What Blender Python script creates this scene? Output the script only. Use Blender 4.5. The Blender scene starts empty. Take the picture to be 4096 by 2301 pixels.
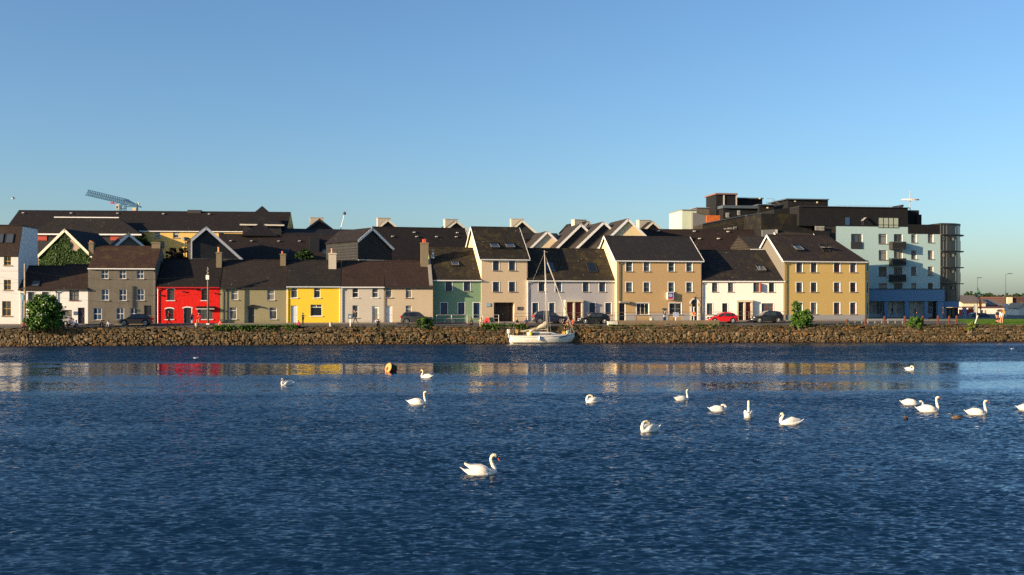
import bpy, bmesh, math, random
from mathutils import Vector, Matrix, noise as mnoise
R_ = math.radians
random.seed(7)
sc = bpy.context.scene
COL = sc.collection
F = 4200.0; CX = 2048.0; VH = 1192.0; HC = 5.7      # focal length in photo pixels, horizon row, eye height above water

# ---------------------------------------------------------------- plan of the place
def lerp_pts(pts, x):
    if x <= pts[0][0]: a, b = pts[0], pts[1]
    elif x >= pts[-1][0]: a, b = pts[-2], pts[-1]
    else:
        for a, b in zip(pts, pts[1:]):
            if a[0] <= x <= b[0]: break
    return a[1] + (b[1]-a[1])*(x-a[0])/(b[0]-a[0])
QP = [(-300, 98), (-60.5, 124), (0, 132.3), (67.5, 138.5), (300, 155)]
HP = [(-300, 98), (-64, 131), (0, 140.5), (15, 142.6), (50, 146.1), (75, 149), (300, 165)]
def Dq(X): return lerp_pts(QP, X)
def Dh(X): return lerp_pts(HP, X)
def Du(u, fn):
    D = 135.0
    for _ in range(12): D = fn((u-CX)/F*D)
    return D
QTOP = 2.15
def zbase(X): return lerp_pts([(-64, 2.36), (0, 2.43), (50, 2.6), (75, 2.62)], max(-64, min(75, X)))
def gz(X, D):
    q, h = Dq(X), Dh(X)
    t = (D-q)/(h-q)
    return QTOP + (zbase(X)-QTOP)*max(0, min(1, t))
def at(u, D): return (u-CX)/F*D
def zat(v, D): return HC-(v-VH)/F*D
REG = {1:(0,740,2.193), 2:(600,740,2.193), 3:(1200,740,2.193), 4:(1700,860,2.68), 5:(2050,840,2.583),
       6:(2500,740,2.193), 7:(3000,740,2.192), 8:(3400,740,2.193), 0:(0,0,1.0)}
def ru(R, x): return REG[R][0]+x/REG[R][2]
def rv(R, y): return REG[R][1]+y/REG[R][2]

# ---------------------------------------------------------------- mesh builder
class MB:
    def __init__(s): s.v = []; s.f = []; s.m = []
    def add(s, vs, fs, mi=0):
        o = len(s.v); s.v += [tuple(p) for p in vs]
        for f in fs: s.f.append([i+o for i in f]); s.m.append(mi)
        return s
    def box(s, x0, x1, y0, y1, z0, z1, mi=0):
        if x0 > x1: x0, x1 = x1, x0
        if y0 > y1: y0, y1 = y1, y0
        if z0 > z1: z0, z1 = z1, z0
        v = [(x0,y0,z0),(x1,y0,z0),(x1,y1,z0),(x0,y1,z0),(x0,y0,z1),(x1,y0,z1),(x1,y1,z1),(x0,y1,z1)]
        return s.add(v, [(0,3,2,1),(4,5,6,7),(0,1,5,4),(1,2,6,5),(2,3,7,6),(3,0,4,7)], mi)
    def loft(s, rings, mi=0, cap=True):
        n = len(rings[0]); o = len(s.v)
        for r in rings: s.v += [tuple(p) for p in r]
        for k in range(len(rings)-1):
            for i in range(n):
                j = (i+1) % n
                s.f.append([o+k*n+i, o+k*n+j, o+(k+1)*n+j, o+(k+1)*n+i]); s.m.append(mi)
        if cap:
            s.f.append([o+i for i in range(n)][::-1]); s.m.append(mi)
            s.f.append([o+(len(rings)-1)*n+i for i in range(n)]); s.m.append(mi)
        return s
    def path(s, pts, rad, n=8, mi=0, flat=1.0, cap=True):
        pts = [Vector(p) for p in pts]
        if not isinstance(rad, (list, tuple)): rad = [rad]*len(pts)
        rings = []; up = None
        for i, p in enumerate(pts):
            d = (pts[min(i+1, len(pts)-1)]-pts[max(i-1, 0)])
            if d.length < 1e-9: d = Vector((0,0,1))
            d.normalize()
            if up is None:
                up = Vector((0,1,0)) if abs(d.y) < .9 else Vector((1,0,0))
            a = (up - d*up.dot(d))
            if a.length < 1e-6: a = d.orthogonal()
            a.normalize(); up = a; b = d.cross(a)
            rings.append([p+a*(math.cos(t)*rad[i])+b*(math.sin(t)*rad[i]*flat) for t in [2*math.pi*k/n for k in range(n)]])
        return s.loft(rings, mi, cap)
    def tube(s, p, q, r, r2=None, n=6, mi=0): return s.path([p, q], [r, r if r2 is None else r2], n, mi)
    def prism(s, poly, y0, y1, mi=0):
        """poly in (x,z), extruded from y0 to y1"""
        n = len(poly)
        v = [(x, y0, z) for x, z in poly]+[(x, y1, z) for x, z in poly]
        f = [list(range(n)), list(range(2*n-1, n-1, -1))]+[[i, i+n, (i+1) % n+n, (i+1) % n] for i in range(n)]
        return s.add(v, f, mi)
    def slab(s, quad, t, mi=0):
        """quad of 3d points, thickened downwards by t"""
        q = [Vector(p) for p in quad]
        n = (q[1]-q[0]).cross(q[-1]-q[0]).normalized()
        if n.z < 0: n = -n
        b = [p-n*t for p in q]; k = len(q)
        return s.add(q+b, [list(range(k)), list(range(2*k-1, k-1, -1))]+[[i, i+k, (i+1) % k+k, (i+1) % k] for i in range(k)], mi)
    def ball(s, c, rx, ry, rz, n=10, m=7, mi=0):
        rings = []
        for k in range(m+1):
            t = math.pi*(k+.02)/(m+.04)
            rings.append([(c[0]+rx*math.sin(t)*math.cos(a), c[1]+ry*math.sin(t)*math.sin(a), c[2]-rz*math.cos(t)) for a in [2*math.pi*i/n for i in range(n)]])
        return s.loft(rings, mi)
    def build(s, name, mats, parent=None, smooth=False, bevel=0, fix=True, loc=None):
        me = bpy.data.meshes.new(name); me.from_pydata(s.v, [], s.f)
        if not isinstance(mats, (list, tuple)): mats = [mats]
        for m in mats: me.materials.append(m)
        for p, mi in zip(me.polygons, s.m): p.material_index = mi; p.use_smooth = smooth
        if fix:
            bm = bmesh.new(); bm.from_mesh(me); bmesh.ops.recalc_face_normals(bm, faces=bm.faces); bm.to_mesh(me); bm.free()
        me.update()
        o = bpy.data.objects.new(name, me); COL.objects.link(o)
        if parent: o.parent = parent
        if loc: o.location = loc
        if bevel:
            b = o.modifiers.new('bevel', 'BEVEL'); b.width = bevel; b.segments = 2; b.limit_method = 'ANGLE'; b.angle_limit = R_(35)
        return o
def tag(o, label=None, cat=None, group=None, kind=None):
    if label: o['label'] = label
    if cat: o['category'] = cat
    if group: o['group'] = group
    if kind: o['kind'] = kind
    return o
def empty(name, loc, rz=0, label=None, cat=None, group=None):
    o = bpy.data.objects.new(name, None); COL.objects.link(o); o.location = loc; o.rotation_euler = (0, 0, rz)
    o.empty_display_size = .3
    return tag(o, label, cat, group)
def copy_tree(o, parent=None):
    c = o.copy(); COL.objects.link(c); c.parent = parent
    for ch in list(o.children): copy_tree(ch, c)
    return c

# ---------------------------------------------------------------- materials
def newmat(name):
    m = bpy.data.materials.new(name); m.use_nodes = True
    nt = m.node_tree; return m, nt, nt.nodes['Principled BSDF']
def L(nt, a, b): nt.links.new(a, b)
def N(nt, t, **kw):
    n = nt.nodes.new(t)
    for k, v in kw.items():
        if k in n.inputs: n.inputs[k].default_value = v
        else: setattr(n, k, v)
    return n
def mixc(nt, fac, a, b, mode='MIX'):
    n = nt.nodes.new('ShaderNodeMix'); n.data_type = 'RGBA'; n.blend_type = mode
    for s, x in ((n.inputs[0], fac), (n.inputs[6], a), (n.inputs[7], b)):
        if isinstance(x, (int, float)): s.default_value = x
        elif isinstance(x, (tuple, list)): s.default_value = (*x[:3], 1)
        else: nt.links.new(x, s)
    return n.outputs[2]
def ramp(nt, src, stops):
    n = nt.nodes.new('ShaderNodeValToRGB'); e = n.color_ramp.elements
    while len(e) < len(stops): e.new(.5)
    for k, (p, c) in enumerate(stops):
        e[k].position = p; e[k].color = (*c, 1) if isinstance(c, (tuple, list)) else (c, c, c, 1)
    nt.links.new(src, n.inputs[0]); return n.outputs[0]
def coords(nt, scale=(1,1,1), world=False):
    t = nt.nodes.new('ShaderNodeNewGeometry') if world else nt.nodes.new('ShaderNodeTexCoord')
    mp = nt.nodes.new('ShaderNodeMapping'); mp.inputs['Scale'].default_value = scale
    nt.links.new(t.outputs['Position' if world else 'Object'], mp.inputs[0]); return mp.outputs[0]
def noise(nt, vec, scale, detail=3, rough=.55):
    n = N(nt, 'ShaderNodeTexNoise'); n.inputs['Scale'].default_value = scale; n.inputs['Detail'].default_value = detail
    n.inputs['Roughness'].default_value = rough; nt.links.new(vec, n.inputs['Vector']); return n.outputs[0]
def bump(nt, b, h, strength, dist):
    n = nt.nodes.new('ShaderNodeBump'); n.inputs['Strength'].default_value = strength; n.inputs['Distance'].default_value = dist
    nt.links.new(h, n.inputs['Height']); nt.links.new(n.outputs[0], b.inputs['Normal'])
def dk(c, k): return tuple(x*k for x in c)
MC = {}
def plain(name, c, rough=.6, metal=0, var=.0, spec=.5):
    if name in MC: return MC[name]
    m, nt, b = newmat(name)
    b.inputs['Base Color'].default_value = (*c, 1); b.inputs['Roughness'].default_value = rough; b.inputs['Metallic'].default_value = metal
    b.inputs['Specular IOR Level'].default_value = spec
    if var:
        f = noise(nt, coords(nt), 3.0, 4)
        L(nt, mixc(nt, ramp(nt, f, [(.3, 0), (.7, 1)]), dk(c, 1-var), dk(c, 1+var*.5)), b.inputs['Base Color'])
    MC[name] = m; return m
def plaster(name, c, dirt=.25, lumpy=.0):
    if name in MC: return MC[name]
    m, nt, b = newmat(name); b.inputs['Roughness'].default_value = .9; b.inputs['Specular IOR Level'].default_value = .2
    v = coords(nt)
    big = ramp(nt, noise(nt, v, .35, 5, .6), [(.3, 0), (.7, 1)])
    streak = ramp(nt, noise(nt, coords(nt, (1.1, 1.1, .3)), 1.5, 4, .65), [(.42, 0), (.8, .8 if dirt > .5 else .35)])
    fine = noise(nt, v, 9, 3)
    col = mixc(nt, big, dk(c, 1-dirt*.35), c)
    col = mixc(nt, streak, col, dk((c[0]*.95, c[1]*.93, c[2]*.88), 1-dirt*.8))
    col = mixc(nt, ramp(nt, fine, [(.35, 0), (.65, 1)]), col, dk(c, 1.04))
    # grime along the foot of the wall
    sp = nt.nodes.new('ShaderNodeSeparateXYZ'); L(nt, v, sp.inputs[0])
    ad = N(nt, 'ShaderNodeMath', operation='ADD'); L(nt, sp.outputs[2], ad.inputs[0]); L(nt, noise(nt, v, 1.2, 3), ad.inputs[1])
    col = mixc(nt, ramp(nt, ad.outputs[0], [(.45, dirt), (1.0, 0)]), col, dk((c[0]*.75, c[1]*.75, c[2]*.65), .7))
    L(nt, col, b.inputs['Base Color'])
    if lumpy: bump(nt, b, noise(nt, v, 2.2, 3), .9, lumpy)
    else: bump(nt, b, fine, .12, .008)
    MC[name] = m; return m
def slate(name, c, c2, moss=.0, flecks=.0):
    if name in MC: return MC[name]
    m, nt, b = newmat(name); b.inputs['Roughness'].default_value = .75; b.inputs['Specular IOR Level'].default_value = .18
    v = coords(nt)
    mp = nt.nodes.new('ShaderNodeMapping'); mp.vector_type = 'POINT'; L(nt, v, mp.inputs[0])
    mp.inputs['Scale'].default_value = (1, 1, 1)
    sp = nt.nodes.new('ShaderNodeSeparateXYZ'); L(nt, v, sp.inputs[0])
    cb = nt.nodes.new('ShaderNodeCombineXYZ'); L(nt, sp.outputs[0], cb.inputs[0]); L(nt, sp.outputs[2], cb.inputs[1])
    br = N(nt, 'ShaderNodeTexBrick'); L(nt, cb.outputs[0], br.inputs['Vector'])
    c, c2 = dk(c, .78), dk(c2, .78)
    br.inputs['Color1'].default_value = (*c, 1); br.inputs['Color2'].default_value = (*c2, 1); br.inputs['Mortar'].default_value = (*dk(c, .45), 1)
    br.inputs['Scale'].default_value = 1; br.inputs['Mortar Size'].default_value = .012
    br.inputs['Brick Width'].default_value = .32; br.inputs['Row Height'].default_value = .2; br.inputs['Bias'].default_value = 0
    big = ramp(nt, noise(nt, v, .5, 6, .65), [(.35, 0), (.7, 1)])
    col = mixc(nt, big, br.outputs[0], mixc(nt, .55, c2, dk(c, .6)))
    col = mixc(nt, ramp(nt, noise(nt, coords(nt, (1,1,.25)), 2.6, 5, .7), [(.5, 0), (.75, .6)]), col, dk(c2, 1.35))
    if moss:
        col = mixc(nt, ramp(nt, noise(nt, v, .8, 6, .7), [(.5, 0), (.72, moss)]), col, (.11, .085, .02))
        col = mixc(nt, ramp(nt, noise(nt, v, 1.5, 5, .8), [(.66, 0), (.70, moss*.8)]), col, (.22, .07, .015))
    if flecks:
        vo = N(nt, 'ShaderNodeTexVoronoi'); vo.inputs['Scale'].default_value = 1.3; L(nt, v, vo.inputs['Vector'])
        gate = ramp(nt, noise(nt, v, .45, 3), [(.45, 0), (.6, 1)])
        fl = ramp(nt, vo.outputs['Distance'], [(.0, flecks), (.07, flecks), (.10, 0)])
        mm = N(nt, 'ShaderNodeMath', operation='MULTIPLY'); L(nt, gate, mm.inputs[0]); L(nt, fl, mm.inputs[1])
        col = mixc(nt, mm.outputs[0], col, (.42, .40, .33))
    L(nt, col, b.inputs['Base Color']); bump(nt, b, br.outputs['Fac'], -.4, .02)
    MC[name] = m; return m
def glassmat(name, c=(.012,.018,.025), c2=(.06,.075,.09), rough=.06, spec=.5):
    """window pane: dark room behind glass, some with pale curtains (differs from pane to pane)"""
    if name in MC: return MC[name]
    m, nt, b = newmat(name); b.inputs['Roughness'].default_value = rough; b.inputs['Specular IOR Level'].default_value = spec
    oi = nt.nodes.new('ShaderNodeObjectInfo')
    v = coords(nt, (1.3, 1, .5))
    ad = N(nt, 'ShaderNodeMath', operation='ADD'); L(nt, noise(nt, v, 1.6, 2), ad.inputs[0]); L(nt, oi.outputs['Random'], ad.inputs[1])
    col = mixc(nt, ramp(nt, ad.outputs[0], [(.7, 0), (1.25, 1)]), c, c2)
    L(nt, col, b.inputs['Base Color'])
    bump(nt, b, noise(nt, v, 1.2, 1), .25, .02)
    MC[name] = m; return m
WHITE = plain('white_paint', (.78,.77,.74), .5, var=.08)
CREAMP = plain('cream_paint', (.72,.66,.52), .6, var=.1)
SILL = plain('stone_sill', (.24,.21,.18), .8, var=.2)
GUTD = plain('dark_gutter', (.03,.028,.028), .5)
DARK = plain('black_paint', (.012,.012,.013), .5)
GLASS = glassmat('window_glass')
GLASSC = glassmat('curtained_glass', (.05,.055,.06), (.20,.19,.17))
CONC = plain('concrete', (.30,.27,.22), .85, var=.25)
TERRA = plain('terracotta', (.50,.13,.05), .8, var=.2)
STEEL = plain('galvanised_steel', (.5,.5,.5), .4, .7)
RUST = plain('rust', (.14,.038,.016), .9, var=.5)
TIMBER = plain('weathered_timber', (.20,.13,.075), .85, var=.3)
SLATE_G = slate('slate_grey', (.022,.020,.020), (.036,.031,.029), .12, .7)
SLATE_B = slate('slate_brown', (.040,.026,.021), (.060,.040,.032), .2, .45)
SLATE_R = slate('slate_red', (.055,.03,.022), (.085,.045,.032), .6, .3)
SLATE_M = slate('slate_mossy', (.028,.024,.019), (.046,.038,.028), .55, .9)
SLATE_D = slate('slate_dark', (.020,.016,.016), (.030,.024,.022), .06, .55)
SLATE_W = slate('slate_cladding', (.040,.040,.043), (.054,.054,.056), 0, 0)
# ================================================================ buildings
class Fac:
    """vertical plane through two points of the street plan; x along it, y away from the water"""
    def __init__(s, u0, D0, u1, D1, zb=None):
        s.P0 = Vector((at(u0, D0), D0)); s.P1 = Vector((at(u1, D1), D1))
        d = s.P1-s.P0; s.L = d.length; s.ex = d/s.L; s.ey = Vector((-s.ex.y, s.ex.x)); s.rz = math.atan2(s.ex.y, s.ex.x)
        s.zb = zbase(s.P0.x) if zb is None else zb
    def sD(s, u, y=0):
        k = (u-CX)/F; B = s.P0+s.ey*y
        # B + ex*a = t*(k,1)
        a = (k*B.y-B.x)/(s.ex.x-k*s.ex.y); return a, B.y+s.ex.y*a
    def pt(s, u, v, y=0):
        a, D = s.sD(u, y); return a, zat(v, D)-s.zb
    def world(s, a, y=0): return s.P0+s.ex*a+s.ey*y
def facade_wall(mb, L_, top, ops, x0=.006, zlo=-.6, rd=.16, y=0.0, mi=0, mr=1):
    """front wall with real openings and reveals. top: function of x or number. ops: (x0,x1,z0,z1)"""
    xs = sorted(set([x0, L_-x0]+[o[0] for o in ops]+[o[1] for o in ops]))
    zs = sorted(set([zlo, top]+[o[2] for o in ops]+[o[3] for o in ops]))
    xs = [x for x in xs if x0 <= x <= L_-x0]; zs = [z for z in zs if zlo <= z <= top]
    idx = {}
    def vid(i, k):
        if (i, k) not in idx: idx[(i, k)] = len(mb.v); mb.v.append((xs[i], y, zs[k]))
        return idx[(i, k)]
    for i in range(len(xs)-1):
        for k in range(len(zs)-1):
            cx, cz = (xs[i]+xs[i+1])/2, (zs[k]+zs[k+1])/2
            if any(o[0] < cx < o[1] and o[2] < cz < o[3] for o in ops): continue
            mb.f.append([vid(i, k), vid(i+1, k), vid(i+1, k+1), vid(i, k+1)]); mb.m.append(mi)
    for a, b, c, d in ops:
        d = min(d, top); y1 = y+rd+.1
        mb.add([(a,y,c),(a,y1,c),(a,y1,d),(a,y,d)], [(0,1,2,3)], mr); mb.add([(b,y,c),(b,y,d),(b,y1,d),(b,y1,c)], [(0,1,2,3)], mr)
        mb.add([(a,y,d),(a,y1,d),(b,y1,d),(b,y,d)], [(0,1,2,3)], mr); mb.add([(a,y,c),(b,y,c),(b,y1,c),(a,y1,c)], [(0,1,2,3)], mr)

def window(root, r, style, frame, glass=GLASS, sill=SILL, surround=None, y=.11, arch=False, label=None):
    """window part > pane, sill, surround"""
    a, b, c, d = r; fw = .06 if (b-a) < 1.6 else .07
    if style == 'plain': fw = .045
    m = MB(); y1 = y+.06
    m.box(a+.004, a+fw, y, y1, c+.004, d-.004); m.box(b-fw, b-.004, y, y1, c+.004, d-.004)
    m.box(a+fw, b-fw, y, y1, d-fw, d-.004); m.box(a+fw, b-fw, y, y1, c+.004, c+fw)
    w, h = b-a, d-c; t = .026
    if style in ('sash', 'cross', 'top', 'six'):
        zz = c+h*(.5 if style != 'top' else .72)
        m.box(a+fw, b-fw, y-.012, y1-.002, zz-t*1.3, zz+t*1.3)
    if style in ('cross',): m.box((a+b)/2-t*.7, (a+b)/2+t*.7, y+.003, y1-.004, c+fw, d-fw)
    if style == 'six':
        m.box((a+b)/2-t*.5, (a+b)/2+t*.5, y+.003, y1-.004, c+fw, d-fw)
        for q in (.25, .75): m.box(a+fw, b-fw, y+.005, y1-.006, c+h*q-t*.5, c+h*q+t*.5)
    if style == 'wide':
        zz = c+h*.5
        m.box((a+b)/2-.04, (a+b)/2+.04, y-.01, y1-.002, c+fw, d-fw); m.box(a+fw, b-fw, y+.003, y1-.004, zz-t, zz+t)
    if style == 'three':
        for q in (.33, .67): m.box(a+w*q-.03, a+w*q+.03, y-.01, y1-.002, c+fw, d-fw)
    if style == 'picture':
        m.box(a+fw, b-fw, y-.012, y1-.002, c+h*.74, c+h*.80); m.box((a+b)/2-.03, (a+b)/2+.03, y+.003, y1-.004, c+h*.80, d-fw)
    if style == 'grid':
        nx = max(2, round(w/.55)); nz = max(2, round(h/.7))
        for q in range(1, nx): m.box(a+w*q/nx-t*.8, a+w*q/nx+t*.8, y+.003, y1-.004, c+fw, d-fw)
        for q in range(1, nz): m.box(a+fw, b-fw, y-.003, y1-.006, c+h*q/nz-t*.8, c+h*q/nz+t*.8)
    if arch:
        n = 8; pts = [(a+.01, d-.01), (a+.01, d-.16*w)]+[(a+w*.5-w*.49*math.cos(math.pi*k/n), d-.16*w+.15*w*math.sin(math.pi*k/n)) for k in range(n+1)]+[(b-.01, d-.16*w), (b-.01, d-.01)]
        m.prism(pts, -.005, y-.02)
    wo = m.build('window', [frame], root)
    if label: wo['label'] = label
    p = MB(); p.box(a+fw*.7, b-fw*.7, y+.022, y+.034, c+fw*.7, d-fw*.7); p.build('pane', [glass], wo)
    if sill:
        s = MB(); s.box(a-.1, b+.1, -.10, y+.05, c-.10, c-.006); s.build('sill', [sill], wo)
    if surround:
        q = .09; e = -.022; s = MB()
        s.box(a-q, a+.002, e, .02, c, d+q); s.box(b-.002, b+q, e, .02, c, d+q); s.box(a+.002, b-.002, e, .02, d-.002, d+q)
        s.build('surround', [surround], wo)
    return wo
def door(root, r, mat, panels=True, y=.13, glass=None, frame=None, label=None, handle=True):
    a, b, c, d = r; m = MB(); m.box(a+.07, b-.07, y, y+.05, c+.01, d-.07)
    if panels:
        w = b-a
        for x0, x1 in ((a+.16, a+w/2-.04), (a+w/2+.04, b-.16)):
            for z0, z1 in ((c+.2, c+.85), (c+1.0, d-.25)):
                if not (glass and z0 > c+.9): m.box(x0, x1, y-.015, y+.002, z0, z1)
    o = m.build('door', [mat], root)
    if label: o['label'] = label
    f = MB(); f.box(a+.004, a+.07, y-.03, y+.06, c, d-.004); f.box(b-.07, b-.004, y-.03, y+.06, c, d-.004); f.box(a+.07, b-.07, y-.03, y+.06, d-.07, d-.004)
    f.build('door_frame', [frame or WHITE], o)
    if handle: h = MB(); h.box(b-.17, b-.13, y-.05, y, c+.95, c+1.1); h.build('handle', [STEEL], o)
    if glass: g = MB(); g.box(a+.2, b-.2, y-.012, y-.002, c+.35, d-.3); g.build('pane', [glass], o)
    return o

greyfr_ = plain('skylight_sash', (.22,.22,.21), .5)
class House:
    """terraced house: ridge along the street. px values are photo pixels (u,v)"""
    def __init__(s, name, label, cat, u0, u1, vb, ve, vr, wall, roof, reveal=None, D0=None, D1=None, depth=8.4, rdepth=None,
                 gutter=WHITE, group='terraced houses along the quay', barge=None, ops=(), hip=None, over=.22, zb=None, plinth=None, pipe=None, endmat=None):
        s.endmat = endmat; s.hx = 1.7
        s.f = f = Fac(u0, D0 or Du(u0, Dh), u1, D1 or Du(u1, Dh), zb)
        s.root = empty(name, (f.P0.x, f.P0.y, f.zb), f.rz, label, cat, group)
        s.L = f.L; s.depth = depth; s.rd = rd = rdepth or depth/2
        um = (max(u0, 0)+min(u1, 4096))/2
        s.ze = f.pt(um, ve)[1]; s.zr = f.pt(um, vr, rd)[1]; s.zB = s.ze if abs(rd*2-depth) < .1 else s.zr-(s.zr-s.ze)*(depth-rd)/rd
        s.wall = wall; s.ops = []; s.reveal = reveal or wall; s.roofmat = roof; s.gutter = gutter; s.barge = barge; s.hip = hip; s.over = over
        s.wins = []; s.plinth = plinth; s.pipe = pipe; s.curwall = None
    def R(s, R, x0, y0, x1, y1, y=0):
        u0, u1 = ru(R, x0), ru(R, x1); um = (u0+u1)/2
        a, D = s.f.sD(u0, y); b, D2 = s.f.sD(u1, y); Dm = (D+D2)/2
        zb_, zt = zat(rv(R, y1), Dm)-s.f.zb, zat(rv(R, y0), Dm)-s.f.zb
        return (a, b, zb_, zt)
    def win(s, R, x0, y0, x1, y1, style='sash', frame=None, **kw):
        r = s.R(R, x0, y0, x1, y1); r = (max(.1, r[0]), min(s.L-.1, r[1]), max(.05, r[2]), min(s.ze-.12, r[3]))
        s.ops.append(r); s.wins.append(('w', r, style, frame or WHITE, kw)); return s
    def door(s, R, x0, y0, x1, y1, mat, **kw):
        r = s.R(R, x0, y0, x1, y1); r = (max(.1, r[0]), min(s.L-.1, r[1]), .03, r[3])
        s.ops.append(r); s.wins.append(('d', r, mat, None, kw)); return s
    def hole(s, R, x0, y0, x1, y1):
        r = s.R(R, x0, y0, x1, y1); r = (r[0], r[1], .03, r[3]); s.ops.append(r); return r
    def roof_pt(s, u, v):
        k = (s.zr-s.ze)/s.rd; y = 1.0
        for _ in range(14):
            a, z = s.f.pt(u, v, y); y = (z-s.ze)/k
            y = max(-1, min(s.rd+3, y)) if _ < 6 else y
        a, z = s.f.pt(u, v, y); return a, y, s.ze+k*y
    def finish(s):
        L_, d, rd = s.L, s.depth, s.rd; i = .006
        m = MB(); facade_wall(m, L_, s.ze, s.ops, i)
        for x in (i, L_-i):
            m.add([(x,0,-.6),(x,d,-.6),(x,d,s.zB),(x,rd,s.zr-.02),(x,0,s.ze)], [(0,1,2,3,4)], 2 if s.endmat and x < 1 else 0) if not (s.hip and x > 1) else m.add([(x,0,-.6),(x,d,-.6),(x,d,s.ze),(x,0,s.ze)], [(0,1,2,3)], 0)
        m.add([(i,d,-.6),(L_-i,d,-.6),(L_-i,d,s.zB),(i,d,s.zB)], [(0,1,2,3)], 0)
        s.wallobj = m.build('wall', [s.wall, s.reveal, s.endmat or s.wall], s.root, fix=False)
        k = (s.zr-s.ze)/rd; o = s.over; m = MB(); e0 = (-o, s.ze-o*k+.03)
        bx = .28 if s.barge else -.006
        xl, xr = -bx, L_+bx
        if s.hip:
            h = s.hip
            m.slab([(xl,e0[0],e0[1]),(L_+.3,e0[0],e0[1]),(L_+s.hx*.6,e0[0]+1.2,e0[1]+.02),(L_-h,rd,s.zr+.03),(xl,rd,s.zr+.03)], .14)
            m.slab([(xl,rd,s.zr+.03),(L_-h,rd,s.zr+.03),(L_+s.hx,d+o,e0[1]),(xl,d+o,e0[1])], .14)
            m.slab([(L_+s.hx*.6,e0[0]+1.2,e0[1]+.02),(L_+s.hx,d+o,e0[1]),(L_-h,rd,s.zr+.03)], .14)
        else:
            m.slab([(xl,e0[0],e0[1]),(xr,e0[0],e0[1]),(xr,rd,s.zr+.03),(xl,rd,s.zr+.03)], .14)
            k2 = (s.zr-s.zB)/(d-rd)
            m.slab([(xl,rd,s.zr+.03),(xr,rd,s.zr+.03),(xr,d+o,s.zB-o*k2+.03),(xl,d+o,s.zB-o*k2+.03)], .14)
        s.roof = m.build('roof', [s.roofmat], s.root)
        m = MB(); n = max(2, int((xr-xl)/.45))                       # ridge tiles
        xe = (L_-s.hip) if s.hip else xr
        for q in range(n):
            a = xl+(xe-xl)*q/n; b = xl+(xe-xl)*(q+1)/n
            m.prism([(0,0)], 0, 0) if False else m.add([(a,rd-.13,s.zr-.02),(b-.02,rd-.13,s.zr-.02),(b-.02,rd,s.zr+.10),(a,rd,s.zr+.10),(a,rd+.13,s.zr-.02),(b-.02,rd+.13,s.zr-.02)], [(0,1,2,3),(3,2,5,4),(0,3,4),(1,5,2)])
        m.build('ridge_tiles', [s.roofmat], s.roof)
        if s.gutter:
            m = MB(); m.box(xl, xr, e0[0]-.13, e0[0]+.0, e0[1]-.16, e0[1]-.03); m.box(xl+.03, xr-.03, e0[0]+.002, -.002, e0[1]-.2, e0[1]-.165)
            m.build('gutter', [s.gutter], s.root)
        if s.barge:
            for x0, x1 in ((xl-.05, xl-.004),) + (() if s.hip else ((xr+.004, xr+.05),)):
                m = MB(); t = .26
                m.prism([(0,0)],0,0) if False else None
                def rk(y0, z0, y1, z1): m.slab([(x0,y0,z0+.05),(x1,y0,z0+.05),(x1,y1,z1+.05),(x0,y1,z1+.05)], t)
                rk(e0[0], e0[1], rd, s.zr+.03); k2 = (s.zr-s.zB)/(d-rd); rk(rd, s.zr+.03, d+o, s.zB-o*k2+.03)
                m.build('bargeboard', [s.barge], s.root)
        if s.plinth:
            mat, h = s.plinth; xs = [0.02]+sorted(sum([[o[0]-.1, o[1]+.1] for o in s.ops if o[2] < h+.05], []))+[L_-.02]
            for a, b in zip(xs[::2], xs[1::2]):
                if b > a: m = MB(); m.box(a, b, -.03, .01, -.5, h); m.build('plinth', [mat], s.root)
        for kind, r, st, fr, kw in s.wins:
            if kind == 'w': window(s.root, r, st, fr, **kw)
            else: door(s.root, r, st, **kw)
        if s.pipe:
            for (x, mat) in s.pipe:
                m = MB(); x = x if x >= 0 else L_+x
                m.path([(x,-.32,s.ze-.25),(x,-.1,s.ze-.55),(x,-.09,.05)], .05, 6); m.box(x-.08,x+.08,-.2,-.0,s.ze-.62,s.ze-.5); m.build('downpipe', [mat], s.root)
        return s
    def chimney(s, R, x0, y0, x1, y1, mat, pots=(), y=None, dep=.75, potmat=None):
        u0, u1 = ru(R, x0), ru(R, x1)
        if y is None:
            a, y, z = s.roof_pt((u0+u1)/2, rv(R, y1))
        r = s.R(R, x0, y0, x1, y1, y); m = MB(); zb_ = min(r[2], s.zr)-.8
        m.box(r[0], r[1], y, y+dep, zb_, r[3]-.14); m.box(r[0]-.07, r[1]+.07, y-.07, y+dep+.07, r[3]-.14, r[3])
        m.box(r[0]+.04, r[1]-.04, y+.04, y+dep-.04, r[3], r[3]+.06)
        c = m.build('chimney', [mat], s.root)
        for (px, pt_) in pots:
            q = s.R(R, px-8, pt_, px+8, y0, y); p = MB(); cx = (q[0]+q[1])/2
            p.path([(cx,y+dep/2,r[3]+.03),(cx,y+dep/2,r[3]+.15),(cx,y+dep/2,q[3]-.08),(cx,y+dep/2,q[3]-.08),(cx,y+dep/2,q[3])], [.17,.14,.12,.16,.15], 10)
            p.build('chimney_pot', [potmat or TERRA], c)
        return c
    def skylight(s, R, x0, y0, x1, y1, opened=0, frame=None, w=None, h=None):
        a, ya, za = s.roof_pt(ru(R, (x0+x1)/2), rv(R, (y0+y1)/2)); u0, u1 = ru(R, x0), ru(R, x1)
        _, D = s.f.sD((u0+u1)/2, ya); k = (s.zr-s.ze)/s.rd; ang = math.atan(k)
        w = w or .95; h = h or 1.3
        fr = bpy.data.objects.new('skylight', None)
        m = MB(); t = .07; W, H = w/2, h/2
        m.box(-W,-W+t,-H,H,0,.09); m.box(W-t,W,-H,H,0,.09); m.box(-W+t,W-t,-H,-H+t,0,.09); m.box(-W+t,W-t,H-t,H,0,.09)
        o = m.build('skylight', [frame or GUTD], s.root)
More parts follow.
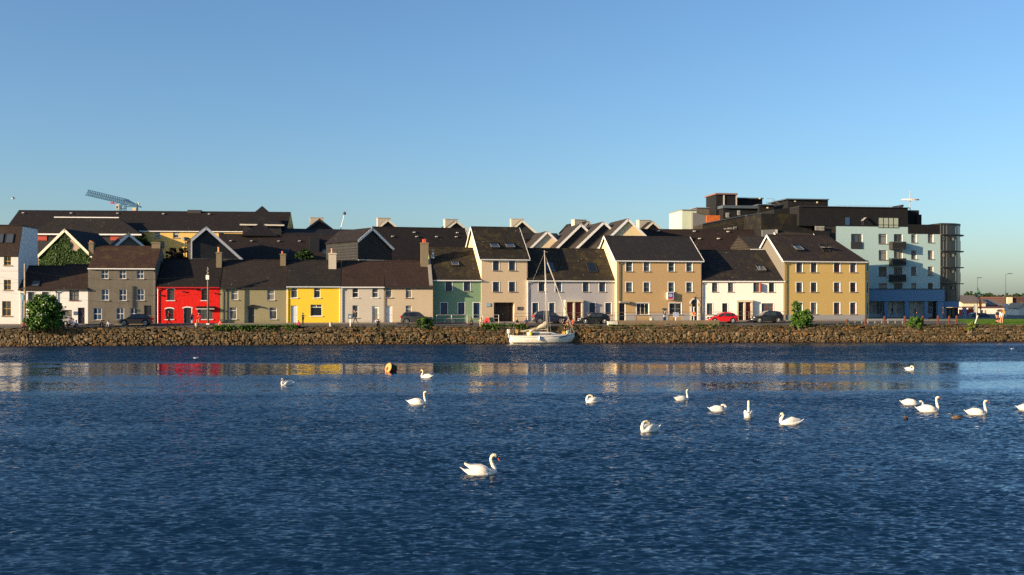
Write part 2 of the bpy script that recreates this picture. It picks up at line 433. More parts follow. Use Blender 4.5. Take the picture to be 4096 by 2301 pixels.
        o.location = (a, ya, za+.05); o.rotation_euler = (ang, 0, 0)
        g = MB()
        if opened:
            g.box(-W+.03,W-.03,-H+.02,H-.02,.0,.035); p = g.build('pane', [GLASS], o); p.location = (0, 0, .1)
            p.rotation_euler = (-opened, 0, 0) ; p.location = (0, 0, .14)
            q = MB(); t = .05
            q.box(-W,-W+t,-H,H,.0,.06); q.box(W-t,W,-H,H,.0,.06); q.box(-W+t,W-t,-H,-H+t,.0,.06); q.box(-W+t,W-t,H-t,H,.0,.06)
            so = q.build('sash', [greyfr_], o); so.location = p.location; so.rotation_euler = p.rotation_euler
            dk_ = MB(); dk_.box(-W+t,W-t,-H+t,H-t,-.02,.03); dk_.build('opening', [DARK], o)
        else:
            g.box(-W+.06,W-.06,-H+.06,H-.06,.03,.07); g.build('pane', [GLASS], o)
        return o

P = plaster
white_a = P('white_render', (.76,.73,.68), .16); white_b = P('white_limewash', (.78,.75,.70), .2, .01)
grey_w = P('grey_cement_render', (.165,.148,.118), .95); red_w = P('red_render', (.66,.016,.012), .18, .05)
olive_w = P('olive_render', (.275,.245,.145), .45); yellow_w = P('yellow_render', (.80,.54,.045), .12)
pale_w = P('pale_grey_render', (.52,.47,.39), .35); beige_w = P('beige_render', (.52,.42,.29), .35)
green_w = P('green_render', (.21,.32,.19), .25); cream_w = P('cream_render', (.66,.50,.32), .15)
blue_w = P('pale_blue_grey_render', (.385,.37,.375), .25); tan_w = P('tan_render', (.48,.325,.16), .3)
white_c = P('white_modern_render', (.78,.72,.64), .12); ochre_w = P('ochre_render', (.60,.41,.14), .2)
creamg_w = P('cream_gable_render', (.76,.60,.34), .12); pinkw = P('gable_cream_render', (.72,.58,.38), .12)
yel_frame = plain('yellow_frame', (.62,.36,.02), .5); redbrown = plain('redbrown_frame', (.16,.02,.015), .45)
reddoor = plain('dark_red_door', (.17,.006,.008), .35); pale_door = plain('pale_blue_door', (.62,.66,.70), .4)
orange_fr = plain('orange_brown_frame', (.30,.06,.02), .5); brick_w = P('brown_chimney_render', (.21,.17,.11), .5)
lightc = P('pale_chimney_render', (.52,.46,.36), .5); dark_door = plain('dark_door', (.018,.016,.016), .4)
greyfr = plain('grey_frame', (.30,.29,.27), .5); purple_door = plain('dark_purple_door', (.02,.016,.03), .4)
GLASSB = glassmat('blue_glass', (.012,.03,.07), (.03,.06,.11), .05)
H = {}
# 1 white house with yellow windows, cut by the frame
h = House('terraced_house', 'tall white house with yellow window frames at the left edge', 'house', -170, ru(1,160), rv(1,1222), rv(1,612), rv(1,356), white_a, SLATE_B, depth=8.0, rdepth=1.7, gutter=None, over=.12)
h.zB = h.zr
for y0, y1 in ((632,705),(832,922),(1020,1150)):
    h.win(1, 33 if y0 < 1000 else 18, y0, 97, y1, 'cross', yel_frame, sill=SILL)
    h.win(1, -190, y0, -120, y1, 'cross', yel_frame)
h.finish(); h.skylight(1, 55,440,112,508); h.skylight(1, -30,440,22,505)
h.pipe = None
# 2, 3 low white houses
h = House('terraced_house', 'low white two storey house behind the big leafy bush and the wooden pole', 'house', ru(1,160), ru(1,490), rv(1,1225), rv(1,912), rv(1,712), white_b, SLATE_B, gutter=None, pipe=[(.25, WHITE)])
h.win(1,245,938,305,1010,'plain',greyfr,glass=GLASS,surround=WHITE).win(1,368,938,430,1010,'plain',greyfr,surround=WHITE).win(1,250,1090,320,1180,'plain',greyfr).finish(); h.skylight(1,272,850,358,890)
h = House('terraced_house', 'low white house with one dark square window above an arched dark door', 'house', ru(1,490), ru(1,772), rv(1,1225), rv(1,902), rv(1,700), white_b, SLATE_B, gutter=GUTD, pipe=[(.08, GUTD)])
h.win(1,608,926,692,1012,'grid',DARK,glass=GLASSC,sill=plain('red_brown_sill',(.16,.05,.04),.8)).win(1,545,1097,630,1190,'sash',DARK,glass=GLASSC,arch=True)
h.door(1,683,1077,742,1222,purple_door,frame=dark_door,panels=False).finish()
r = h.R(1,645,1110,683,1142); m = MB(); m.box(r[0], r[1], -.04, -.003, r[2], r[3]); m.build('plaque', [plain('slate_blue_plaque',(.10,.13,.2),.4)], h.root)
# 4 grey three storey
h = House('terraced_house', 'grey cement three storey house with nine white sash windows', 'house', ru(1,772), ru(1,1364), rv(1,1225), rv(1,722), rv(1,540), grey_w, SLATE_R, gutter=WHITE, reveal=plain('pale_reveal',(.5,.48,.44),.7), pipe=[(-.12, GUTD)])
for rr in ((887,740,950,823),(1045,740,1106,823),(1198,740,1262,823),(890,916,955,1012),(1045,916,1110,1015),(1200,914,1266,1013),(818,1080,893,1185),(1020,1080,1088,1180),(1143,1080,1208,1178)):
    h.win(1,*rr,'cross',WHITE,glass=GLASSB)
h.door(1,1264,1058,1328,1222,dark_door,frame=dark_door).finish()
h.chimney(1,778,505,820,570,brick_w,[(790,487),(803,492)],y=h.rd-.4); h.chimney(1,1330,505,1405,560,brick_w,y=h.rd-.4)
h.roof['label'] = 'brown weathered slate roof'
# 5 red
h = House('terraced_house', 'bright red house with white arched window surrounds and a shop window', 'house', ru(2,62), ru(2,612), rv(2,1222), rv(2,884), rv(2,655), red_w, SLATE_D, gutter=plain('red_paint',(.5,.01,.01),.5), reveal=WHITE, pipe=[(.1, WHITE)])
for rr in ((150,908,215,1012),(450,908,513,1012),(135,1080,208,1178)): h.win(2,*rr,'six',plain('brown_sash',(.10,.06,.035),.5),sill=WHITE,arch=True,surround=None)
h.win(2,418,1085,550,1178,'grid',plain('brown_sash',(.10,.06,.035),.5),sill=WHITE)
h.door(2,292,1075,368,1218,dark_door,frame=WHITE,panels=False).finish()
for rr in ((150,903,215,912),(450,903,513,912),(135,1074,208,1084),(290,1067,370,1077)):
    r = h.R(2,*rr); m = MB(); w = r[1]-r[0]; n = 8
    m.prism([(r[0]-.08+(w+.16)*q/n, r[2]-.12+.14*math.sin(math.pi*q/n)) for q in range(n+1)]+[(r[1]+.08-(w+.16)*q/n, r[2]+.02+.14*math.sin(math.pi*q/n)) for q in range(n+1)], -.03, .02); m.build('arched_hood', [WHITE], h.root)
r = h.R(2,408,1068,570,1084); m = MB(); m.slab([(r[0],-.6,r[2]),(r[1],-.6,r[2]),(r[1],0,r[3]+.05),(r[0],0,r[3]+.05)], .05); m.build('canopy', [SLATE_D], h.root)
m = MB(); m.box(r[0],r[1],-.66,-.605,r[2]-.09,r[2]-.01); m.build('canopy_fascia', [WHITE], h.root)
for (x, y) in ((90,965),(293,935),(398,915),(575,950)):
    r = h.R(2,x-8,y-9,x+8,y+9); cx, cz = (r[0]+r[1])/2, (r[2]+r[3])/2; m = MB(); m.path([(cx,0,cz),(cx,-.12,cz),(cx,-.2,cz-.03)],[.06,.05,.13],8); m.ball((cx+.2,-.1,cz-.08),.08,.08,.1); m.build('wall_lamp', [GUTD], h.root)
# 6 olive
h = House('terraced_house', 'olive grey house with a dark door under a small arched canopy', 'house', ru(2,614), ru(2,1196), rv(2,1222), rv(2,889), rv(2,660), olive_w, slate('slate_brown_dark',(.030,.023,.021),(.045,.034,.030),.12,.4), gutter=GUTD, reveal=plain('pale_reveal',(.5,.48,.44),.7), pipe=[(.75, GUTD), (.3, olive_w)])
for rr in ((712,900,773,1008),(1027,905,1092,1010),(697,1073,760,1178),(1048,1075,1112,1178)): h.win(2,*rr,'top' if rr[1] > 1000 else 'sash',WHITE,glass=GLASSC,sill=CONC)
h.door(2,858,1070,920,1217,dark_door,glass=GLASS,frame=greyfr).finish()
r = h.R(2,848,1048,962,1072); m = MB(); n = 10; w = r[1]-r[0]
m.prism([(r[0]+w*q/n, r[2]+(r[3]-r[2])*math.sin(math.pi*q/n)*.9) for q in range(n+1)]+[(r[1]-w*q/n, r[2]-.07+(r[3]-r[2])*math.sin(math.pi*q/n)*.9) for q in range(n+1)], -.45, .01); m.build('canopy', [GUTD], h.root)
h.chimney(2,580,592,628,730,brick_w,[(600,545)],potmat=plain('cream_orange_pot',(.6,.3,.12),.8)); h.chimney(2,1142,605,1190,712,brick_w,[(1161,580)])
# 7 yellow
h = House('terraced_house', 'bright lemon yellow house with a pale blue door', 'house', ru(2,1197), ru(3,358), rv(2,1220), rv(2,879), rv(2,663), yellow_w, SLATE_G, gutter=plain('pale_grey_gutter',(.55,.58,.6),.5), pipe=[(.1, WHITE), (-.1, WHITE)])
h.win(2,1237,902,1293,990,'top',WHITE,sill=WHITE).win(3,122,902,178,990,'top',WHITE,sill=WHITE).win(3,92,1050,193,1150,'picture',WHITE,sill=WHITE)
h.door(2,1235,1058,1292,1218,pale_door,frame=WHITE).finish(); h.chimney(3,250,600,318,740,lightc,[(280,557)],potmat=plain('cream_orange_pot',(.6,.3,.12),.8))
# 8, 9
SLB = slate('slate_purple_brown', (.045,.026,.021), (.062,.038,.030), .1, .4)
h = House('terraced_house', 'pale grey white house between the yellow house and the beige house', 'house', ru(3,360), ru(3,741), rv(3,1220), rv(3,882), rv(3,668), pale_w, SLB, gutter=WHITE, pipe=[(-.05, GUTD), (.12, plain('white_paint', (.78,.77,.74)))])
for rr in ((460,900,512,988),(633,900,686,988),(460,1056,510,1165)): h.win(3,*rr,'sash',WHITE,sill=CONC if rr[1] > 1000 else WHITE,surround=pale_w if False else None)
h.door(3,632,1063,692,1218,WHITE,glass=GLASSC,frame=CREAMP,panels=False).finish()
h = House('terraced_house', 'beige house with a white panelled door and the tall brown chimney at its right', 'house', ru(3,741), ru(3,1166), rv(3,1220), rv(3,886), rv(3,668), beige_w, SLB, gutter=GUTD)
for rr in ((750,903,807,988),(927,903,980,990),(927,1058,980,1170)): h.win(3,*rr,'top',WHITE,glass=GLASSC,sill=plain('brown_sill',(.22,.14,.10),.8))
h.door(3,748,1060,810,1218,WHITE,frame=CREAMP).finish(); h.chimney(3,1060,508,1127,720,brick_w,[(1085,476),(1101,474)],potmat=plain('bright_terracotta',(.62,.09,.03),.8))
k = (h.zr-h.ze)/h.rd; m = MB(); m.slab([(h.L-.45,-.2,h.ze+.1),(h.L-.02,-.2,h.ze+.1),(h.L-.02,h.rd,h.zr+.28),(h.L-.45,h.rd,h.zr+.28)], .3); m.build('roof_parapet', [CONC], h.root)
# 10 green
h = House('terraced_house', 'sage green house with three ground floor windows and a mossy roof', 'house', ru(4,76), ru(4,604), rv(4,1162), rv(4,684), rv(4,355), green_w, SLATE_M, gutter=WHITE, D0=140.25, D1=141.6, depth=9.6, pipe=[(.15, green_w)])
for rr in ((220,715,290,815),(415,715,485,815),(168,942,240,1067),(355,942,425,1065),(518,942,588,1105)): h.win(4,*rr,'plain',redbrown if False else plain('brown_frame',(.05,.035,.03),.5),glass=GLASSB,sill=CONC,surround=WHITE)
h.finish(); h.skylight(4,283,490,362,570,.28,h=1.2)
a, y, z = h.roof_pt(ru(4,85), rv(4,462)); m = MB(); m.path([(a,y,z-.3),(a,y,z+.3),(a,y,z+.31),(a,y,z+1.0),(a,y,z+1.02),(a,y,z+1.12)],[.19,.19,.13,.13,.17,.17],10); m.build('flue', [STEEL], h.root, True)
# 11 cream tall
h = House('terraced_house', 'tall cream three storey house with a dark garage opening and two open skylights', 'house', ru(4,604), ru(4,1100), rv(4,1140), rv(4,462), rv(4,135), cream_w, SLATE_M, gutter=WHITE, D0=141.5, D1=143.2, depth=10.4, barge=WHITE, endmat=creamg_w, pipe=[(-.12, plain('grey_purple_pipe',(.10,.09,.11),.6))])
for rr in ((728,492,795,595),(900,492,968,595),(728,718,797,822),(900,718,968,822)): h.win(4,*rr,'plain',plain('brown_frame',(.05,.035,.03),.5),glass=GLASSB,sill=SILL,surround=WHITE)
r = h.hole(4,738,938,957,1130); h.finish()
h.wallobj['label'] = 'cream rendered walls with warm cream gable'
gd = MB(); gd.box(r[0]-.1, r[1]+.1, 1.3, 1.36, -.1, r[3]+.1)
for q in range(9): x = r[0]+(r[1]-r[0])*q/8; gd.box(x-.015, x+.015, 1.27, 1.3, 0, r[3])
g = gd.build('garage_door', [plain('dark_timber_door',(.022,.016,.012),.6)], h.root)
m = MB(); m.box(r[0]-.002-.1,r[0]-.0,.001,1.3,0,r[3]); m.box(r[1]+.0,r[1]+.1,.27,1.3,0,r[3]); m.box(r[0],r[1],.27,1.3,r[3],r[3]+.1); m.build('garage_lining', [cream_w], h.root)
m = MB(); m.box((r[0]+r[1])/2+.1,(r[0]+r[1])/2+.2,1.22,1.27,1.0,1.12); m.build('handle', [STEEL], g)
for q, mt, nm in (((657,947,705,985), plain('pale_blue_sign',(.18,.33,.42),.4), 'sign_plate'), ((988,985,1048,1022), plain('brown_plaque',(.10,.08,.065),.5), 'plaque')):
    r2 = h.R(4,*q); m = MB(); m.box(r2[0], r2[1], -.05, -.003, r2[2], r2[3]); so = m.build(nm, [mt], h.root)
    m = MB(); w = r2[1]-r2[0]
    for i in range(3): zz = r2[3]-.1-(r2[3]-r2[2]-.15)*i/3; m.box(r2[0]+.1, r2[1]-.1-.1*(i % 2)*w, -.056, -.052, zz-.045, zz)
    m.build('lettering', [WHITE if nm == 'sign_plate' else GUTD], so)
h.skylight(4,695,275,795,400,.30,w=1.15,h=1.5); h.skylight(4,860,275,960,400,.30,w=1.15,h=1.5)
# 12 pale blue
h = House('terraced_house', 'pale blue grey house behind the sailboat mast, with a porch of two red doors', 'house', ru(5,146), ru(5,1075), rv(5,1143), rv(5,717), rv(5,403), blue_w, SLATE_M, gutter=WHITE, D0=143.0, D1=145.7, depth=10.4, reveal=WHITE, pipe=[(.1, WHITE), (-.12, plain('grey_purple_pipe',(.10,.09,.11),.6))])
for rr in ((270,745,333,840),(443,745,508,845),(726,745,790,845),(895,745,960,845),(205,960,268,1078),(378,960,437,1078),(793,960,855,1078),(958,960,1020,1080)): h.win(5,*rr,'sash',plain('brown_frame',(.05,.035,.03),.5),glass=GLASSB,sill=CONC,surround=WHITE)
h.finish(); h.skylight(5,775,545,865,655,0,w=1.3,h=2.1); h.skylight(5,345,540,430,650,0,w=1.3,h=2.1)
def porch(h, R, x0, y0, x1, y1, doors, mat, dep=.75, side=None):
    r = h.R(R, x0, y0, x1, y1); m = MB(); z1 = r[3]
    w = .24; mid = (r[0]+r[1])/2
    m.box(r[0], r[1], -dep-.1, -.003, z1-.28, z1)
    m.box(r[0], r[0]+w, -dep, -.003, -.3, z1-.28); m.box(r[1]-w, r[1], -dep, -.003, -.3, z1-.28); m.box(mid-w/2, mid+w/2, -dep, -.003, -.3, z1-.28)
    p = m.build('porch', [mat], h.root)
    for (a, b, dm) in ((r[0]+w, mid-w/2, doors[0]), (mid+w/2, r[1]-w, doors[1])):
        door(h.root, (a, b, .02, z1-.28), dm, y=-.12, frame=dm)
porch(h,5,530,930,715,1135,(reddoor, reddoor),plain('cream_stone_porch',(.55,.48,.34),.8))
# 13 tan
h = House('terraced_house', 'wide tan three storey house with a letting sign and a narrow arched doorway', 'house', ru(5,1077), ru(6,671), rv(6,1187), rv(6,657), rv(6,455), tan_w, slate('slate_tan_house',(.026,.024,.025),(.040,.036,.036),.15,.25), gutter=WHITE, D0=144.8, D1=147.3, depth=10.4, barge=WHITE, endmat=creamg_w, reveal=WHITE, plinth=(plain('grey_plinth',(.36,.34,.32),.8),1.05), pipe=[(-.1, plain('grey_purple_pipe',(.10,.09,.11),.6)), (.35, GUTD)])
for y0, y1 in ((675,758),(855,938)):
    for x0, x1 in ((8,65),(163,217),(380,433),(537,590)): h.win(6,x0,y0,x1,y1,'cross' if x0 < 300 else 'sash',greyfr,sill=SILL,surround=WHITE)
h.win(6,102,1038,210,1138,'three',CREAMP,surround=WHITE).win(6,388,1038,495,1135,'wide',greyfr,surround=WHITE)
h.door(5,1105,962,1165,1130,dark_door,frame=WHITE).door(6,588,1003,637,1180,dark_door,panels=False,frame=greyfr).finish()
h.wallobj['label'] = 'tan rendered walls with cream gable'
r = h.R(5,1095,943,1195,960); m = MB(); m.box(r[0],r[1],-.75,-.003,r[2],r[3]); m.build('canopy', [CONC], h.root)
r = h.R(6,570,1003,655,1180); m = MB(); m.box(r[0],r[0]+.28,-.05,-.003,.0,r[3]-1.0); m.box(r[1]-.28,r[1],-.05,-.003,0,r[3]-1.0); m.build('pilasters', [CREAMP], h.root)
m = MB(); cx = (r[0]+r[1])/2; rr_ = .62; n = 12
m.prism([(cx-rr_*math.cos(math.pi*q/n), r[3]-.62+rr_*math.sin(math.pi*q/n)) for q in range(n+1)]+[(cx+(rr_+.14)*math.cos(math.pi*q/n), r[3]-.62+(rr_+.14)*math.sin(math.pi*q/n)) for q in range(n+1)], -.06, -.003); m.build('door_arch', [WHITE], h.root)
m = MB(); m.box(cx-.09,cx+.09,-.12,-.065,r[3]+.02,r[3]+.3); m.path([(cx,-.1,r[3]+.28),(cx+.03,-.35,r[3]+.4),(cx+.2,-.4,r[3]+.55)],.035,6); m.build('door_lamp', [GUTD], h.root)
tanf = h
# 14 white
h = House('terraced_house', 'white house behind the red car, with a black door beside a red door', 'house', ru(6,677), ru(6,1410), rv(6,1187), rv(6,832), rv(6,575), white_c, slate('slate_white_house',(.022,.020,.021),(.036,.031,.031),.35,.5), gutter=WHITE, D0=147.4, D1=148.2, depth=10.4, pipe=[(.14, GUTD), (-.1, GUTD)])
for rr, fr in (((762,860,812,938),GUTD),((902,860,950,938),GUTD),((1125,860,1180,938),orange_fr),((1262,860,1310,940),redbrown),((717,1038,768,1135),GUTD),((852,1038,900,1135),GUTD)): h.win(6,*rr,'sash' if fr is GUTD else 'plain',fr,sill=SILL,surround=WHITE)
h.win(6,1198,1038,1302,1120,'wide',orange_fr,sill=None,surround=WHITE).finish(); h.skylight(6,1150,690,1232,785,.25,w=1.1,h=1.7)
porch(h,6,972,1010,1112,1180,(dark_door, reddoor),plain('cream_stone_porch',(.55,.48,.34),.8),.5)
r = h.R(6,1165,862,1181,936); m = MB(); m.box(r[1]-.03,r[1]+.02,-.5,-.0,r[2],r[3]); m.build('open_casement', [orange_fr], h.root)
# 15 ochre with hipped end
h = House('terraced_house', 'ochre yellow three storey house with red brown windows and a hipped right end', 'house', ru(7,300), ru(7,1010), rv(7,1188), rv(7,660), rv(7,447), ochre_w, slate('slate_ochre_house',(.034,.026,.024),(.050,.038,.034),.35,.15), gutter=WHITE, D0=147.9, D1=151.0, depth=9.2, barge=WHITE, endmat=P('grey_gable_render', (.17,.155,.13), .3), reveal=WHITE, hip=3.2, plinth=(plain('grey_plinth',(.36,.34,.32),.8),.75), pipe=[(.2, GUTD)])
rb2 = plain('red_frame', (.28,.04,.03), .5)
for y0, y1 in ((681,765),(856,938),(1032,1133)):
    for x0, x1 in ((406,460),(533,586),(735,789),(878,930)): h.win(7,x0,y0,x1,y1,'cross' if y0 < 1000 else 'sash',redbrown if y0 < 1000 else rb2,glass=GLASS if y0 < 1000 else GLASSC,sill=SILL,surround=WHITE)
h.finish(); h.skylight(7,375,508,460,605,.25,w=1.15,h=1.8); h.skylight(7,610,505,700,608,.6,w=1.15,h=1.8)
# splayed right end wall
ang = R_(46); m = MB(); ll = 2.3; ex, ey = math.cos(math.pi/2-ang), math.sin(math.pi/2-ang)
def sp(t, z, o=0): return (h.L+ex*t+ey*o, ey*t-ex*o, z)
m.add([sp(0,-.6),sp(ll,-.6),sp(ll,h.ze-.03),sp(0,h.ze-.03),(h.L-.5,6,-.6),(h.L-.5,6,h.ze-.03)], [(0,1,2,3),(1,4,5,2),(3,2,5)]); m.build('end_wall', [ochre_w], h.root)
for z0, z1 in ((.6,2.6),(3.7,5.6),(6.9,8.6)):
    m = MB(); m.add([sp(.7,z0,.03),sp(1.6,z0,.03),sp(1.6,z1,.03),sp(.7,z1,.03),sp(.7,z0,-.02),sp(1.6,z0,-.02),sp(1.6,z1,-.02),sp(.7,z1,-.02)], [(0,1,2,3),(7,6,5,4),(0,4,5,1),(1,5,6,2),(2,6,7,3),(3,7,4,0)]); wo = m.build('window', [WHITE], h.root)
    m = MB(); m.add([sp(.8,z0+.1,.04),sp(1.5,z0+.1,.04),sp(1.5,z1-.1,.04),sp(.8,z1-.1,.04)], [(0,1,2,3)]); m.build('pane', [GLASS], wo)
ochre = h
# ================================================================ buildings behind
def gable(name, label, cat, u0, D0, u1, D1, ua, va, ve, length, wall, roof, barge=WHITE, zb=2.4, group=None, over=.3, ve1=None):
    f = Fac(u0, D0, u1, D1, zb); root = empty(name, (f.P0.x, f.P0.y, zb), f.rz, label, cat, group)
    sa, za = f.pt(ua, va); ze0 = zat(ve, D0)-zb; ze1 = zat(ve if ve1 is None else ve1, D1)-zb; L_ = f.L
    m = MB(); Ln = length
    m.add([(0,0,-.5),(L_,0,-.5),(L_,0,ze1),(sa,0,za),(0,0,ze0),(0,Ln,-.5),(L_,Ln,-.5),(L_,Ln,ze1),(sa,Ln,za),(0,Ln,ze0)],
          [(0,1,2,3,4),(9,8,7,6,5),(0,4,9,5),(1,6,7,2)])
    w = m.build('wall', [wall], root)
    m = MB()
    def ex_(s0, z0, s1, z1, o):  # extend the rake outward past the eave
        d = math.hypot(s1-s0, z1-z0); return s0-(s1-s0)/d*o, z0-(z1-z0)/d*o
    a0, b0 = ex_(0, ze0, sa, za, over); a1, b1 = ex_(L_, ze1, sa, za, over)
    m.slab([(a0,-over,b0+.1),(sa,-over,za+.1),(sa,Ln,za+.1),(a0,Ln,b0+.1)], .16); m.slab([(sa,-over,za+.1),(a1,-over,b1+.1),(a1,Ln,b1+.1),(sa,Ln,za+.1)], .16)
    r = m.build('roof', [roof], root)
    if barge:
        for (p, q) in (((a0, b0), (sa, za)), ((a1, b1), (sa, za))):
            m = MB(); m.slab([(p[0],-over-.06,p[1]+.13),(q[0],-over-.06,q[1]+.13),(q[0],-over-.004,q[1]+.13),(p[0],-over-.004,p[1]+.13)], .34); m.build('bargeboard', [barge], root)
    return root, f, (sa, za, L_, ze0, ze1)
def bhouse(name, label, cat, u0, u1, ve, vr, D0, D1, depth, wall, roof, wins=(), finish=True, **kw):
    h = House(name, label, cat, u0, u1, 1290, ve, vr, wall, roof, D0=D0, D1=D1, depth=depth, zb=2.4, group=kw.pop('group', None), **kw)
    for w in wins: h.win(*w[:-1], w[-1], WHITE, sill=SILL)
    if finish: h.finish()
    return h
def vents(h, R, pts):
    for x, y in pts:
        a, yy, z = h.roof_pt(ru(R, x), rv(R, y)); m = MB(); m.box(a-.2, a+.2, yy-.25, yy+.15, z+.04, z+.2); m.box(a-.12, a+.12, yy-.3, yy-.25, z+.08, z+.17); m.build('roof_vent', [plain('pale_vent',(.45,.43,.38),.6)], h.root)
yb = plaster('back_yellow_render', (.68,.46,.14), .15)
redwall = plain('red_cladding', (.42,.05,.03), .7, var=.1)
b = bhouse('apartment_block', 'long yellow building under the highest straight slate roof at the back left', 'building', 20, ru(2,1197), rv(1,397), rv(1,233), 174, 178, 12, yb, SLATE_D,
    [(1,1357,408,1408,465,'sash'),(1,1520,408,1570,465,'sash'),(2,203,412,252,467,'top'),(2,603,412,650,465,'sash'),(1,1375,492,1445,560,'plain')])
vents(b,1,[(206,252),(627,254),(1033,256),(1435,260)]); vents(b,2,[(520,262)])
m = MB(); r = b.R(2,335,222,452,240,b.rd); m.box(r[0],r[1],b.rd-.6,b.rd+.8,b.zr-.3,r[3]); m.build('roof_box', [GUTD], b.root)
# hipped roof in front of it
def hipblock(name, label, R, xl, xr, yr, el, er, ye, D, depth, wall, roof, cap=None, zb=2.4, walltop=None):
    f = Fac(ru(R,el), D, ru(R,er), D+1.5, zb); root = empty(name, (f.P0.x, f.P0.y, zb), f.rz, label, 'building')
    ze = f.pt(ru(R,(el+er)/2), rv(R,ye))[1]; d2 = depth/2
    a, z = f.pt(ru(R,xl), rv(R,yr), d2); b_, _ = f.pt(ru(R,xr), rv(R,yr), d2); L_ = f.L
    m = MB(); m.box(.4, L_-.4, .4, depth-.4, -.5, ze-.05); m.build('wall', [wall], root)
    m = MB(); 
    m.slab([(0,0,ze),(L_,0,ze),(b_,d2,z),(a,d2,z)] if b_ > a+.05 else [(0,0,ze),(L_,0,ze),(a,d2,z)], .15)
    m.slab([(0,depth,ze),(L_,depth,ze),(b_,d2,z),(a,d2,z)] if b_ > a+.05 else [(0,depth,ze),(L_,depth,ze),(a,d2,z)], .15)
    m.slab([(0,0,ze),(0,depth,ze),(a,d2,z)], .15); m.slab([(L_,0,ze),(L_,depth,ze),(b_,d2,z)], .15)
    r = m.build('roof', [roof], root)
    if cap:
        if b_ > a+.05: m = MB(); m.box(a-.1, b_+.1, d2-.18, d2+.18, z-.02, z+.14); m.build('ridge_cap', [cap], root)
        m = MB(); m.box(-.05, L_+.05, -.12, -.004, ze-.2, ze+.03); m.build('fascia', [cap], root)
    return root, f, ze
root, f, ze = hipblock('hipped_building', 'dark building with a white edged hipped roof and red panels below the long roof', 1, 482, 1040, 287, 262, 1240, 430, 171.5, 7, SLATE_W, SLATE_G, WHITE)
for x0, x1 in ((300,413),(970,1222)):
    a, zt = f.pt(ru(1,x0), rv(1,434), .4); b_, zl = f.pt(ru(1,x1), rv(1,488), .4); m = MB(); m.box(a, b_, .3, .395, zl, zt); m.build('red_panel', [redwall], root)
SLG = 'slate gabled houses behind the terrace'
r3 = gable('gabled_house', 'ivy covered gabled house behind the two low white houses', 'house', ru(1,335), 147.2, ru(1,815), 147, ru(1,575), rv(1,392), rv(1,628), 11, plaster('sandy_gable_render',(.40,.31,.22),.5), SLATE_D, CREAMP, ve1=rv(1,625), group=SLG)
ivy_frame = r3
gable('gabled_house', 'small gabled house with one visible white rake beside the ivy gable', 'house', ru(1,1000), 152, ru(1,1262), 154, ru(1,1128), rv(1,432), rv(1,540), 8, grey_w, SLATE_D, WHITE, group=SLG)
root, f, _ = gable('gabled_house', 'grey slate clad gable with broad white bargeboards behind the red house', 'house', ru(2,368), 149, ru(2,800), 151.5, ru(2,492), rv(2,372), rv(2,478), 9, SLATE_W, SLATE_G, WHITE, group=SLG, ve1=rv(2,648))
a, z = f.pt(ru(2,370), rv(2,655)); m = MB(); m.box(a, f.L, -.12, -.004, z-.06, z+.12); m.build('sill_band', [CREAMP], root)
m = MB(); m.box(-.12, .02, -.13, .06, -.4, f.pt(ru(2,368), rv(2,486))[1]); m.build('corner_board', [WHITE], root)
hipblock('pyramid_roofed_tower', 'tower block with a pyramid slate roof rising above the back ridge', 2, 984, 985, 184, 790, 1174, 347, 171, 11, SLATE_W, SLATE_G, CREAMP)
hipblock('pyramid_roofed_block', 'lower pyramid roof in front of the tall pyramid roof', 2, 974, 975, 326, 800, 1120, 445, 163, 9, SLATE_D, SLATE_D)
b = bhouse('slate_roofed_terrace', 'long dark slate roof behind the olive and yellow houses', 'house', ru(2,585), ru(3,500), rv(2,700), rv(2,440), 157, 161.5, 13, SLATE_D, slate('slate_back_brown',(.028,.021,.020),(.042,.031,.028),.05,.3), gutter=None)
vents(b,2,[(708,498),(890,498),(1128,500),(1311,500)]); vents(b,3,[(270,496)])
b.skylight(2,1165,560,1222,612); b.skylight(3,206,562,262,618,w=1.4,h=1.4)
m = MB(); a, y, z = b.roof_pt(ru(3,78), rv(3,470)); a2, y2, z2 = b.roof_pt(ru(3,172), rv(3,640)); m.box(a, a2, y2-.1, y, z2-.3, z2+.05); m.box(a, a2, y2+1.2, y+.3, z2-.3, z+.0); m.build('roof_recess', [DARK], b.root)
bhouse('slate_roofed_terrace', 'dark slate roof strip just below the skyline behind the yellow house', 'house', ru(2,1180), ru(3,545), rv(2,470), rv(2,392), 170, 173, 12, SLATE_D, SLATE_D, gutter=None)
SGC = 'small slate gables with pale chimneys on the skyline'
pale_ch = plaster('pale_skyline_chimney', (.50,.45,.36), .4)
for k, (R, xa, ya, hw, yb_, lab) in enumerate([(3,170,302,118,392,'behind the yellow house'),(3,770,305,105,392,'behind the slate clad block'),(3,1370,317,95,392,'behind the tall brown chimney'),
        (5,97,110,175,262,'right of the tall cream house'),(5,778,120,75,205,'peeking between the slanted gables'),(5,1445,124,100,215,'left of the dark apartment building')]):
    root, f, g = gable('slate_gable', 'small slate gable with pale square chimney, '+lab, 'gable roof', ru(R,xa-hw), 181, ru(R,xa+hw), 182, ru(R,xa), rv(R,ya), rv(R,yb_), 9, SLATE_W, SLATE_D, CREAMP if k else GUTD, group=SGC)
    sa, za = g[0], g[1]; w = 1.0*(1 if R == 3 else 1); m = MB(); m.box(sa-1.5, sa+.75, 2.2, 3.6, za-2.4, za+.42); m.box(sa-1.57, sa+.82, 2.13, 3.67, za+.42, za+.5); m.build('chimney', [pale_ch], root)
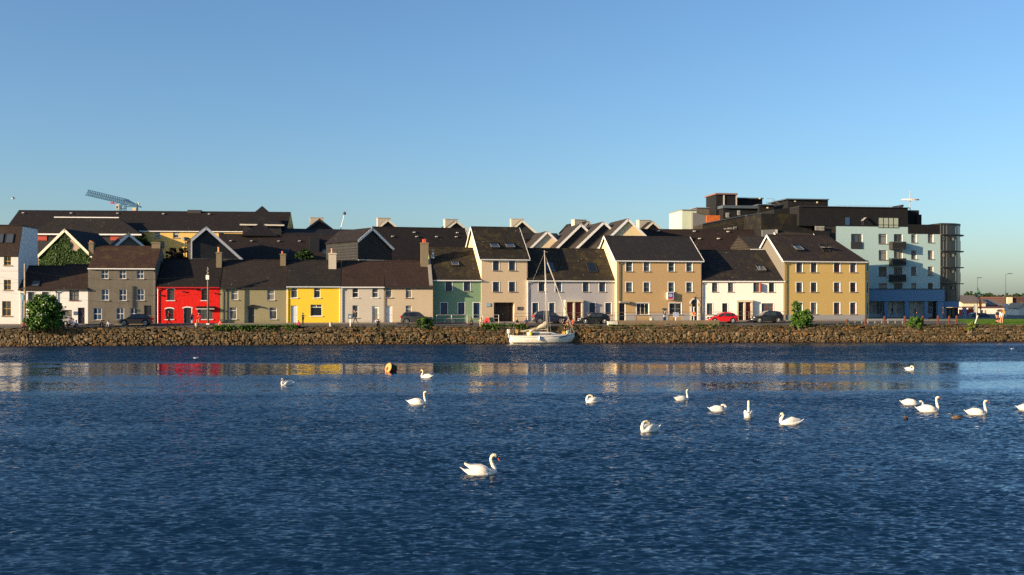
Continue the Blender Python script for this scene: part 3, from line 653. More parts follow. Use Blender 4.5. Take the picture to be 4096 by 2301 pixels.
# rotated slate block
root, f, _ = gable('slate_clad_block', 'slate clad gabled block with white bargeboard turned towards the left, behind the pale house', 'house', ru(3,508), 148, ru(3,806), 151.4, ru(3,627), rv(3,380), rv(3,484), 9.5, SLATE_W, SLATE_D, WHITE, ve1=rv(3,556))
a, z = f.pt(ru(3,510), rv(3,660)); m = MB(); m.box(a, f.L, -.1, -.004, z-.14, z+.1); m.build('sill_band', [CREAMP], root)
for k in range(4):
    m = MB(); m.box(-.03, -.003, 2.0+k*1.1, 2.35+k*1.1, 11.2-4.2+1.2, 11.2-4.2+1.5); m.build('side_window', [WHITE], root)
b = bhouse('slate_roofed_terrace', 'large dark slate roof between the slate clad block and the tall cream house', 'house', ru(3,702), ru(4,520), rv(3,690), rv(3,378), 161, 165, 14, cream_w, SLATE_D, barge=CREAMP, gutter=None)
vents(b,3,[(812,459),(1003,423),(1025,461),(1199,461),(1381,426),(1372,462)])
# slanted parallel gables
SPG = 'row of parallel slanted gables behind the pale blue house'
SLT = slate('slate_taupe', (.050,.042,.035), (.068,.056,.046), .1, .1)
for k, (xa, ya, xl, xr, yy, D, wl, br, lab) in enumerate([
      (357,222,168,545,405,168,pinkw,WHITE,'smallest and lowest, with a pale cream wall'),(705,148,440,965,405,163.5,SLATE_W,WHITE,'second from the left, dark slate wall'),
      (940,125,645,1232,405,159.5,SLATE_W,WHITE,'third from the left, dark slate wall and broad white rake'),(1190,94,868,1512,405,155.5,creamg_w,WHITE,'tallest, with a warm cream wall lit by the sun')]):
    dd = (xr-xl)/2.583/4200*D*.2
    root, f, g = gable('slanted_gable_house', 'slanted gable house, '+lab, 'house', ru(5,xl), D-dd/2, ru(5,xr), D+dd/2, ru(5,xa), rv(5,ya), rv(5,yy), 9, wl, SLT, br, group=SPG)
b = bhouse('slate_roofed_terrace', 'long dark slate roof behind the tan and white houses, below the dark apartments', 'house', ru(6,128), ru(6,1218), rv(6,610), rv(6,394), 158, 159.5, 7.2, SLATE_D, slate('slate_dark_brown',(.026,.017,.016),(.040,.027,.024),.04,.3), gutter=None)
vents(b,6,[(293,411),(608,413),(904,417),(1160,421),(654,478),(820,478),(1146,479)])
bhouse('slate_roofed_terrace', 'short roof strip between the cream house and the slanted gables', 'house', ru(5,115), ru(5,520), rv(5,300), rv(5,246), 175, 176, 10, SLATE_D, SLATE_D, gutter=None)
bhouse('small_slate_roof_house', 'small slate roofed house with a white eave just left of the ochre house', 'house', ru(6,1096), ru(6,1300), rv(6,556), rv(6,452), 154, 155, 7, SLT, SLT)
bhouse('small_slate_roof_house', 'small taupe roof with a white gable end showing above the ochre house roof', 'house', ru(7,262), ru(7,572), rv(7,470), rv(7,408), 157.6, 159, 3.2, grey_w, SLT, barge=WHITE)

# ---------------------------------------------------------------- dark apartment complex
darkc = slate('black_cladding', (.016,.0165,.018), (.022,.0225,.024), 0, 0)
brownc = plain('brown_stained_cladding', (.028,.022,.014), .7, var=.7)
bluegrey = plain('blue_grey_trim', (.07,.09,.11), .5); timberc = plain('orange_timber', (.50,.12,.02), .7, var=.3)
mint = plaster('mint_white_render', (.52,.58,.44), .12); gryr = plaster('grey_side_render', (.16,.16,.16), .3); trimc = plain('pale_trim', (.40,.37,.32), .6)
f = Fac(2720, 169, 3500, 174, 2.4)
root = empty('dark_apartment_building', (f.P0.x, f.P0.y, 2.4), f.rz, 'dark clad stepped apartment building with a lift tower behind the terrace', 'building')
def blk(R, x0, y0, x1, y1, off, dep, mat, name='block', y0b=None, par=None):
    a, z1 = f.pt(ru(R,x0), rv(R,y0), off); b_, z1b = f.pt(ru(R,x1), rv(R,y0 if y0b is None else y0b), off); z0 = f.pt(ru(R,(x0+x1)/2), rv(R,y1), off)[1]
    m = MB(); m.add([(a,off,z0),(b_,off,z0),(b_,off+dep,z0),(a,off+dep,z0),(a,off,z1),(b_,off,z1b if y0b is not None else z1),(b_,off+dep,z1b if y0b is not None else z1),(a,off+dep,z1)],
                    [(0,3,2,1),(4,5,6,7),(0,1,5,4),(1,2,6,5),(2,3,7,6),(3,0,4,7)]); return m.build(name, [mat], par or root)
blk(6,500,222,627,900,2.0,7,mint,'pale_end_block'); blk(6,593,298,596,900,1.7,.2,gryr,'wall_edge')
blk(6,596,240,716,900,1.2,6,gryr,'grey_block',y0b=268)
blk(6,628,203,800,900,5,8,plain('brown_wall',(.12,.10,.075),.8,var=.3),'brown_block')
m_ = blk(6,620,196,803,203,4.8,8,STEEL,'roof_edge'); blk(6,495,214,628,222,1.8,7,STEEL,'roof_edge')
blk(6,716,266,843,330,1.0,.3,timberc,'timber_panel')
tw = blk(6,800,84,982,900,1.5,5,darkc,'lift_tower'); blk(6,796,70,988,84,1.2,5.6,plain('red_brown_cap',(.22,.12,.09),.6),'tower_cap',par=tw)
for x0, x1 in ((864,875),(975,983)): blk(6,x0,84,x1,205,1.35,.14,trimc,'tower_trim',par=tw)
p = blk(6,983,122,1205,900,4,9,darkc,'penthouse'); blk(6,980,110,1217,122,3.4,10,bluegrey,'roof_slab',par=p)
p = blk(6,862,205,1185,900,-.5,8,darkc,'upper_storey'); blk(6,858,178,1188,205,-1.0,9,bluegrey,'roof_slab',par=p)
p = blk(6,1178,178,1308,900,-1.4,7,darkc,'upper_bay'); blk(6,1170,168,1315,178,-1.8,8,bluegrey,'roof_slab',par=p)
blk(6,1308,215,1560,900,-8,8,darkc,'upper_storey',y0b=190)
p = blk(6,680,345,1066,900,-3.5,7,brownc,'terrace_parapet',y0b=268); p2 = blk(6,1066,270,1196,900,-4.2,7,brownc,'terrace_parapet',y0b=250)
def strip_(R, x0, y0, x1, y1, off, t, mat, name, par):
    a, z0 = f.pt(ru(R,x0), rv(R,y0), off); b_, z1 = f.pt(ru(R,x1), rv(R,y1), off); m = MB(); m.slab([(a,off,z0),(b_,off,z1),(b_,off+.5,z1),(a,off+.5,z0)], t); return m.build(name, [mat], par)
strip_(6,680,338,1066,261,-3.62,.12,bluegrey,'coping',p); strip_(6,1066,264,1196,245,-4.32,.12,bluegrey,'coping',p2)
strip_(6,700,372,1060,308,-3.54,.05,plain('moss_streak',(.12,.085,.02),.9,var=.6),'string_course',p); strip_(6,1066,330,1196,300,-4.24,.07,plain('moss_streak',(.12,.085,.02),.9),'string_course',p2)
blk(6,1196,252,1640,900,-10.6,16,slate('black_cladding_b',(.015,.0145,.015),(.021,.020,.020),.3,0),'lower_wing')
blk(7,640,262,758,900,-11.2,6,brownc,'lower_wing_end'); blk(7,110,392,700,900,-11.6,1.0,darkc,'balcony_wall',y0b=408)
blk(7,108,395,240,460,-12.0,.3,gryr,'balcony_screen',y0b=388); blk(7,230,392,243,445,-12.2,.5,trimc,'balcony_post')
p = blk(7,332,128,684,900,3.2,7,darkc,'roof_plant_room'); blk(7,318,118,694,130,2.8,8,bluegrey,'roof_slab',par=p)
for (R, x0, y0, x1, y1, off) in ((6,884,245,915,285,-.56),(6,985,225,1012,265,-.56),(6,868,382,892,398,-3.6),(6,900,376,942,398,-3.6),(6,952,368,980,398,-3.6),(6,1066,352,1086,398,-4.3),(6,1122,340,1165,398,-4.3),(7,570,362,652,398,-11.7)):
    w = blk(R,x0,y0,x1,y1,off,.04,trimc,'window'); a, zt = f.pt(ru(R,x0), rv(R,y0), off-.02); b_, zl = f.pt(ru(R,x1), rv(R,y1), off-.02)
    m = MB(); n = max(1, round((b_-a)/.8)); ww = (b_-a)/n
    for q in range(n): m.box(a+ww*q+.08, a+ww*(q+1)-.08, off-.03, off-.003, zl+.08, zt-.08)
    m.build('pane', [GLASSC], w)
for (R, x, y, off) in ((6,1250,200,-1.46),(7,396,142,3.14),(7,589,153,3.14),(6,1182,118,3.35)):
    blk(R,x-7,y-6,x+7,y+6,off,.05,plain('pale_lamp_cover',(.75,.68,.42),.5),'wall_light')
m = MB(); 
for (x0,y0,x1,y1) in ((1240,120,1300,122),(1255,122,1240,168),(1300,122,1375,180),(1300,132,1360,180),(1275,122,1275,168)):
    a, z = f.pt(ru(6,x0), rv(6,y0), 6); b_, z2 = f.pt(ru(6,x1), rv(6,y1), 6); m.tube((a,6,z),(b_,6,z2),.03)
m.build('roof_railing', [STEEL], root)

# ---------------------------------------------------------------- pale blue waterfront block with glass corner tower
lb = plaster('pale_blue_render', (.36,.50,.50), .15); lb2 = plaster('blue_band_render', (.13,.24,.38), .15)
hf = Fac(3344, 161, ru(8,791), 163.8, 2.55); f = hf
root = empty('apartment_hotel', (f.P0.x, f.P0.y, 2.55), f.rz, 'pale blue five storey waterfront block with a dark top storey and a glass corner tower', 'building'); hroot = root
def rr_(R, x0, y0, x1, y1, off=0):
    a, D = f.sD(ru(R,x0), off); b_, D2 = f.sD(ru(R,x1), off); Dm = (D+D2)/2; return (a, b_, zat(rv(R,y1), Dm)-f.zb, zat(rv(R,y0), Dm)-f.zb)
xA = rr_(8,508,0,508,1)[0]; zA = rr_(8,200,368,500,369)[3]; zB = rr_(8,600,432,700,433)[3]; zT1 = rr_(8,200,203,500,204)[3]; zT2 = rr_(8,600,348,700,349)[3]
ops = []; W = []
for (y0, y1, xs) in ((430,515,((250,323),)),(573,658,((252,325),)),(717,800,((252,325),)),(862,910,((252,325),))):
    for x0, x1 in xs: W.append((rr_(8,x0,y0,x1,y1), 'top'))
W.append((rr_(8,10,430,108,560), 'three'))
for (y0, y1) in ((432,500),(578,645),(722,785),(862,910)): W.append((rr_(8,385,y0,460,y1), 'three'))
for (y0, y1) in ((433,505),(575,650),(717,792),(862,910)):
    for x0, x1 in ((537,582),(683,730)): W.append((rr_(8,x0,y0,x1,y1), 'top'))
m = MB(); LA = [w[0] for w in W if w[0][0] < xA-.1]; LB = [w[0] for w in W if w[0][0] > xA-.1]
facade_wall(m, xA, zA, LA, 0, -.5, rd=.2); o_ = len(m.v); facade_wall(m, f.L-xA, zB, [(a-xA, b-xA, c, d) for a, b, c, d in LB], 0, -.5, rd=.2)
m.v = m.v[:o_]+[(x+xA, y, z) for x, y, z in m.v[o_:]]
m.add([(xA,0,zB),(xA,12,zB),(xA,12,zA),(xA,0,zA)], [(0,1,2,3)])
m.build('wall', [lb, WHITE], root, fix=False)
for r, st in W: window(root, r, st, GUTD, glass=GLASSC if random.random() < .5 else GLASS, sill=SILL if st != 'three' else None, y=.16)
r = rr_(8,248,287,425,378); tw_ops = [r]
m = MB(); xl1 = rr_(7,430,190,431,191)[0]; m.box(xl1, xA, -.004, 12, zA, zT1) ; m.build('dark_top_storey', [darkc], root)
m = MB(); m.box(xl1, xA+.15, -.2, 12.2, zT1, zT1+.12); m.build('roof_edge', [GUTD], root)
m = MB(); m.box(r[0], r[1], -.06, -.008, r[2], r[3]); w = m.build('penthouse_window', [GUTD], root); n = 4
for q in range(n):
    a = r[0]+(r[1]-r[0])*q/n; b_ = r[0]+(r[1]-r[0])*(q+1)/n; m = MB(); m.box(a+.08, b_-.08, -.075, -.062, r[2]+.5, r[3]-.08); m.box(a+.08, b_-.08, -.075, -.062, r[2]+.08, r[2]+.4); m.build('pane', [plain('pale_blind_glass',(.34,.38,.30),.25)], w)
r = rr_(7,836,285,874,352); m = MB(); m.box(r[0], r[1], -.05, -.008, r[2], r[3]); m.build('window', [plain('blue_pane',(.03,.07,.16),.2)], root)
r = rr_(7,950,290,1015,355); m = MB(); m.box((r[0]+r[1])/2-.1,(r[0]+r[1])/2+.35,-.05,-.008,r[2],r[3]); m.build('window', [GUTD], root)
m = MB(); m.slab([(r[0]-.05,-.9,r[2]+.65),(r[0]+.3,-1.0,r[2]+.7),(r[1],-.3,r[3]+.1),(r[1]-.35,-.2,r[3]+.05)], .06); m.build('open_rooflight', [trimc], root)
m = MB(); m.box(xA+.002, f.L, -.004, 12, zB, zT2); m.build('dark_parapet', [darkc], root)
r = rr_(8,512,222,606,345,2); m = MB(); m.box(r[0],r[1],2,9,zT2-.1,r[3]); m.build('roof_block', [darkc], root)
r = rr_(8,600,260,628,345,1.5); m = MB(); m.box(r[0]-.3,r[1],1.5,6,zT2-.1,r[3]); m.build('roof_block', [darkc], root)
r = rr_(8,385,172,467,200,3); m = MB(); m.slab([(r[0],3,zT1+.1),(r[1],3,r[3]),(r[1],6,r[3]),(r[0],6,zT1+.1)], .3); m.box(r[1]-.1, r[1], 3.1, 6, zT1, r[3]-.2); m.build('sloping_rooflight', [darkc], root)
m = MB(); a = rr_(7,690,190,700,191)[0]
for zz in (.32,): m.box(0, r[0], .3, .34, zT1+zz, zT1+zz+.03)
for q in range(14): m.box(r[0]*q/14, r[0]*q/14+.03, .3, .34, zT1+.1, zT1+.32)
m.build('roof_railing', [STEEL], root)
# balconies
for (y0, y1) in ((497,565),(643,707),(785,850)):
    r = rr_(8,373,y0,490,y1,-1.1); m = MB(); m.box(r[0], r[1], -1.2, -.004, r[2], r[2]+.14)
    for x in [r[0]+(r[1]-r[0])*q/16 for q in range(17)]: m.box(x-.02, x+.02, -1.18, -1.14, r[2]+.14, r[3]-.05)
    m.box(r[0], r[1], -1.2, -1.13, r[3]-.06, r[3]); m.box(r[0]+.04, r[1]-.04, -1.12, -1.09, r[2]+.14, r[3]-.1)
    for x in (r[0], r[1]-.05): m.box(x, x+.05, -1.13, -.004, r[2]+.14, r[3])
    m.build('balcony', [GUTD], root)
r = rr_(8,8,500,108,560,-.1); m = MB(); m.box(r[0], r[1], -.12, -.07, r[2], r[3]); m.build('balcony_screen', [GUTD], root)
# ground floor band, glazing, columns
zb1 = rr_(8,300,915,400,916,-1.6)[3]; zb0 = rr_(8,300,1020,400,1021,-1.6)[3]; xe = rr_(8,830,0,831,1,-1.6)[0]; xs_ = 0
m = MB(); m.box(xs_, xe, -1.6, -.006, zb0, zb1); m.build('blue_band', [lb2], root)
m = MB(); m.box(xs_-.05, xe+.08, -1.72, -.0065, zb1, zb1+.1); m.build('band_coping', [GUTD], root)
for x0, x1 in ((300,330),(480,515),(652,682),(768,826)):
    r = rr_(8,x0,0,x1,1,-1.4); m = MB(); m.box(r[0], min(r[1], xe-.1), -1.45, -1.0, -.5, zb0-.002); m.build('column', [lb2], root)
for x0, x1 in ((120,300),(330,480),(515,652),(682,722)):
    r = rr_(8,x0,1022,x1,1172,-.4); m = MB(); fw = .1; a, b_ = r[0], r[1]; z0, z1 = .1, zb0-.004
    m.box(a, b_, -.4, -.33, z0, z0+.6); m.box(a, b_, -.4, -.33, z1-.12, z1); n = max(2, round((b_-a)/.85))
    for q in range(n+1): x = a+(b_-a)*q/n; m.box(x-.04, x+.04, -.41, -.34, z0+.6, z1-.12)
    for zz in (z0+1.5, z0+2.35): m.box(a, b_, -.405, -.345, zz-.03, zz+.03)
    w = m.build('shopfront', [plain('pale_shop_frame',(.30,.34,.36),.5)], root); m = MB(); m.box(a, b_, -.32, -.3, z0, z1); m.build('pane', [glassmat('shop_glass',(.05,.06,.065),(.30,.32,.30),.08)], w)
m = MB(); m.box(0, f.L-.1, -.28, -.1, -.4, zb0-.006); m.build('ground_floor_wall', [DARK], root)
# glass corner tower
tx0 = f.L+.004; tx1 = rr_(8,848,0,849,1)[0]; R0 = rr_(8,1000,0,1001,1)[0]-tx1; R0 = max(1.6, R0*1.38)
def corner(o, z0, z1, n=18, dep=9):
    pts = [(tx0, -o), (tx1, -o)]+[(tx1+(R0+o)*math.sin(math.pi/2*k/n), R0-(R0+o)*math.cos(math.pi/2*k/n)) for k in range(1, n+1)]+[(tx1+R0+o, dep), (tx0, dep)]
    m = MB(); k = len(pts); m.add([(x,y,z0) for x, y in pts]+[(x,y,z1) for x, y in pts], [list(range(k))[::-1], list(range(k, 2*k))]+[[i, (i+1) % k, (i+1) % k+k, i+k] for i in range(k)]); return m, pts
zc0 = rr_(8,900,1018,901,1019)[3]; zc1 = rr_(8,900,352,901,353)[3]
tglass = glassmat('tower_glass', (.022,.026,.030), (.04,.044,.046), .10)
tower = corner(0, zc0, zc1)[0].build('glass_tower', [tglass], root)
m, pts = corner(.05, 0, .1); m = MB()
for k, (x, y) in enumerate(pts[1:-2:5]): m.tube((x, y, zc0), (x, y, zc1), .035, n=4)
for x in [tx0+(tx1-tx0)*q/2 for q in range(0, 2)]: m.tube((x,-.05,zc0),(x,-.05,zc1),.03,n=4)
m.build('mullions', [plain('tower_frame',(.045,.047,.05),.5)], tower)
corner(.12, zc1, zc1+.28)[0].build('tower_coping', [GUTD], tower)
for yy in (437, 580, 722, 865):
    zz = rr_(8,900,yy,901,yy+1)[3]; corner(.62, zz-.07, zz+.05)[0].build('sunshade_ledge', [GUTD], tower)
    if yy > 440:
        m = MB(); xb = tx1+R0; m.box(xb+.01, xb+.75, R0-.2, R0+3, zz+.3, zz+1.7) ; m.box(xb+.005, xb+.8, R0-.25, R0+3.05, zz+1.75, zz+1.8); m.build('side_balcony', [GUTD], tower)
    for x0, x1 in ((802,830),(888,914),(978,992)):
        if x1 < 920: r = rr_(8,x0,yy+22,x1,yy+54); m = MB(); m.box(r[0], r[1], -.09, -.06, r[2], r[3]); w = m.build('vent_window', [GUTD], tower); m = MB(); m.box(r[0]+.08, r[1]-.08, -.1, -.092, r[2]+.08, r[3]-.08); m.build('pane', [GLASSC], w)
corner(-.1, zc0-1.0, zc0-.003)[0].build('tower_base_band', [lb2], tower)
for x in (tx0+.6, tx1, tx1+R0-.6):
    m = MB(); m.tube((x, .7, -.5), (x, .7, zc0-1.0), .32, n=12); m.build('column', [lb2], root)
m = MB(); 
for q in range(7): x = xe+.1+q*.62; m.box(x, x+.07, 1.6, 1.7, .0, zc0-1.05)
for zz in (.05, 1.2, 2.1): m.box(xe, xe+4.4, 1.61, 1.69, zz, zz+.07)
w = m.build('shopfront', [GUTD], root); m = MB(); m.box(xe, xe+4.4, 1.72, 1.75, 0, zc0-1.05); m.build('pane', [glassmat('shop_glass')], w)
# roof mast with ring
r = rr_(8,527,222,528,223,4); a = r[0]; zt = rr_(8,527,52,528,53,4)[3]; zr_ = rr_(8,527,130,528,131,4)[3]
m = MB(); m.tube((a,4,zT2),(a,4,zt),.09,.05,8); w = m.build('mast', [trimc], root)
m = MB(); n = 20; rad = 1.28; ring = []
for k in range(n):
    t = 2*math.pi*k/n; c, s_ = math.cos(t), math.sin(t)
    ring.append([(a+(rad+d)*c, 4+(rad+d)*s_, zr_+.1*math.sin(t)+h_) for d, h_ in ((-.09,-.09),(.09,-.09),(.09,.09),(-.09,.09))])
m.loft(ring+[ring[0]], cap=False)
for k in (0, 5, 10, 15): t = 2*math.pi*k/n; m.tube((a,4,zr_),(a+rad*math.cos(t),4+rad*math.sin(t),zr_),.03,n=4)
m.build('ring', [plain('ring_paint',(.55,.42,.36),.6)], w)

# ---------------------------------------------------------------- far side on the right
def farbox(name, label, cat, x0, y0, x1, D, dep, mat, roofm=None, y1=None, R=8, slope=0, group=None):
    f = Fac(ru(R,x0), D, ru(R,x1), D, 2.55); root = empty(name, (f.P0.x, f.P0.y, 2.55), f.rz, label, cat, group); z = f.pt(ru(R,(x0+x1)/2), rv(R,y0))[1]; L_ = f.L
    m = MB(); m.box(0, L_, 0, dep, -1.6, z-slope); m.build('wall', [mat], root)
    m = MB()
    if slope: m.slab([(-.2,-.3,z-slope),(L_+.2,-.3,z-slope),(L_+.2,dep/2,z),(-.2,dep/2,z)], .2); m.slab([(-.2,dep+.3,z-slope),(L_+.2,dep+.3,z-slope),(L_+.2,dep/2,z),(-.2,dep/2,z)], .2)
    else: m.box(-.15, L_+.15, -.15, dep+.15, z, z+.25)
    m.build('roof', [roofm or GUTD], root); return root, f, L_, z
cr = plaster('far_cream', (.66,.58,.38), .1); wh = plaster('far_white', (.72,.68,.58), .1); tile = plain('far_brown_roof', (.17,.13,.10), .8, var=.3); slt = plain('far_grey_roof', (.15,.155,.16), .7, var=.2)
root, f2, L_, z = farbox('warehouse', 'cream warehouse with a brown roof right of the glass tower', 'building', 985, 967, 1190, 236, 14, cr, tile, slope=1.6)
root, f2, L_, z = farbox('office_building', 'low building with a grey roof and a strip of windows behind the parked cars', 'building', 1194, 1005, 1368, 240, 12, plain('far_dark_wall',(.07,.055,.05),.7), slt, slope=1.2)
for q in range(2): m = MB(); x = .8+q*5.5; m.box(x, x+1.8, -.08, -.0, z-2.9, z-2.0); m.build('window', [WHITE], root)
m = MB(); m.box(3.5, L_, -1.2, -.01, z-3.9, z-3.5); m.build('canopy', [wh], root); m = MB(); m.slab([(.2,-1,z-4.2),(3.6,-1,z-4.2),(3.6,-.02,z-3.2),(2.0,-.02,z-3.2)], .1); m.build('awning', [plain('blue_awning',(.06,.16,.35),.6)], root)
root, f2, L_, z = farbox('columned_building', 'brown building with a row of pale upright fins at the right edge', 'building', 1376, 992, 1600, 238, 14, plain('far_brown_wall',(.075,.04,.032),.7), plain('far_red_roof',(.12,.05,.035),.7))
for q in range(int((L_-1.5)/1.85)): m = MB(); x = 1.2+q*1.85; m.box(x, x+.28, -.5, -.005, .5, z-1.1); m.build('fin', [wh], root)
m = MB(); m.box(-.1, 1.0, -.6, -.005, -.5, z+.2); m.build('pier', [cr], root)
root, f2, L_, z = farbox('low_white_building', 'long low white building behind the car park', 'building', 1062, 1080, 1600, 224, 9, wh, plain('far_maroon_edge',(.12,.05,.05),.6))
for x0, x1, y0, y1, mt, nm in ((1338,1362,1092,1128,plain('yellow_panel',(.62,.36,.02),.6),'yellow_door'),(1376,1405,1090,1118,DARK,'window'),(1295,1335,1092,1112,plain('far_dark_wall',(.07,.055,.05),.7),'doorway'),(1150,1162,1096,1140,GUTD,'door'),(1496,1512,1100,1138,plain('grey_door',(.35,.35,.33),.6),'door'),(1180,1190,1100,1140,SILL,'door')):
    a, zt = f2.pt(ru(8,x0), rv(8,y0)); b_, zl = f2.pt(ru(8,x1), rv(8,y1)); m = MB(); m.box(a, b_, -.06, -.004, zl, zt); m.build(nm, [mt], root)
gable('gable_cottage', 'small cream cottage with a pointed roof at the far right edge', 'house', ru(8,1478), 205, ru(8,1580), 205.1, ru(8,1529), rv(8,1040), rv(8,1078), 5, wh, plain('far_sand_roof',(.42,.34,.2),.7), None, zb=2.5)
for k, (x, y, w, hh, c, lab) in enumerate([(1240,975,55,14,tile,'white house with brown roof among the far trees'),(1300,965,70,26,slt,'house with a tall grey pointed roof among the far trees'),(1352,975,50,20,plain('far_olive_roof',(.22,.22,.14),.8),'house with an olive roof left of the lamp post'),
        (1425,968,70,14,plain('far_orange_roof',(.30,.13,.07),.8),'house with an orange brown roof above the columned building'),(1500,970,60,12,tile,'low brown roofed house at the far right among trees'),(1205,978,40,10,plain('far_maroon_roof',(.16,.07,.06),.8),'small maroon roofed house behind the cream warehouse')]):
    gable('hillside_house', lab, 'house', ru(8,x-w/2), 345, ru(8,x+w/2), 347, ru(8,x), rv(8,y), rv(8,y+hh), 9, wh, c, None, zb=2.5, group='houses on the far hillside')
# ================================================================ cars
TYRE = plain('tyre', (.012,.012,.012), .85); RIM = plain('alloy', (.42,.42,.42), .35, .6); CARGL = glassmat('car_glass', (.01,.014,.016), (.03,.04,.042), .05, .6)
HEADL = plain('headlight', (.62,.64,.62), .15); REDL = plain('tail_light', (.45,.01,.01), .2)
def car(label, u0, u1, vbot, D, col, kind='hatch', flip=False, rough=.28, name='parked_car', z=None, rz=0, group='cars parked on the quay'):
    """built nose towards +x, then turned; origin on the ground"""
    Lc = 4.1; um = (u0+u1)/2; X = at(um, D); want = (u1-u0)/F*D
    hgt = {'hatch': 1.46, 'suv': 1.6, 'van': 1.75}[kind]; sc_ = want/Lc
    base = Fac(um-5, D, um+5, D+.02)
    th = math.atan((Dh(X+1)-Dh(X-1))/2)+rz
    root = empty(name, (X, D, gz(X, D) if z is None else z), th+(math.pi if flip else 0), label, 'car', group)
    root.scale = (sc_, .5*(1+sc_), .5*(1+sc_))
    paint = MC.get('paint'+str(col))
    if not paint:
        paint, nt, b = newmat('car_paint'); b.inputs['Base Color'].default_value = (*col, 1); b.inputs['Roughness'].default_value = rough; b.inputs['Coat Weight'].default_value = .6; b.inputs['Coat Roughness'].default_value = .08; MC['paint'+str(col)] = paint
    s = hgt/1.46; W = .87
    belt = .9*s; wx = (1.27, -1.28); wr = .33 if kind == 'hatch' else .36
    def arch(cx): return [(cx+(wr+.07)*math.cos(t), max(.24, .33+(wr+.07)*math.sin(t))) for t in [math.pi*k/8 for k in range(0, 9)]]
    low = [(2.0,.28),(wx[0]+wr+.08,.22)]+arch(wx[0])+[(wx[0]-wr-.08,.22),(wx[1]+wr+.08,.22)]+arch(wx[1])+[(wx[1]-wr-.08,.24),(-2.0,.3),(-2.05,.62),(-1.98,belt+.04),(-.9,belt+.03),(1.0,belt-.02),(1.65,belt-.13),(1.95,belt-.3),(2.05,.5)]
    m = MB(); n = len(low)
    def wy(x): return W*(1-.16*max(0, (abs(x)-1.5)/.55)**1.6)
    v = [(x, -wy(x), z) for x, z in low]+[(x, wy(x), z) for x, z in low]
    m.add(v, [list(range(n)), list(range(2*n-1, n-1, -1))]+[[i, i+n, (i+1) % n+n, (i+1) % n] for i in range(n)])
    top = {'hatch': [(1.05,belt-.03),(.32,hgt-.1),(-.1,hgt),(-.9,hgt-.02),(-1.5,hgt-.14),(-1.97,belt+.02)],
           'suv': [(.98,belt-.03),(.30,hgt-.09),(-.1,hgt),(-1.0,hgt-.01),(-1.55,hgt-.1),(-1.95,belt+.02)],
           'van': [(1.3,belt-.03),(.7,hgt-.1),(.3,hgt),(-1.4,hgt),(-1.85,hgt-.08),(-2.0,belt+.02)]}[kind]
    def ty(z): return W-.035-.17*(z-belt)/(hgt-belt)
    k = len(top); v = [(x, -ty(z), z) for x, z in top]+[(x, ty(z), z) for x, z in top]
    m.add(v, [list(range(k)), list(range(2*k-1, k-1, -1))]+[[i, i+k, (i+1) % k+k, (i+1) % k] for i in range(k)])
    m.build('body', [paint], root, bevel=.045)
    m = MB(); m.box(-1.9, 1.9, -W+.12, W-.12, .26, belt-.1); m.build('underbody', [DARK], root)
    for sg in (-1, 1):                                     # side windows, split by a pillar
        def sp_(x, z, o=.012): return (x, sg*(ty(z)+o), z)
        zt = hgt-.13*s; zl = belt+.03
        fr, rr = top[0][0], top[-1][0]
        ft = fr-(fr-top[1][0])*(zt-belt)/(top[1][1]-belt); rt = rr+(top[-2][0]-rr)*min(1, (zt-belt)/(top[-2][1]-belt))
        cuts = [(fr-.17, ft-.12), (-.12, -.15), (-1.02, -1.0), (rr+.22, rt+.16)]
        for q in range(3):
            (bl, tl), (br_, tr) = cuts[q], cuts[q+1]; g = .04
            if q == 2 and kind == 'van': pass
            m = MB(); P4 = [sp_(bl-g, zl), sp_(br_+g, zl + (.12 if q == 2 else 0)), sp_(tr+g, zt), sp_(tl-g, zt)]; I4 = [sp_(bl-g, zl, -.03), sp_(br_+g, zl+(.12 if q == 2 else 0), -.03), sp_(tr+g, zt, -.03), sp_(tl-g, zt, -.03)]
            m.add(P4+I4, [(0,1,2,3),(7,6,5,4),(0,4,5,1),(1,5,6,2),(2,6,7,3),(3,7,4,0)]); m.build('side_window', [CARGL], root)
        m = MB(); m.ball((fr-.25, sg*(W+.08), belt+.08), .07, .1, .07, 8, 5); m.build('mirror', [paint], root)
        m = MB(); m.ball((1.86, sg*.62, belt-.24), .16, .16, .09, 8, 5); m.build('headlight', [HEADL], root)
        m = MB(); m.ball((-1.98, sg*.68, belt-.06), .1, .14, .13, 8, 5); m.build('tail_light', [REDL], root)
        for x in wx:
            m = MB(); rings = []
            for yy, r_ in ((-.1,.2),(-.1,wr-.02),(-.07,wr),(.07,wr),(.1,wr-.02),(.1,.2)):
                rings.append([(x+r_*math.cos(t), sg*(W-.1)+yy, .33*(wr/.33)+r_*math.sin(t)) for t in [2*math.pi*q/18 for q in range(18)]])
            m.loft(rings); w = m.build('wheel', [TYRE], root, True)
            m = MB(); yo = sg*(W-.1)+sg*.105
            m.path([(x,yo-sg*.02,wr),(x,yo,wr)], .06, 8)
            for q in range(7):
                t = 2*math.pi*q/7; m.tube((x,yo-.005*sg,wr),(x+.2*math.cos(t),yo-.01*sg,wr+.2*math.sin(t)),.035,.022,5)
            ring = [[(x+(.215+a)*math.cos(t), yo+b, wr+(.215+a)*math.sin(t)) for a, b in ((-.02,-.02),(.02,-.02),(.02,.01),(-.02,.01))] for t in [2*math.pi*q/18 for q in range(19)]]
            m.loft(ring, cap=False); m.build('rim', [RIM], w)
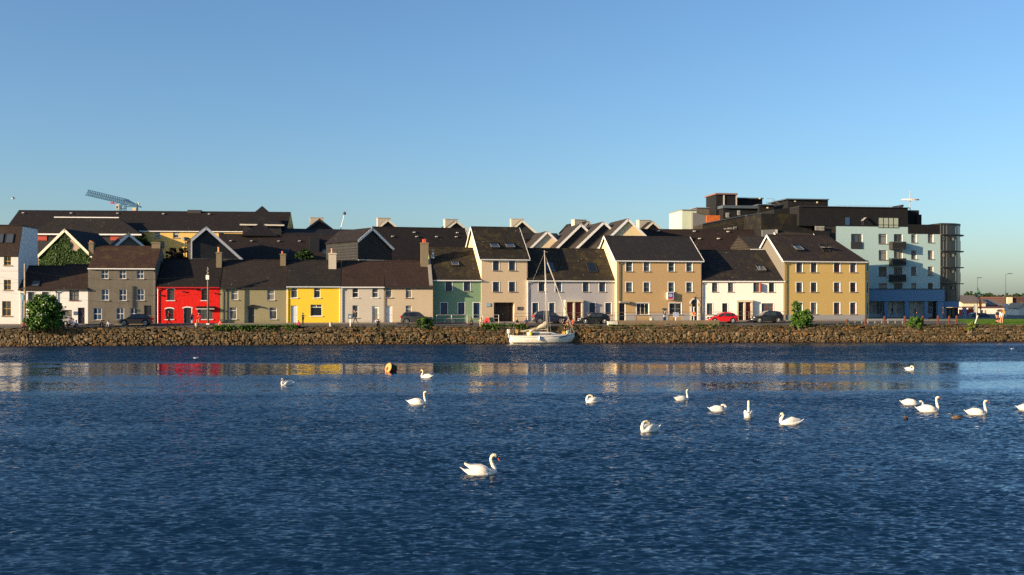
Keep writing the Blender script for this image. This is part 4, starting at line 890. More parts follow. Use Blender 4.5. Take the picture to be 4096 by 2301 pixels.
    def cross(name, p, q, mat, o=.012, wf=.86):
        (x0, z0), (x1, z1) = p, q; d = Vector((z1-z0, 0, -(x1-x0))).normalized()
        if d.z < 0: d = -d
        m = MB(); a = [(x0, -ty(z0)*wf, z0), (x0, ty(z0)*wf, z0), (x1, ty(z1)*wf, z1), (x1, -ty(z1)*wf, z1)]
        up = [tuple(Vector(c)+d*o) for c in a]; dn = [tuple(Vector(c)-d*.03) for c in a]
        m.add(up+dn, [(0,1,2,3),(7,6,5,4),(0,4,5,1),(1,5,6,2),(2,6,7,3),(3,7,4,0)]); m.build(name, [mat], root)
    def along(p, q, a, b): return (p[0]+(q[0]-p[0])*a, p[1]+(q[1]-p[1])*a), (p[0]+(q[0]-p[0])*b, p[1]+(q[1]-p[1])*b)
    cross('windscreen', *along(top[0], top[1], .1, .93), CARGL); cross('rear_window', *along(top[-1], top[-2], .2, .92), CARGL)
    m = MB(); m.box(2.03, 2.07, -.26, .26, .42, .53); m.build('number_plate', [WHITE], root)
    m = MB(); m.box(-2.07, -2.03, -.26, .26, .52, .63); m.build('number_plate', [plain('plate_yellowish',(.6,.55,.4),.5)], root)
    m = MB(); m.box(2.0, 2.055, -.5, .5, .56, .66); m.build('grille', [DARK], root)
    return root
def Dr(u, t): X = at(u, 136); return Dq(X)+(Dh(X)-Dq(X))*t
car('dark maroon hatchback parked in front of the grey three storey house', 479, 609, 0, Dr(545,.62), (.055,.012,.014), flip=True)
car('metallic grey crossover parked behind the small quay bush, rear to the left', 1601, 1733, 0, Dr(1667,.62), (.045,.042,.045), 'suv')
car('dark navy off-roader parked behind the sailboat mast', 2130, 2268, 0, Dr(2200,.6), (.010,.013,.035), 'suv')
car('black hatchback parked in front of the pale blue house, nose to the left', 2312, 2437, 0, Dr(2370,.5), (.008,.008,.009), flip=True)
car('bright red hatchback in front of the white house', 2828, 2948, 0, Dr(2888,.55), (.62,.008,.012), flip=True)
car('black crossover parked between the white house and the ochre house', 3005, 3130, 0, Dr(3067,.55), (.015,.016,.020), 'suv', flip=True)
car('pale silver car half hidden behind the big bush at the left', 180, 288, 0, Dr(240,.6), (.5,.5,.48), flip=True)
for (x0, x1, D, c, k, lab) in ((1045,1255,186,(.01,.02,.05),'van','dark blue people carrier in the far car park behind the leaning post'),(1262,1395,192,(.015,.018,.025),'hatch','black car in the far car park behind the group on the grass'),
        (1420,1500,205,(.5,.1,.1),'hatch','pale red and white car at the right end of the far car park'),(1000,1060,200,(.05,.07,.09),'hatch','grey blue car beside the glass corner tower'),(1130,1200,206,(.6,.6,.6),'van','white van parked behind the dark blue people carrier')):
    car(lab, ru(8,x0), ru(8,x1), 0, D, c, k, z=1.25, group='cars in the far car park')

# ================================================================ people
SKIN = plain('skin', (.56,.25,.15), .6); HAIRD = plain('dark_hair', (.02,.013,.01), .6); HAIRB = plain('blond_hair', (.35,.2,.08), .6); HAIRR = plain('brown_hair', (.10,.04,.02), .6)
def cloth(c): return plain('cloth_%.2f_%.2f_%.2f' % c, c, .85, var=.12)
def person(label, u, D, pose, top, bottom, heading=0, h=1.7, hair=HAIRD, shoes=(.05,.05,.05), sleeves=False, legs_bare=False, z=None, hat=None, dress=None, bag=None, group='people on the quay', arms=None, z_off=0):
    X = at(u, D); s = h/1.72
    root_z = (gz(X, D) if z is None else z)+z_off
    J = {}; st = pose
    if st == 'stand':
        J = dict(pel=(0,0,.95), wai=(0,0,1.1), che=(0,0,1.32), nec=(0,-.01,1.47), hed=(0,-.03,1.60), hdt=(0,-.02,1.69),
                 hl=(-.095,0,.90), kl=(-.10,-.02,.50), al=(-.10,.01,.09), tl=(-.11,-.16,.04), hr=(.095,0,.90), kr=(.11,-.03,.50), ar=(.12,0,.09), tr=(.14,-.16,.04))
    elif st == 'walk':
        J = dict(pel=(0,0,.93), wai=(0,-.01,1.08), che=(0,-.02,1.30), nec=(0,-.03,1.46), hed=(0,-.06,1.58), hdt=(0,-.05,1.67),
                 hl=(-.095,0,.89), kl=(-.10,-.17,.52), al=(-.10,-.28,.11), tl=(-.10,-.45,.06), hr=(.095,0,.89), kr=(.10,.06,.49), ar=(.10,.33,.15), tr=(.10,.24,.04))
    else:  # sit: on an edge at z=0, legs hanging
        lean = -.12 if st == 'sit' else -.28
        J = dict(pel=(0,0,.12), wai=(0,lean*.2,.27), che=(0,lean*.6,.50), nec=(0,lean,.66), hed=(0,lean-.04,.79), hdt=(0,lean-.03,.88),
                 hl=(-.095,-.04,.10), kl=(-.12,-.46,.12), al=(-.12,-.52,-.30), tl=(-.12,-.68,-.36), hr=(.095,-.04,.10), kr=(.12,-.46,.14), ar=(.15,-.48,-.28), tr=(.16,-.64,-.34))
        if st == 'perch':   # sitting on the ground with knees up
            J.update(kl=(-.13,-.40,.42), al=(-.12,-.62,.07), tl=(-.12,-.78,.04), kr=(.13,-.38,.45), ar=(.13,-.60,.07), tr=(.14,-.76,.04))
    che = Vector(J['che']); sw = .17
    J['sl'] = tuple(che+Vector((-sw,0,.09))); J['sr'] = tuple(che+Vector((sw,0,.09)))
    a = arms or ('down' if st in ('stand',) else 'swing' if st == 'walk' else 'lap')
    A = dict(down=((-.06,.02,-.28),(-.02,-.08,-.25),(.06,.02,-.28),(.02,-.08,-.25)), swing=((-.05,.12,-.25),(-.02,.04,-.25),(.05,-.10,-.26),(.02,-.16,-.18)),
             lap=((-.06,-.06,-.27),(.07,-.22,-.06),(.06,-.06,-.27),(-.07,-.22,-.06)), head=((-.12,-.12,.06),(.10,-.06,.24),(.12,-.12,.06),(-.10,-.06,.24)),
             phone=((-.06,-.06,-.26),(.08,-.16,.18),(.06,-.06,-.26),(-.08,-.2,.14)), point=((-.06,-.06,-.26),(.06,-.2,.02),(.2,-.05,-.12),(.2,-.05,.05)))[a]
    el = Vector(J['sl'])+Vector(A[0]); wl = el+Vector(A[1]); er = Vector(J['sr'])+Vector(A[2]); wr = er+Vector(A[3])
    J.update(el=tuple(el), wl=tuple(wl), er=tuple(er), wr=tuple(wr), pl=tuple(wl+(wl-el).normalized()*.08), pr=tuple(wr+(wr-er).normalized()*.08))
    rad = dict(pel=.125, wai=.115, che=.135, nec=.055, hed=.088, hdt=.07, hl=.09, kl=.058, al=.04, tl=.035, hr=.09, kr=.058, ar=.04, tr=.035, sl=.062, el=.042, wl=.028, pl=.032, sr=.062, er=.042, wr=.028, pr=.032)
    bones = [('pel','wai','T'),('wai','che','T'),('che','nec','T'),('nec','hed','H'),('hed','hdt','H'),('pel','hl','B'),('hl','kl','B'),('kl','al','L'),('al','tl','F'),('pel','hr','B'),('hr','kr','B'),('kr','ar','L'),('ar','tr','F'),
             ('che','sl','T'),('sl','el','U'),('el','wl','A'),('wl','pl','N'),('che','sr','T'),('sr','er','U'),('er','wr','A'),('wr','pr','N')]
    ks = list(J); me = bpy.data.meshes.new('tmp'); me.from_pydata([J[k] for k in ks], [(ks.index(a_), ks.index(b_)) for a_, b_, _ in bones], [])
    o = bpy.data.objects.new('tmp', me); COL.objects.link(o); sk = o.modifiers.new('s', 'SKIN'); sk.use_smooth_shade = True
    for k, vtx in zip(ks, me.skin_vertices[0].data): r_ = rad[k]; vtx.radius = (r_*(1.15 if k in ('che',) else 1), r_*(.8 if k in ('pel','wai','che') else 1)); vtx.use_root = (k == 'pel')
    ss = o.modifiers.new('b', 'SUBSURF'); ss.levels = ss.render_levels = 1
    ev = o.evaluated_get(bpy.context.evaluated_depsgraph_get()); em = bpy.data.meshes.new_from_object(ev); bpy.data.objects.remove(o)
    m = MB(); mats = [cloth(top), cloth(bottom), SKIN, cloth(shoes)]
    mi = dict(T=0, H=2, B=1, L=2 if legs_bare else 1, F=3, U=0, A=0 if sleeves else 2, N=2)
    if legs_bare == 2: mi['B'] = 2
    segs = [(Vector(J[a_]), Vector(J[b_]), mi[t], t) for a_, b_, t in bones]
    vs = [v.co.copy() for v in em.vertices]; m.v = [tuple(v*s) for v in vs]
    for p in em.polygons:
        c = Vector((0,0,0))
        for i in p.vertices: c += vs[i]
        c /= len(p.vertices); best = 9; bi = 0
        for A_, B_, k, t in segs:
            d = B_-A_; q = max(0, min(1, (c-A_).dot(d)/d.length_squared)); dd = (c-(A_+d*q)).length/(1.3 if t in 'TB' else 1)
            if dd < best: best = dd; bi = k
        m.f.append(list(p.vertices)); m.m.append(bi)
    hd = Vector(J['hed'])*s                                    # nose, ears, eyes, fingers
    m.ball((hd.x, hd.y-.085*s, hd.z-.005), .014*s, .03*s, .022*s, 6, 4, 2); m.ball((hd.x, hd.y-.072*s, hd.z-.045*s), .028*s, .012*s, .008*s, 6, 4, 2)
    for sg in (-1, 1): m.ball((hd.x+sg*.088*s, hd.y, hd.z), .012*s, .02*s, .03*s, 6, 4, 2); m.ball((hd.x+sg*.032*s, hd.y-.08*s, hd.z+.02*s), .012*s, .008*s, .008*s, 6, 4, 3)
    for w_, e_, p_ in (('wl','el','pl'),('wr','er','pr')):
        w = Vector(J[w_]); d = (w-Vector(J[e_])).normalized(); side = d.cross(Vector((0,1,.3))).normalized(); dn = d.cross(side)
        for k, ln in ((-1.5,.055),(-.5,.068),(.5,.072),(1.5,.062)):
            b0 = w+d*.09+side*.013*k; m.path([b0*s, (b0+d*ln*.5+dn*.008)*s, (b0+d*ln*.9+dn*.03)*s], [.009*s,.008*s,.006*s], 5, 2)
        b0 = w+d*.04+side*.03; m.path([b0*s, (b0+side*.03+d*.03)*s, (b0+side*.035+d*.06)*s], [.011*s,.009*s,.007*s], 5, 2)
    bpy.data.meshes.remove(em)
    root = empty('person', (X, D, root_z), R_(heading), label, 'person', group)
    m.build('body', mats, root, True, fix=False)
    hm = MB(); t = Vector(J['hdt'])*s
    hm.ball((hd.x, hd.y+.022*s, hd.z+.035*s), .098*s, .10*s, .105*s, 10, 7)
    if hair in (HAIRB, HAIRR) or dress: hm.path([(hd.x, hd.y+.06*s, hd.z+.05*s), (hd.x, hd.y+.10*s, hd.z-.1*s), (hd.x, hd.y+.12*s, hd.z-.26*s)], [.08*s,.075*s,.03*s], 8)
    hm.build('hair', [hair], root, True)
    if hat: hm = MB(); hm.ball((hd.x, hd.y+.015*s, hd.z+.085*s), .105*s, .11*s, .075*s, 10, 6); hm.path([(hd.x, hd.y, hd.z+.06*s), (hd.x, hd.y, hd.z+.075*s)], .15*s, 12); hm.build('hat', [cloth(hat)], root, True)
    if dress:
        hm = MB(); zs = [(J['che'][2]+.02, .16), (J['wai'][2], .14), (J['pel'][2]-.02, .2), (J['pel'][2]-.34 if 'stand' in pose or 'walk' in pose else J['pel'][2]-.05, .27)]
        yy = [J['che'][1], J['wai'][1], J['pel'][1]-.02, J['pel'][1]-(.02 if pose in ('stand','walk') else .2)]
        hm.loft([[(r_*s*math.cos(q*math.pi/6), y_*s+r_*.75*s*math.sin(q*math.pi/6), z_*s) for q in range(12)] for (z_, r_), y_ in zip(zs, yy)]); hm.build('dress', [cloth(dress)], root, True)
    if bag: hm = MB(); hm.box(.16*s, .30*s, -.1*s, .18*s, J['pel'][2]*s-.1, J['pel'][2]*s+.22); hm.build('bag', [cloth(bag)], root, bevel=.03)
    return root
Q = lambda u, o=.35: Dq(at(u, 132))+o
BLK = (.015,.015,.018); WH = (.7,.7,.7)
person('seated person in a pink top and black trousers at the foot of the wooden pole', ru(1,207), Q(95,.3), 'sit', (.35,.12,.10), BLK, 15)
person('seated person in dark clothes half behind the big bush beside the pole', ru(1,245), Q(112,.3), 'sit', (.05,.05,.05), BLK, -10)
person('seated person in dark blue in front of the silver car', ru(1,556), Q(254,.8), 'perch', (.02,.03,.05), BLK, 0, sleeves=True)
person('crouching person in a white and blue top beside the arched dark door', ru(1,655), Q(298,.8), 'perch', (.45,.55,.75), (.02,.03,.08), 60, sleeves=True)
person('small seated person in dark clothes near the grey house windows', ru(1,897), Q(409,.7), 'perch', (.03,.03,.04), BLK, 0)
person('seated person in a pale grey top left of the maroon car', ru(1,958), Q(436,.7), 'perch', (.45,.45,.46), (.3,.3,.3), 0, hair=HAIRR)
person('man in a maroon top and black trousers walking past the red house', ru(2,170), Dr(677,.72), 'walk', (.28,.01,.02), BLK, -90, 1.8, sleeves=True)
person('person in a dark top and blue jeans sitting outside the red house door', ru(2,370), Dr(768,.85), 'sit', (.04,.04,.08), (.08,.16,.25), 10, 1.72, hat=(.5,.35,.22), z_off=.5, arms='phone')
person('woman in a bright red dress and cap outside the red house', ru(2,435), Dr(798,.85), 'sit', (.7,.02,.02), (.7,.02,.02), -10, 1.72, hat=(.6,.45,.4), dress=(.75,.015,.015), legs_bare=2, z_off=.5, arms='phone')
person('seated person in a coral pink hoodie at the corner of the red house', ru(2,620), Q(883,.5), 'perch', (.75,.22,.18), (.7,.25,.2), 10, 1.7, sleeves=True, hair=HAIRR)
person('child in a bright pink top sitting beside the standing woman', ru(2,1305), Q(1195,.5), 'perch', (.65,.05,.12), (.6,.05,.1), 0, 1.45, hair=HAIRR, sleeves=True)
person('woman in black with a pale bag standing before the yellow house', ru(2,1340), Q(1211,1.6), 'stand', (.03,.025,.02), BLK, 80, 1.66, bag=(.6,.5,.35), arms='point', sleeves=True)
person('person in black walking past the pale grey house with hands raised to the head', ru(3,488), Dr(1422,.55), 'walk', BLK, BLK, -60, 1.78, arms='head')
person('person in black sitting on the quay with a pink cloth, left of the grey crossover', ru(3,688), Q(1514,.5), 'perch', BLK, BLK, 0, 1.75, arms='head', hair=HAIRR)
person('person in black sitting on the quay beside the bicycle', ru(4,505), Q(1888,.5), 'sit', BLK, (.02,.02,.02), -50, 1.8, hair=HAIRD, z_off=.1)
person('person in a cream shirt sitting on the quay next to the red folding chair', ru(4,600), Q(1924,.5), 'sit', (.55,.45,.33), (.5,.42,.3), 5, 1.8, hair=HAIRB, legs_bare=1, z_off=.15)
person('blond person in white shorts sitting on the quay under the garage opening', ru(4,980), Q(2066,.4), 'sit', (.06,.06,.09), WH, 40, 1.8, hair=HAIRB, legs_bare=1, z_off=.05, shoes=(.6,.6,.6))
person('man in a navy shirt and dark shorts sitting on the quay above the furled sail', ru(4,1088), Q(2106,.4), 'sit', (.02,.03,.08), BLK, -10, 1.85, legs_bare=1, z_off=.05)
person('left of three sunlit people on the quay wall, black top and bare legs', ru(5,525), Q(2253,.2), 'sit', BLK, (.35,.1,.06), 25, 1.75, hair=HAIRR, legs_bare=2, arms='phone', shoes=(.5,.25,.2))
person('middle of three sunlit people on the quay wall, patterned top and long hair', ru(5,572), Q(2271,.2), 'sit', (.4,.25,.15), (.5,.2,.12), 15, 1.75, hair=HAIRB, legs_bare=2, shoes=(.1,.1,.1))
person('right of three sunlit people on the quay wall, pink top and blue shoes', ru(5,626), Q(2292,.2), 'sit', (.45,.10,.07), (.6,.28,.22), -25, 1.8, hair=HAIRD, legs_bare=2, arms='phone', shoes=(.05,.3,.5))
person('person crouching in black on the grass at the right', ru(8,1283), Q(3985,3.0), 'perch', (.02,.015,.02), (.25,.1,.06), 10, 1.75, legs_bare=1, group='people on the grass', z_off=.05)
person('standing person in black with bare legs on the grass at the right', ru(8,1293), Q(3989,4.2), 'stand', BLK, BLK, 0, 1.7, legs_bare=2, group='people on the grass')
person('standing person with a red cap and pale top on the grass', ru(8,1330), Q(4006,2.2), 'stand', (.55,.6,.62), (.5,.55,.5), 160, 1.75, hat=(.6,.03,.08), legs_bare=2, group='people on the grass', bag=(.7,.65,.35), hair=HAIRR)
for x, lab, b_ in ((372,'left of three figures in the shade under the blue block, in blue jeans',(.05,.1,.18)),(577,'middle of three figures in the shade under the pale blue block, above the round bush',BLK),(820,'right of three figures in the shade under the pale blue block, near the glass tower',BLK)):
    person(lab, ru(8,x), 156, 'walk' if x != 577 else 'stand', BLK, b_, -70, 1.8, z=2.62, sleeves=True, group='people under the pale blue block')

# ================================================================ swans and ducks
def featherm():
    m, nt, b = newmat('white_feathers'); b.inputs['Roughness'].default_value = .8; b.inputs['Specular IOR Level'].default_value = .2
    v = coords(nt); sp_ = nt.nodes.new('ShaderNodeSeparateXYZ'); L(nt, v, sp_.inputs[0])
    n = noise(nt, coords(nt, (4,9,9)), 3.5, 4, .6)
    col = mixc(nt, ramp(nt, n, [(.35, 0), (.7, 1)]), (.64,.60,.52), (.86,.83,.77))
    neck = ramp(nt, sp_.outputs[2], [(.26, 0), (.42, 1)])
    col = mixc(nt, neck, col, mixc(nt, n, (.72,.58,.34), (.82,.70,.46)))
    L(nt, col, b.inputs['Base Color']); bump(nt, b, noise(nt, coords(nt, (2,8,8)), 6, 4, .6), .5, .012); return m
FEA = featherm(); ORB = plain('orange_beak', (.70,.12,.03), .4); BLKF = plain('black_face', (.012,.012,.012), .5)
NECK = {'main': ([(.40,.05),(.50,.10),(.485,.20),(.43,.31),(.385,.42),(.375,.50),(.40,.575),(.455,.615),(.52,.61),(.565,.575)], [(.585,.545),(.675,.395)]),
        'up': ([(.36,.05),(.45,.10),(.455,.20),(.43,.32),(.405,.44),(.39,.55),(.40,.63),(.44,.665),(.50,.665),(.545,.645)], [(.565,.63),(.655,.555)]),
        'low': ([(.36,.06),(.46,.11),(.54,.155),(.60,.17),(.655,.14),(.685,.09),(.68,.03),(.665,-.03)], None),
        'preen': ([(.34,.05),(.43,.12),(.44,.24),(.40,.36),(.31,.43),(.20,.44),(.12,.40),(.07,.34)], [(.055,.32),(-.01,.24)]),
        'tuck': ([(.36,.05),(.45,.12),(.465,.22),(.42,.31),(.33,.345),(.24,.335),(.18,.31)], [(.16,.30),(.08,.26)]),
        'rest': ([(.36,.05),(.45,.12),(.44,.24),(.37,.33),(.33,.42),(.37,.49),(.43,.48),(.47,.44)], [(.485,.42),(.52,.32)])}
def fuse(m, vox, name, mat, parent):
    me = bpy.data.meshes.new('tmp'); me.from_pydata(m.v, [], m.f); o = bpy.data.objects.new('tmp', me); COL.objects.link(o)
    r = o.modifiers.new('r', 'REMESH'); r.mode = 'VOXEL'; r.voxel_size = vox; sm = o.modifiers.new('s', 'SMOOTH'); sm.factor = .5; sm.iterations = 4
    em = bpy.data.meshes.new_from_object(o.evaluated_get(bpy.context.evaluated_depsgraph_get())); bpy.data.objects.remove(o)
    em.name = name; em.materials.clear(); em.materials.append(mat)
    for p in em.polygons: p.use_smooth = True
    ob = bpy.data.objects.new(name, em); COL.objects.link(ob); ob.parent = parent; return ob
def swan(label, u, v, heading, pose, s=1.0, raise_=0, wing_up=0, vox=.016):
    D = F*HC/(v-VH); X = at(u, D)
    root = empty('swan', (X, D, 0), R_(heading), label, 'swan', 'white swans on the water'); root.scale = (s, s, s)
    m = MB(); n = 16
    st = [(-.63,.245,.02,.010),(-.55,.19,.065,.025),(-.46,.13,.11,.055),(-.35,.085,.15,.10),(-.2,.06,.19,.145),(-.04,.055,.215,.165),(.12,.055,.215,.165),(.25,.05,.19,.15),(.35,.045,.15,.13),(.43,.045,.10,.095),(.475,.045,.05,.05)]
    m.loft([[(x, ry*math.cos(t), zc+rz_*math.sin(t)) for t in [2*math.pi*k/n for k in range(n)]] for x, zc, ry, rz_ in st])
    nk, bk = NECK[pose]; k = len(nk)
    side = {'preen': .10, 'tuck': .03}.get(pose, 0)
    pts = [(x, side*max(0, (i-k*.5)/(k*.5)), z) for i, (x, z) in enumerate(nk)]
    rad = [.098-.043*min(1, i/4) for i in range(k)]
    if bk: rad[-1] = .034; rad[-2] = .055; rad[-3] = .06
    m.path(pts, rad, 12)
    fuse(m, vox, 'body', FEA, root)
    if bk:
        p0 = Vector((bk[0][0], side, bk[0][1])); p1 = Vector((bk[1][0], side*(1.2), bk[1][1])); d = (p1-p0)
        b = MB(); b.path([p0-d*.12, p0+d*.15, p0+d*.62, p1], [.026,.021,.017,.008], 8, flat=1.0); b.build('beak', [ORB], root, True)
        b = MB(); b.path([p0-d*.34, p0-d*.05, p0+d*.13], [.022,.031,.024], 8); b.ball(tuple(p0+Vector((0,0,.02))), .018, .018, .018, 8, 5); b.build('face_mask', [BLKF], root, True)
    for sg in (-1, 1):                                       # folded wings
        w = MB(); up = wing_up
        st = [(.31,.12,.12,.03,.06),(.22,.16,.15,.05,.10),(.06,.165,.185,.058,.135),(-.12,.14,.20,.055,.125),(-.27,.10,.19+up*.3,.042,.085),(-.39,.075,.185+up*.7,.03,.05),(-.49,.05,.19+up,.014,.022)]
        w.loft([[(x, sg*(yc)+ry*math.cos(t), zc+rz_*math.sin(t)) for t in [2*math.pi*q/12 for q in range(12)]] for x, yc, zc, ry, rz_ in st]); w.build('wing', [FEA], root, True)
    return root
swan('largest swan, alone in the middle of the near water, neck curved and head bent right', ru(0,1918), 1898, 6, 'main', 1.0, wing_up=.17, vox=.010)
swan('small distant swan seen nearly head on left of the orange buoy', 1149, 1541, -138, 'rest', .88, wing_up=.12)
swan('distant swan facing left with a thin raised neck just right of the orange buoy', 1708, 1511, 160, 'main', .85)
swan('swan facing right with a straight neck left of centre, below the orange buoy', 1668, 1617, 0, 'up', .98)
swan('preening swan with its head turned back on its shoulders, below the sailboat', 2374, 1610, 200, 'preen', .9, wing_up=.08)
swan('swan turned away with its neck up, farthest of the middle right swans', 2727, 1602, 25, 'up', .85)
swan('preening swan with looped neck, nearest of the middle right swans', 2600, 1726, 215, 'preen', 1.0, wing_up=.06)
swan('resting swan with its head tucked on its back, left of the swan seen from behind', 2872, 1645, 10, 'tuck', .9)
swan('swan seen from behind with a long straight upright neck', 2995, 1669, 78, 'up', 1.05)
swan('wide swan facing left with its head bowed onto its breast and wings slightly raised', 3162, 1697, 180, 'rest', .98, wing_up=.03)
swan('small distant preening swan near the right side, close to the quay', 3638, 1480, -35, 'preen', .7)
swan('feeding swan with its head down at the water, left of the paired swans', 3642, 1619, 3, 'low', .98)
swan('left of two tall necked swans swimming right at the right side', 3712, 1647, 0, 'up', 1.08)
swan('right of two tall necked swans swimming right at the right side', 3906, 1659, 0, 'up', 1.0)
swan('swan cut off by the right edge of the photo, tail to the left', 4108, 1641, 5, 'low', 1.0)
def duck(label, u, v, heading, body, s=1):
    D = F*HC/(v-VH); root = empty('duck', (at(u, D), D, 0), R_(heading), label, 'duck', 'ducks on the water'); root.scale = (s,)*3
    m = MB(); st = [(-.26,.09,.02,.01),(-.2,.07,.05,.03),(-.1,.04,.085,.065),(.02,.035,.095,.075),(.12,.035,.075,.065),(.18,.04,.035,.04)]
    m.loft([[(x, ry*math.cos(t), zc+rz_*math.sin(t)) for t in [2*math.pi*k/12 for k in range(12)]] for x, zc, ry, rz_ in st]); m.path([(.12,0,.05),(.17,0,.12),(.18,0,.19),(.2,0,.22)], [.05,.035,.04,.035], 10)
    fuse(m, .012, 'body', body, root)
    h = MB(); h.ball((.195,0,.215), .05, .04, .042); h.path([(.17,0,.10),(.18,0,.2)], [.042,.04], 8); h.build('head', [plain('dark_green_head',(.01,.02,.015),.4)], root, True)
    b = MB(); b.path([(.235,0,.21),(.3,0,.2)], [.018,.012], 6, flat=.6); b.build('beak', [plain('yellow_beak',(.5,.4,.1),.5)], root, True)
    for sg in (-1, 1): w = MB(); w.path([(.08,sg*.07,.08),(-.05,sg*.075,.1),(-.22,sg*.03,.11)], [.03,.035,.01], 8); w.build('wing', [plain('duck_wing',(.10,.06,.04),.7)], root, True)
duck('small dark brown duck facing away below the feeding swan', 3624, 1676, 80, plain('brown_duck', (.03,.015,.01), .7))
duck('small duck with a dark head and buff sides swimming left between the two tall swans', 3825, 1675, 172, plain('buff_duck', (.10,.07,.045), .7), 1.15)
def gull(label, u, v, D=None, z=0, fly=False):
    D = D or F*HC/(v-VH); root = empty('gull', (at(u, D), D, zat(v, D) if fly else 0), R_(20), label, 'gull')
    m = MB(); m.path([(-.25,0,.08),(-.1,0,.06),(.08,0,.06),(.17,0,.11),(.22,0,.12)], [.015,.06,.065,.04,.02], 8); m.build('body', [plain('gull_white',(.75,.75,.72),.7)], root, True)
    w = MB()
    for sg in (-1, 1):
        if fly: w.slab([(.08,sg*.05,.09),(-.06,sg*.05,.09),(-.12,sg*.3,.22),(.06,sg*.3,.24)], .02); w.slab([(.06,sg*.3,.24),(-.12,sg*.3,.22),(-.25,sg*.62,.08),(-.2,sg*.64,.09)], .015)
        else: w.path([(.08,sg*.05,.09),(-.28,sg*.02,.11)], [.03,.01], 6)
    w.build('wings', [plain('gull_grey',(.25,.26,.28),.7)], root, True)
gull('tiny white gull on the water below the red house reflection band', 785, 1435)
gull('tiny white gull on the water near the right end of the quay wall', 4050, 1398)
gull('gull flying in the sky at the far left above the roofs', 54, 797, 120, fly=True)

# ================================================================ mooring buoy
D = F*HC/(1488-VH); root = empty('mooring_buoy', (at(1556, D), D, 0), R_(-40), 'orange drum shaped mooring buoy tilted in the water', 'buoy')
ax = Vector((-.70,-.62,.34)).normalized(); orr = plain('orange_buoy', (.72,.30,.08), .6, var=.25); root.rotation_euler = (0,0,0)
c0 = Vector((-.05,-.1,.32)); c1 = c0-ax*.62
m = MB(); m.path([c1, c1+ax*.04, c0-ax*.05, c0-ax*.04, c0], [.34,.40,.40,.41,.385], 24); m.build('drum', [plain('rusty_drum',(.055,.018,.01),.8,var=.5)], root, bevel=.01)
m = MB(); m.path([c0, c0+ax*.03], [.40,.37], 24); m.build('end_face', [orr], root)
m = MB(); b = c0+ax*.04+Vector((-.03,0,-.1)); sd = ax.cross(Vector((0,0,1))).normalized(); upv = sd.cross(ax)
m.path([b+upv*(.12*math.sin(t))+sd*(.07*math.cos(t))+ax*.05 for t in [2*math.pi*k/12 for k in range(13)]], .02, 6); m.tube(b-upv*.25, b+upv*.12+ax*.05, .025); m.build('mooring_ring', [plain('dark_iron',(.03,.02,.015),.7)], root)

# ================================================================ sailboat
bs = 4200/130.5
Db = F*HC/(1373.5-VH); root = empty('sailboat', (at(2168, Db), Db, 0), math.atan(.115), 'white moored sailboat with a bare mast and furled beige sail', 'sailboat')
k = Db/F
st = []   # x along (bow +), half beam, deck z, keel z
prof = [(-4.05,.95,1.05,.30),(-3.95,1.0,1.02,.02),(-3.2,1.2,.98,-.3),(-2,1.38,.97,-.5),(-.5,1.45,.98,-.55),(1,1.32,1.02,-.5),(2.3,.98,1.08,-.35),(3.2,.58,1.15,-.15),(3.8,.25,1.22,.15),(4.15,.04,1.27,.75)]
m = MB(); rings = []
for x, hb, zd, zk in prof:
    rings.append([(x, -hb, zd), (x-.02, -hb*.97, zd*.6), (x-.05, -hb*.86, max(zk+.05, .1)), (x-.08, -hb*.4, zk+.03), (x-.08, 0, zk), (x-.08, hb*.4, zk+.03), (x-.05, hb*.86, max(zk+.05, .1)), (x-.02, hb*.97, zd*.6), (x, hb, zd)])
m.loft(rings); HULL = plain('gelcoat', (.80,.74,.62), .35, var=.12)
hull = m.build('hull', [HULL], root, True)
m = MB()
for sg in (-1, 1):
    m.path([(x, sg*(hb+.012), zd-.14) for x, hb, zd, zk in prof[1:]], .022, 6); 
m.build('blue_stripe', [plain('navy_stripe', (.02,.04,.10), .5)], hull)
m = MB(); m.path([(x-.03, -(hb*.93+.012), .13) for x, hb, zd, zk in prof[1:-1]], .045, 6); m.build('waterline_stripe', [plain('antifoul_brown', (.10,.06,.03), .8)], hull)
m = MB(); m.loft([[(x, -hb*.98, zd+.005), (x, 0, zd+.06), (x, hb*.98, zd+.005), (x, 0, zd-.05)] for x, hb, zd, zk in prof]); m.build('deck', [plain('deck', (.60,.56,.48), .6, var=.15)], root)
m = MB(); m.loft([[(x, -w, 1.0), (x, -w*.82, z), (x, 0, z+.05), (x, w*.82, z), (x, w, 1.0)] for x, w, z in ((-1.9,.8,1.38),(-.8,.85,1.42),(.6,.75,1.40),(1.5,.55,1.3),(2.3,.3,1.12))]); cab = m.build('cabin', [HULL], root, True)
m = MB(); m.slab([(-1.6,-.86,1.12),(1.2,-.68,1.12),(1.1,-.64,1.27),(-1.6,-.79,1.27)], .02); m.v = [(x, y-.03, z) for x, y, z in m.v]; m.build('cabin_window', [plain('navy_window', (.01,.015,.05), .15)], cab)
mt = zat(1009, Db); mx = (2190-2168)*k; mxt = (2178-2168)*k
MAST = plain('mast_metal', (.55,.50,.42), .4, .3)
m = MB(); m.tube((mx,0,1.35),(mxt,0,mt),.07,.055,8); mast = m.build('mast', [MAST], root, True)
m = MB(); zc_ = 1.35+(mt-1.35)*.55; xm = (mx+mxt)/2; m.tube((xm,-.75,zc_-.02),(xm,.75,zc_-.02),.025,n=5); m.box(mxt-.02,mxt+.4,-.01,.01,mt,mt+.03); m.tube((mxt-.2,0,mt+.12),(mxt+.2,0,mt+.12),.012,n=4); m.tube((mxt,0,mt),(mxt,0,mt+.25),.012,n=4); m.build('spreader', [MAST], mast)
m = MB(); m.tube((4.1,0,1.3),(mxt+.05,0,mt-.3),.035,.03,5)
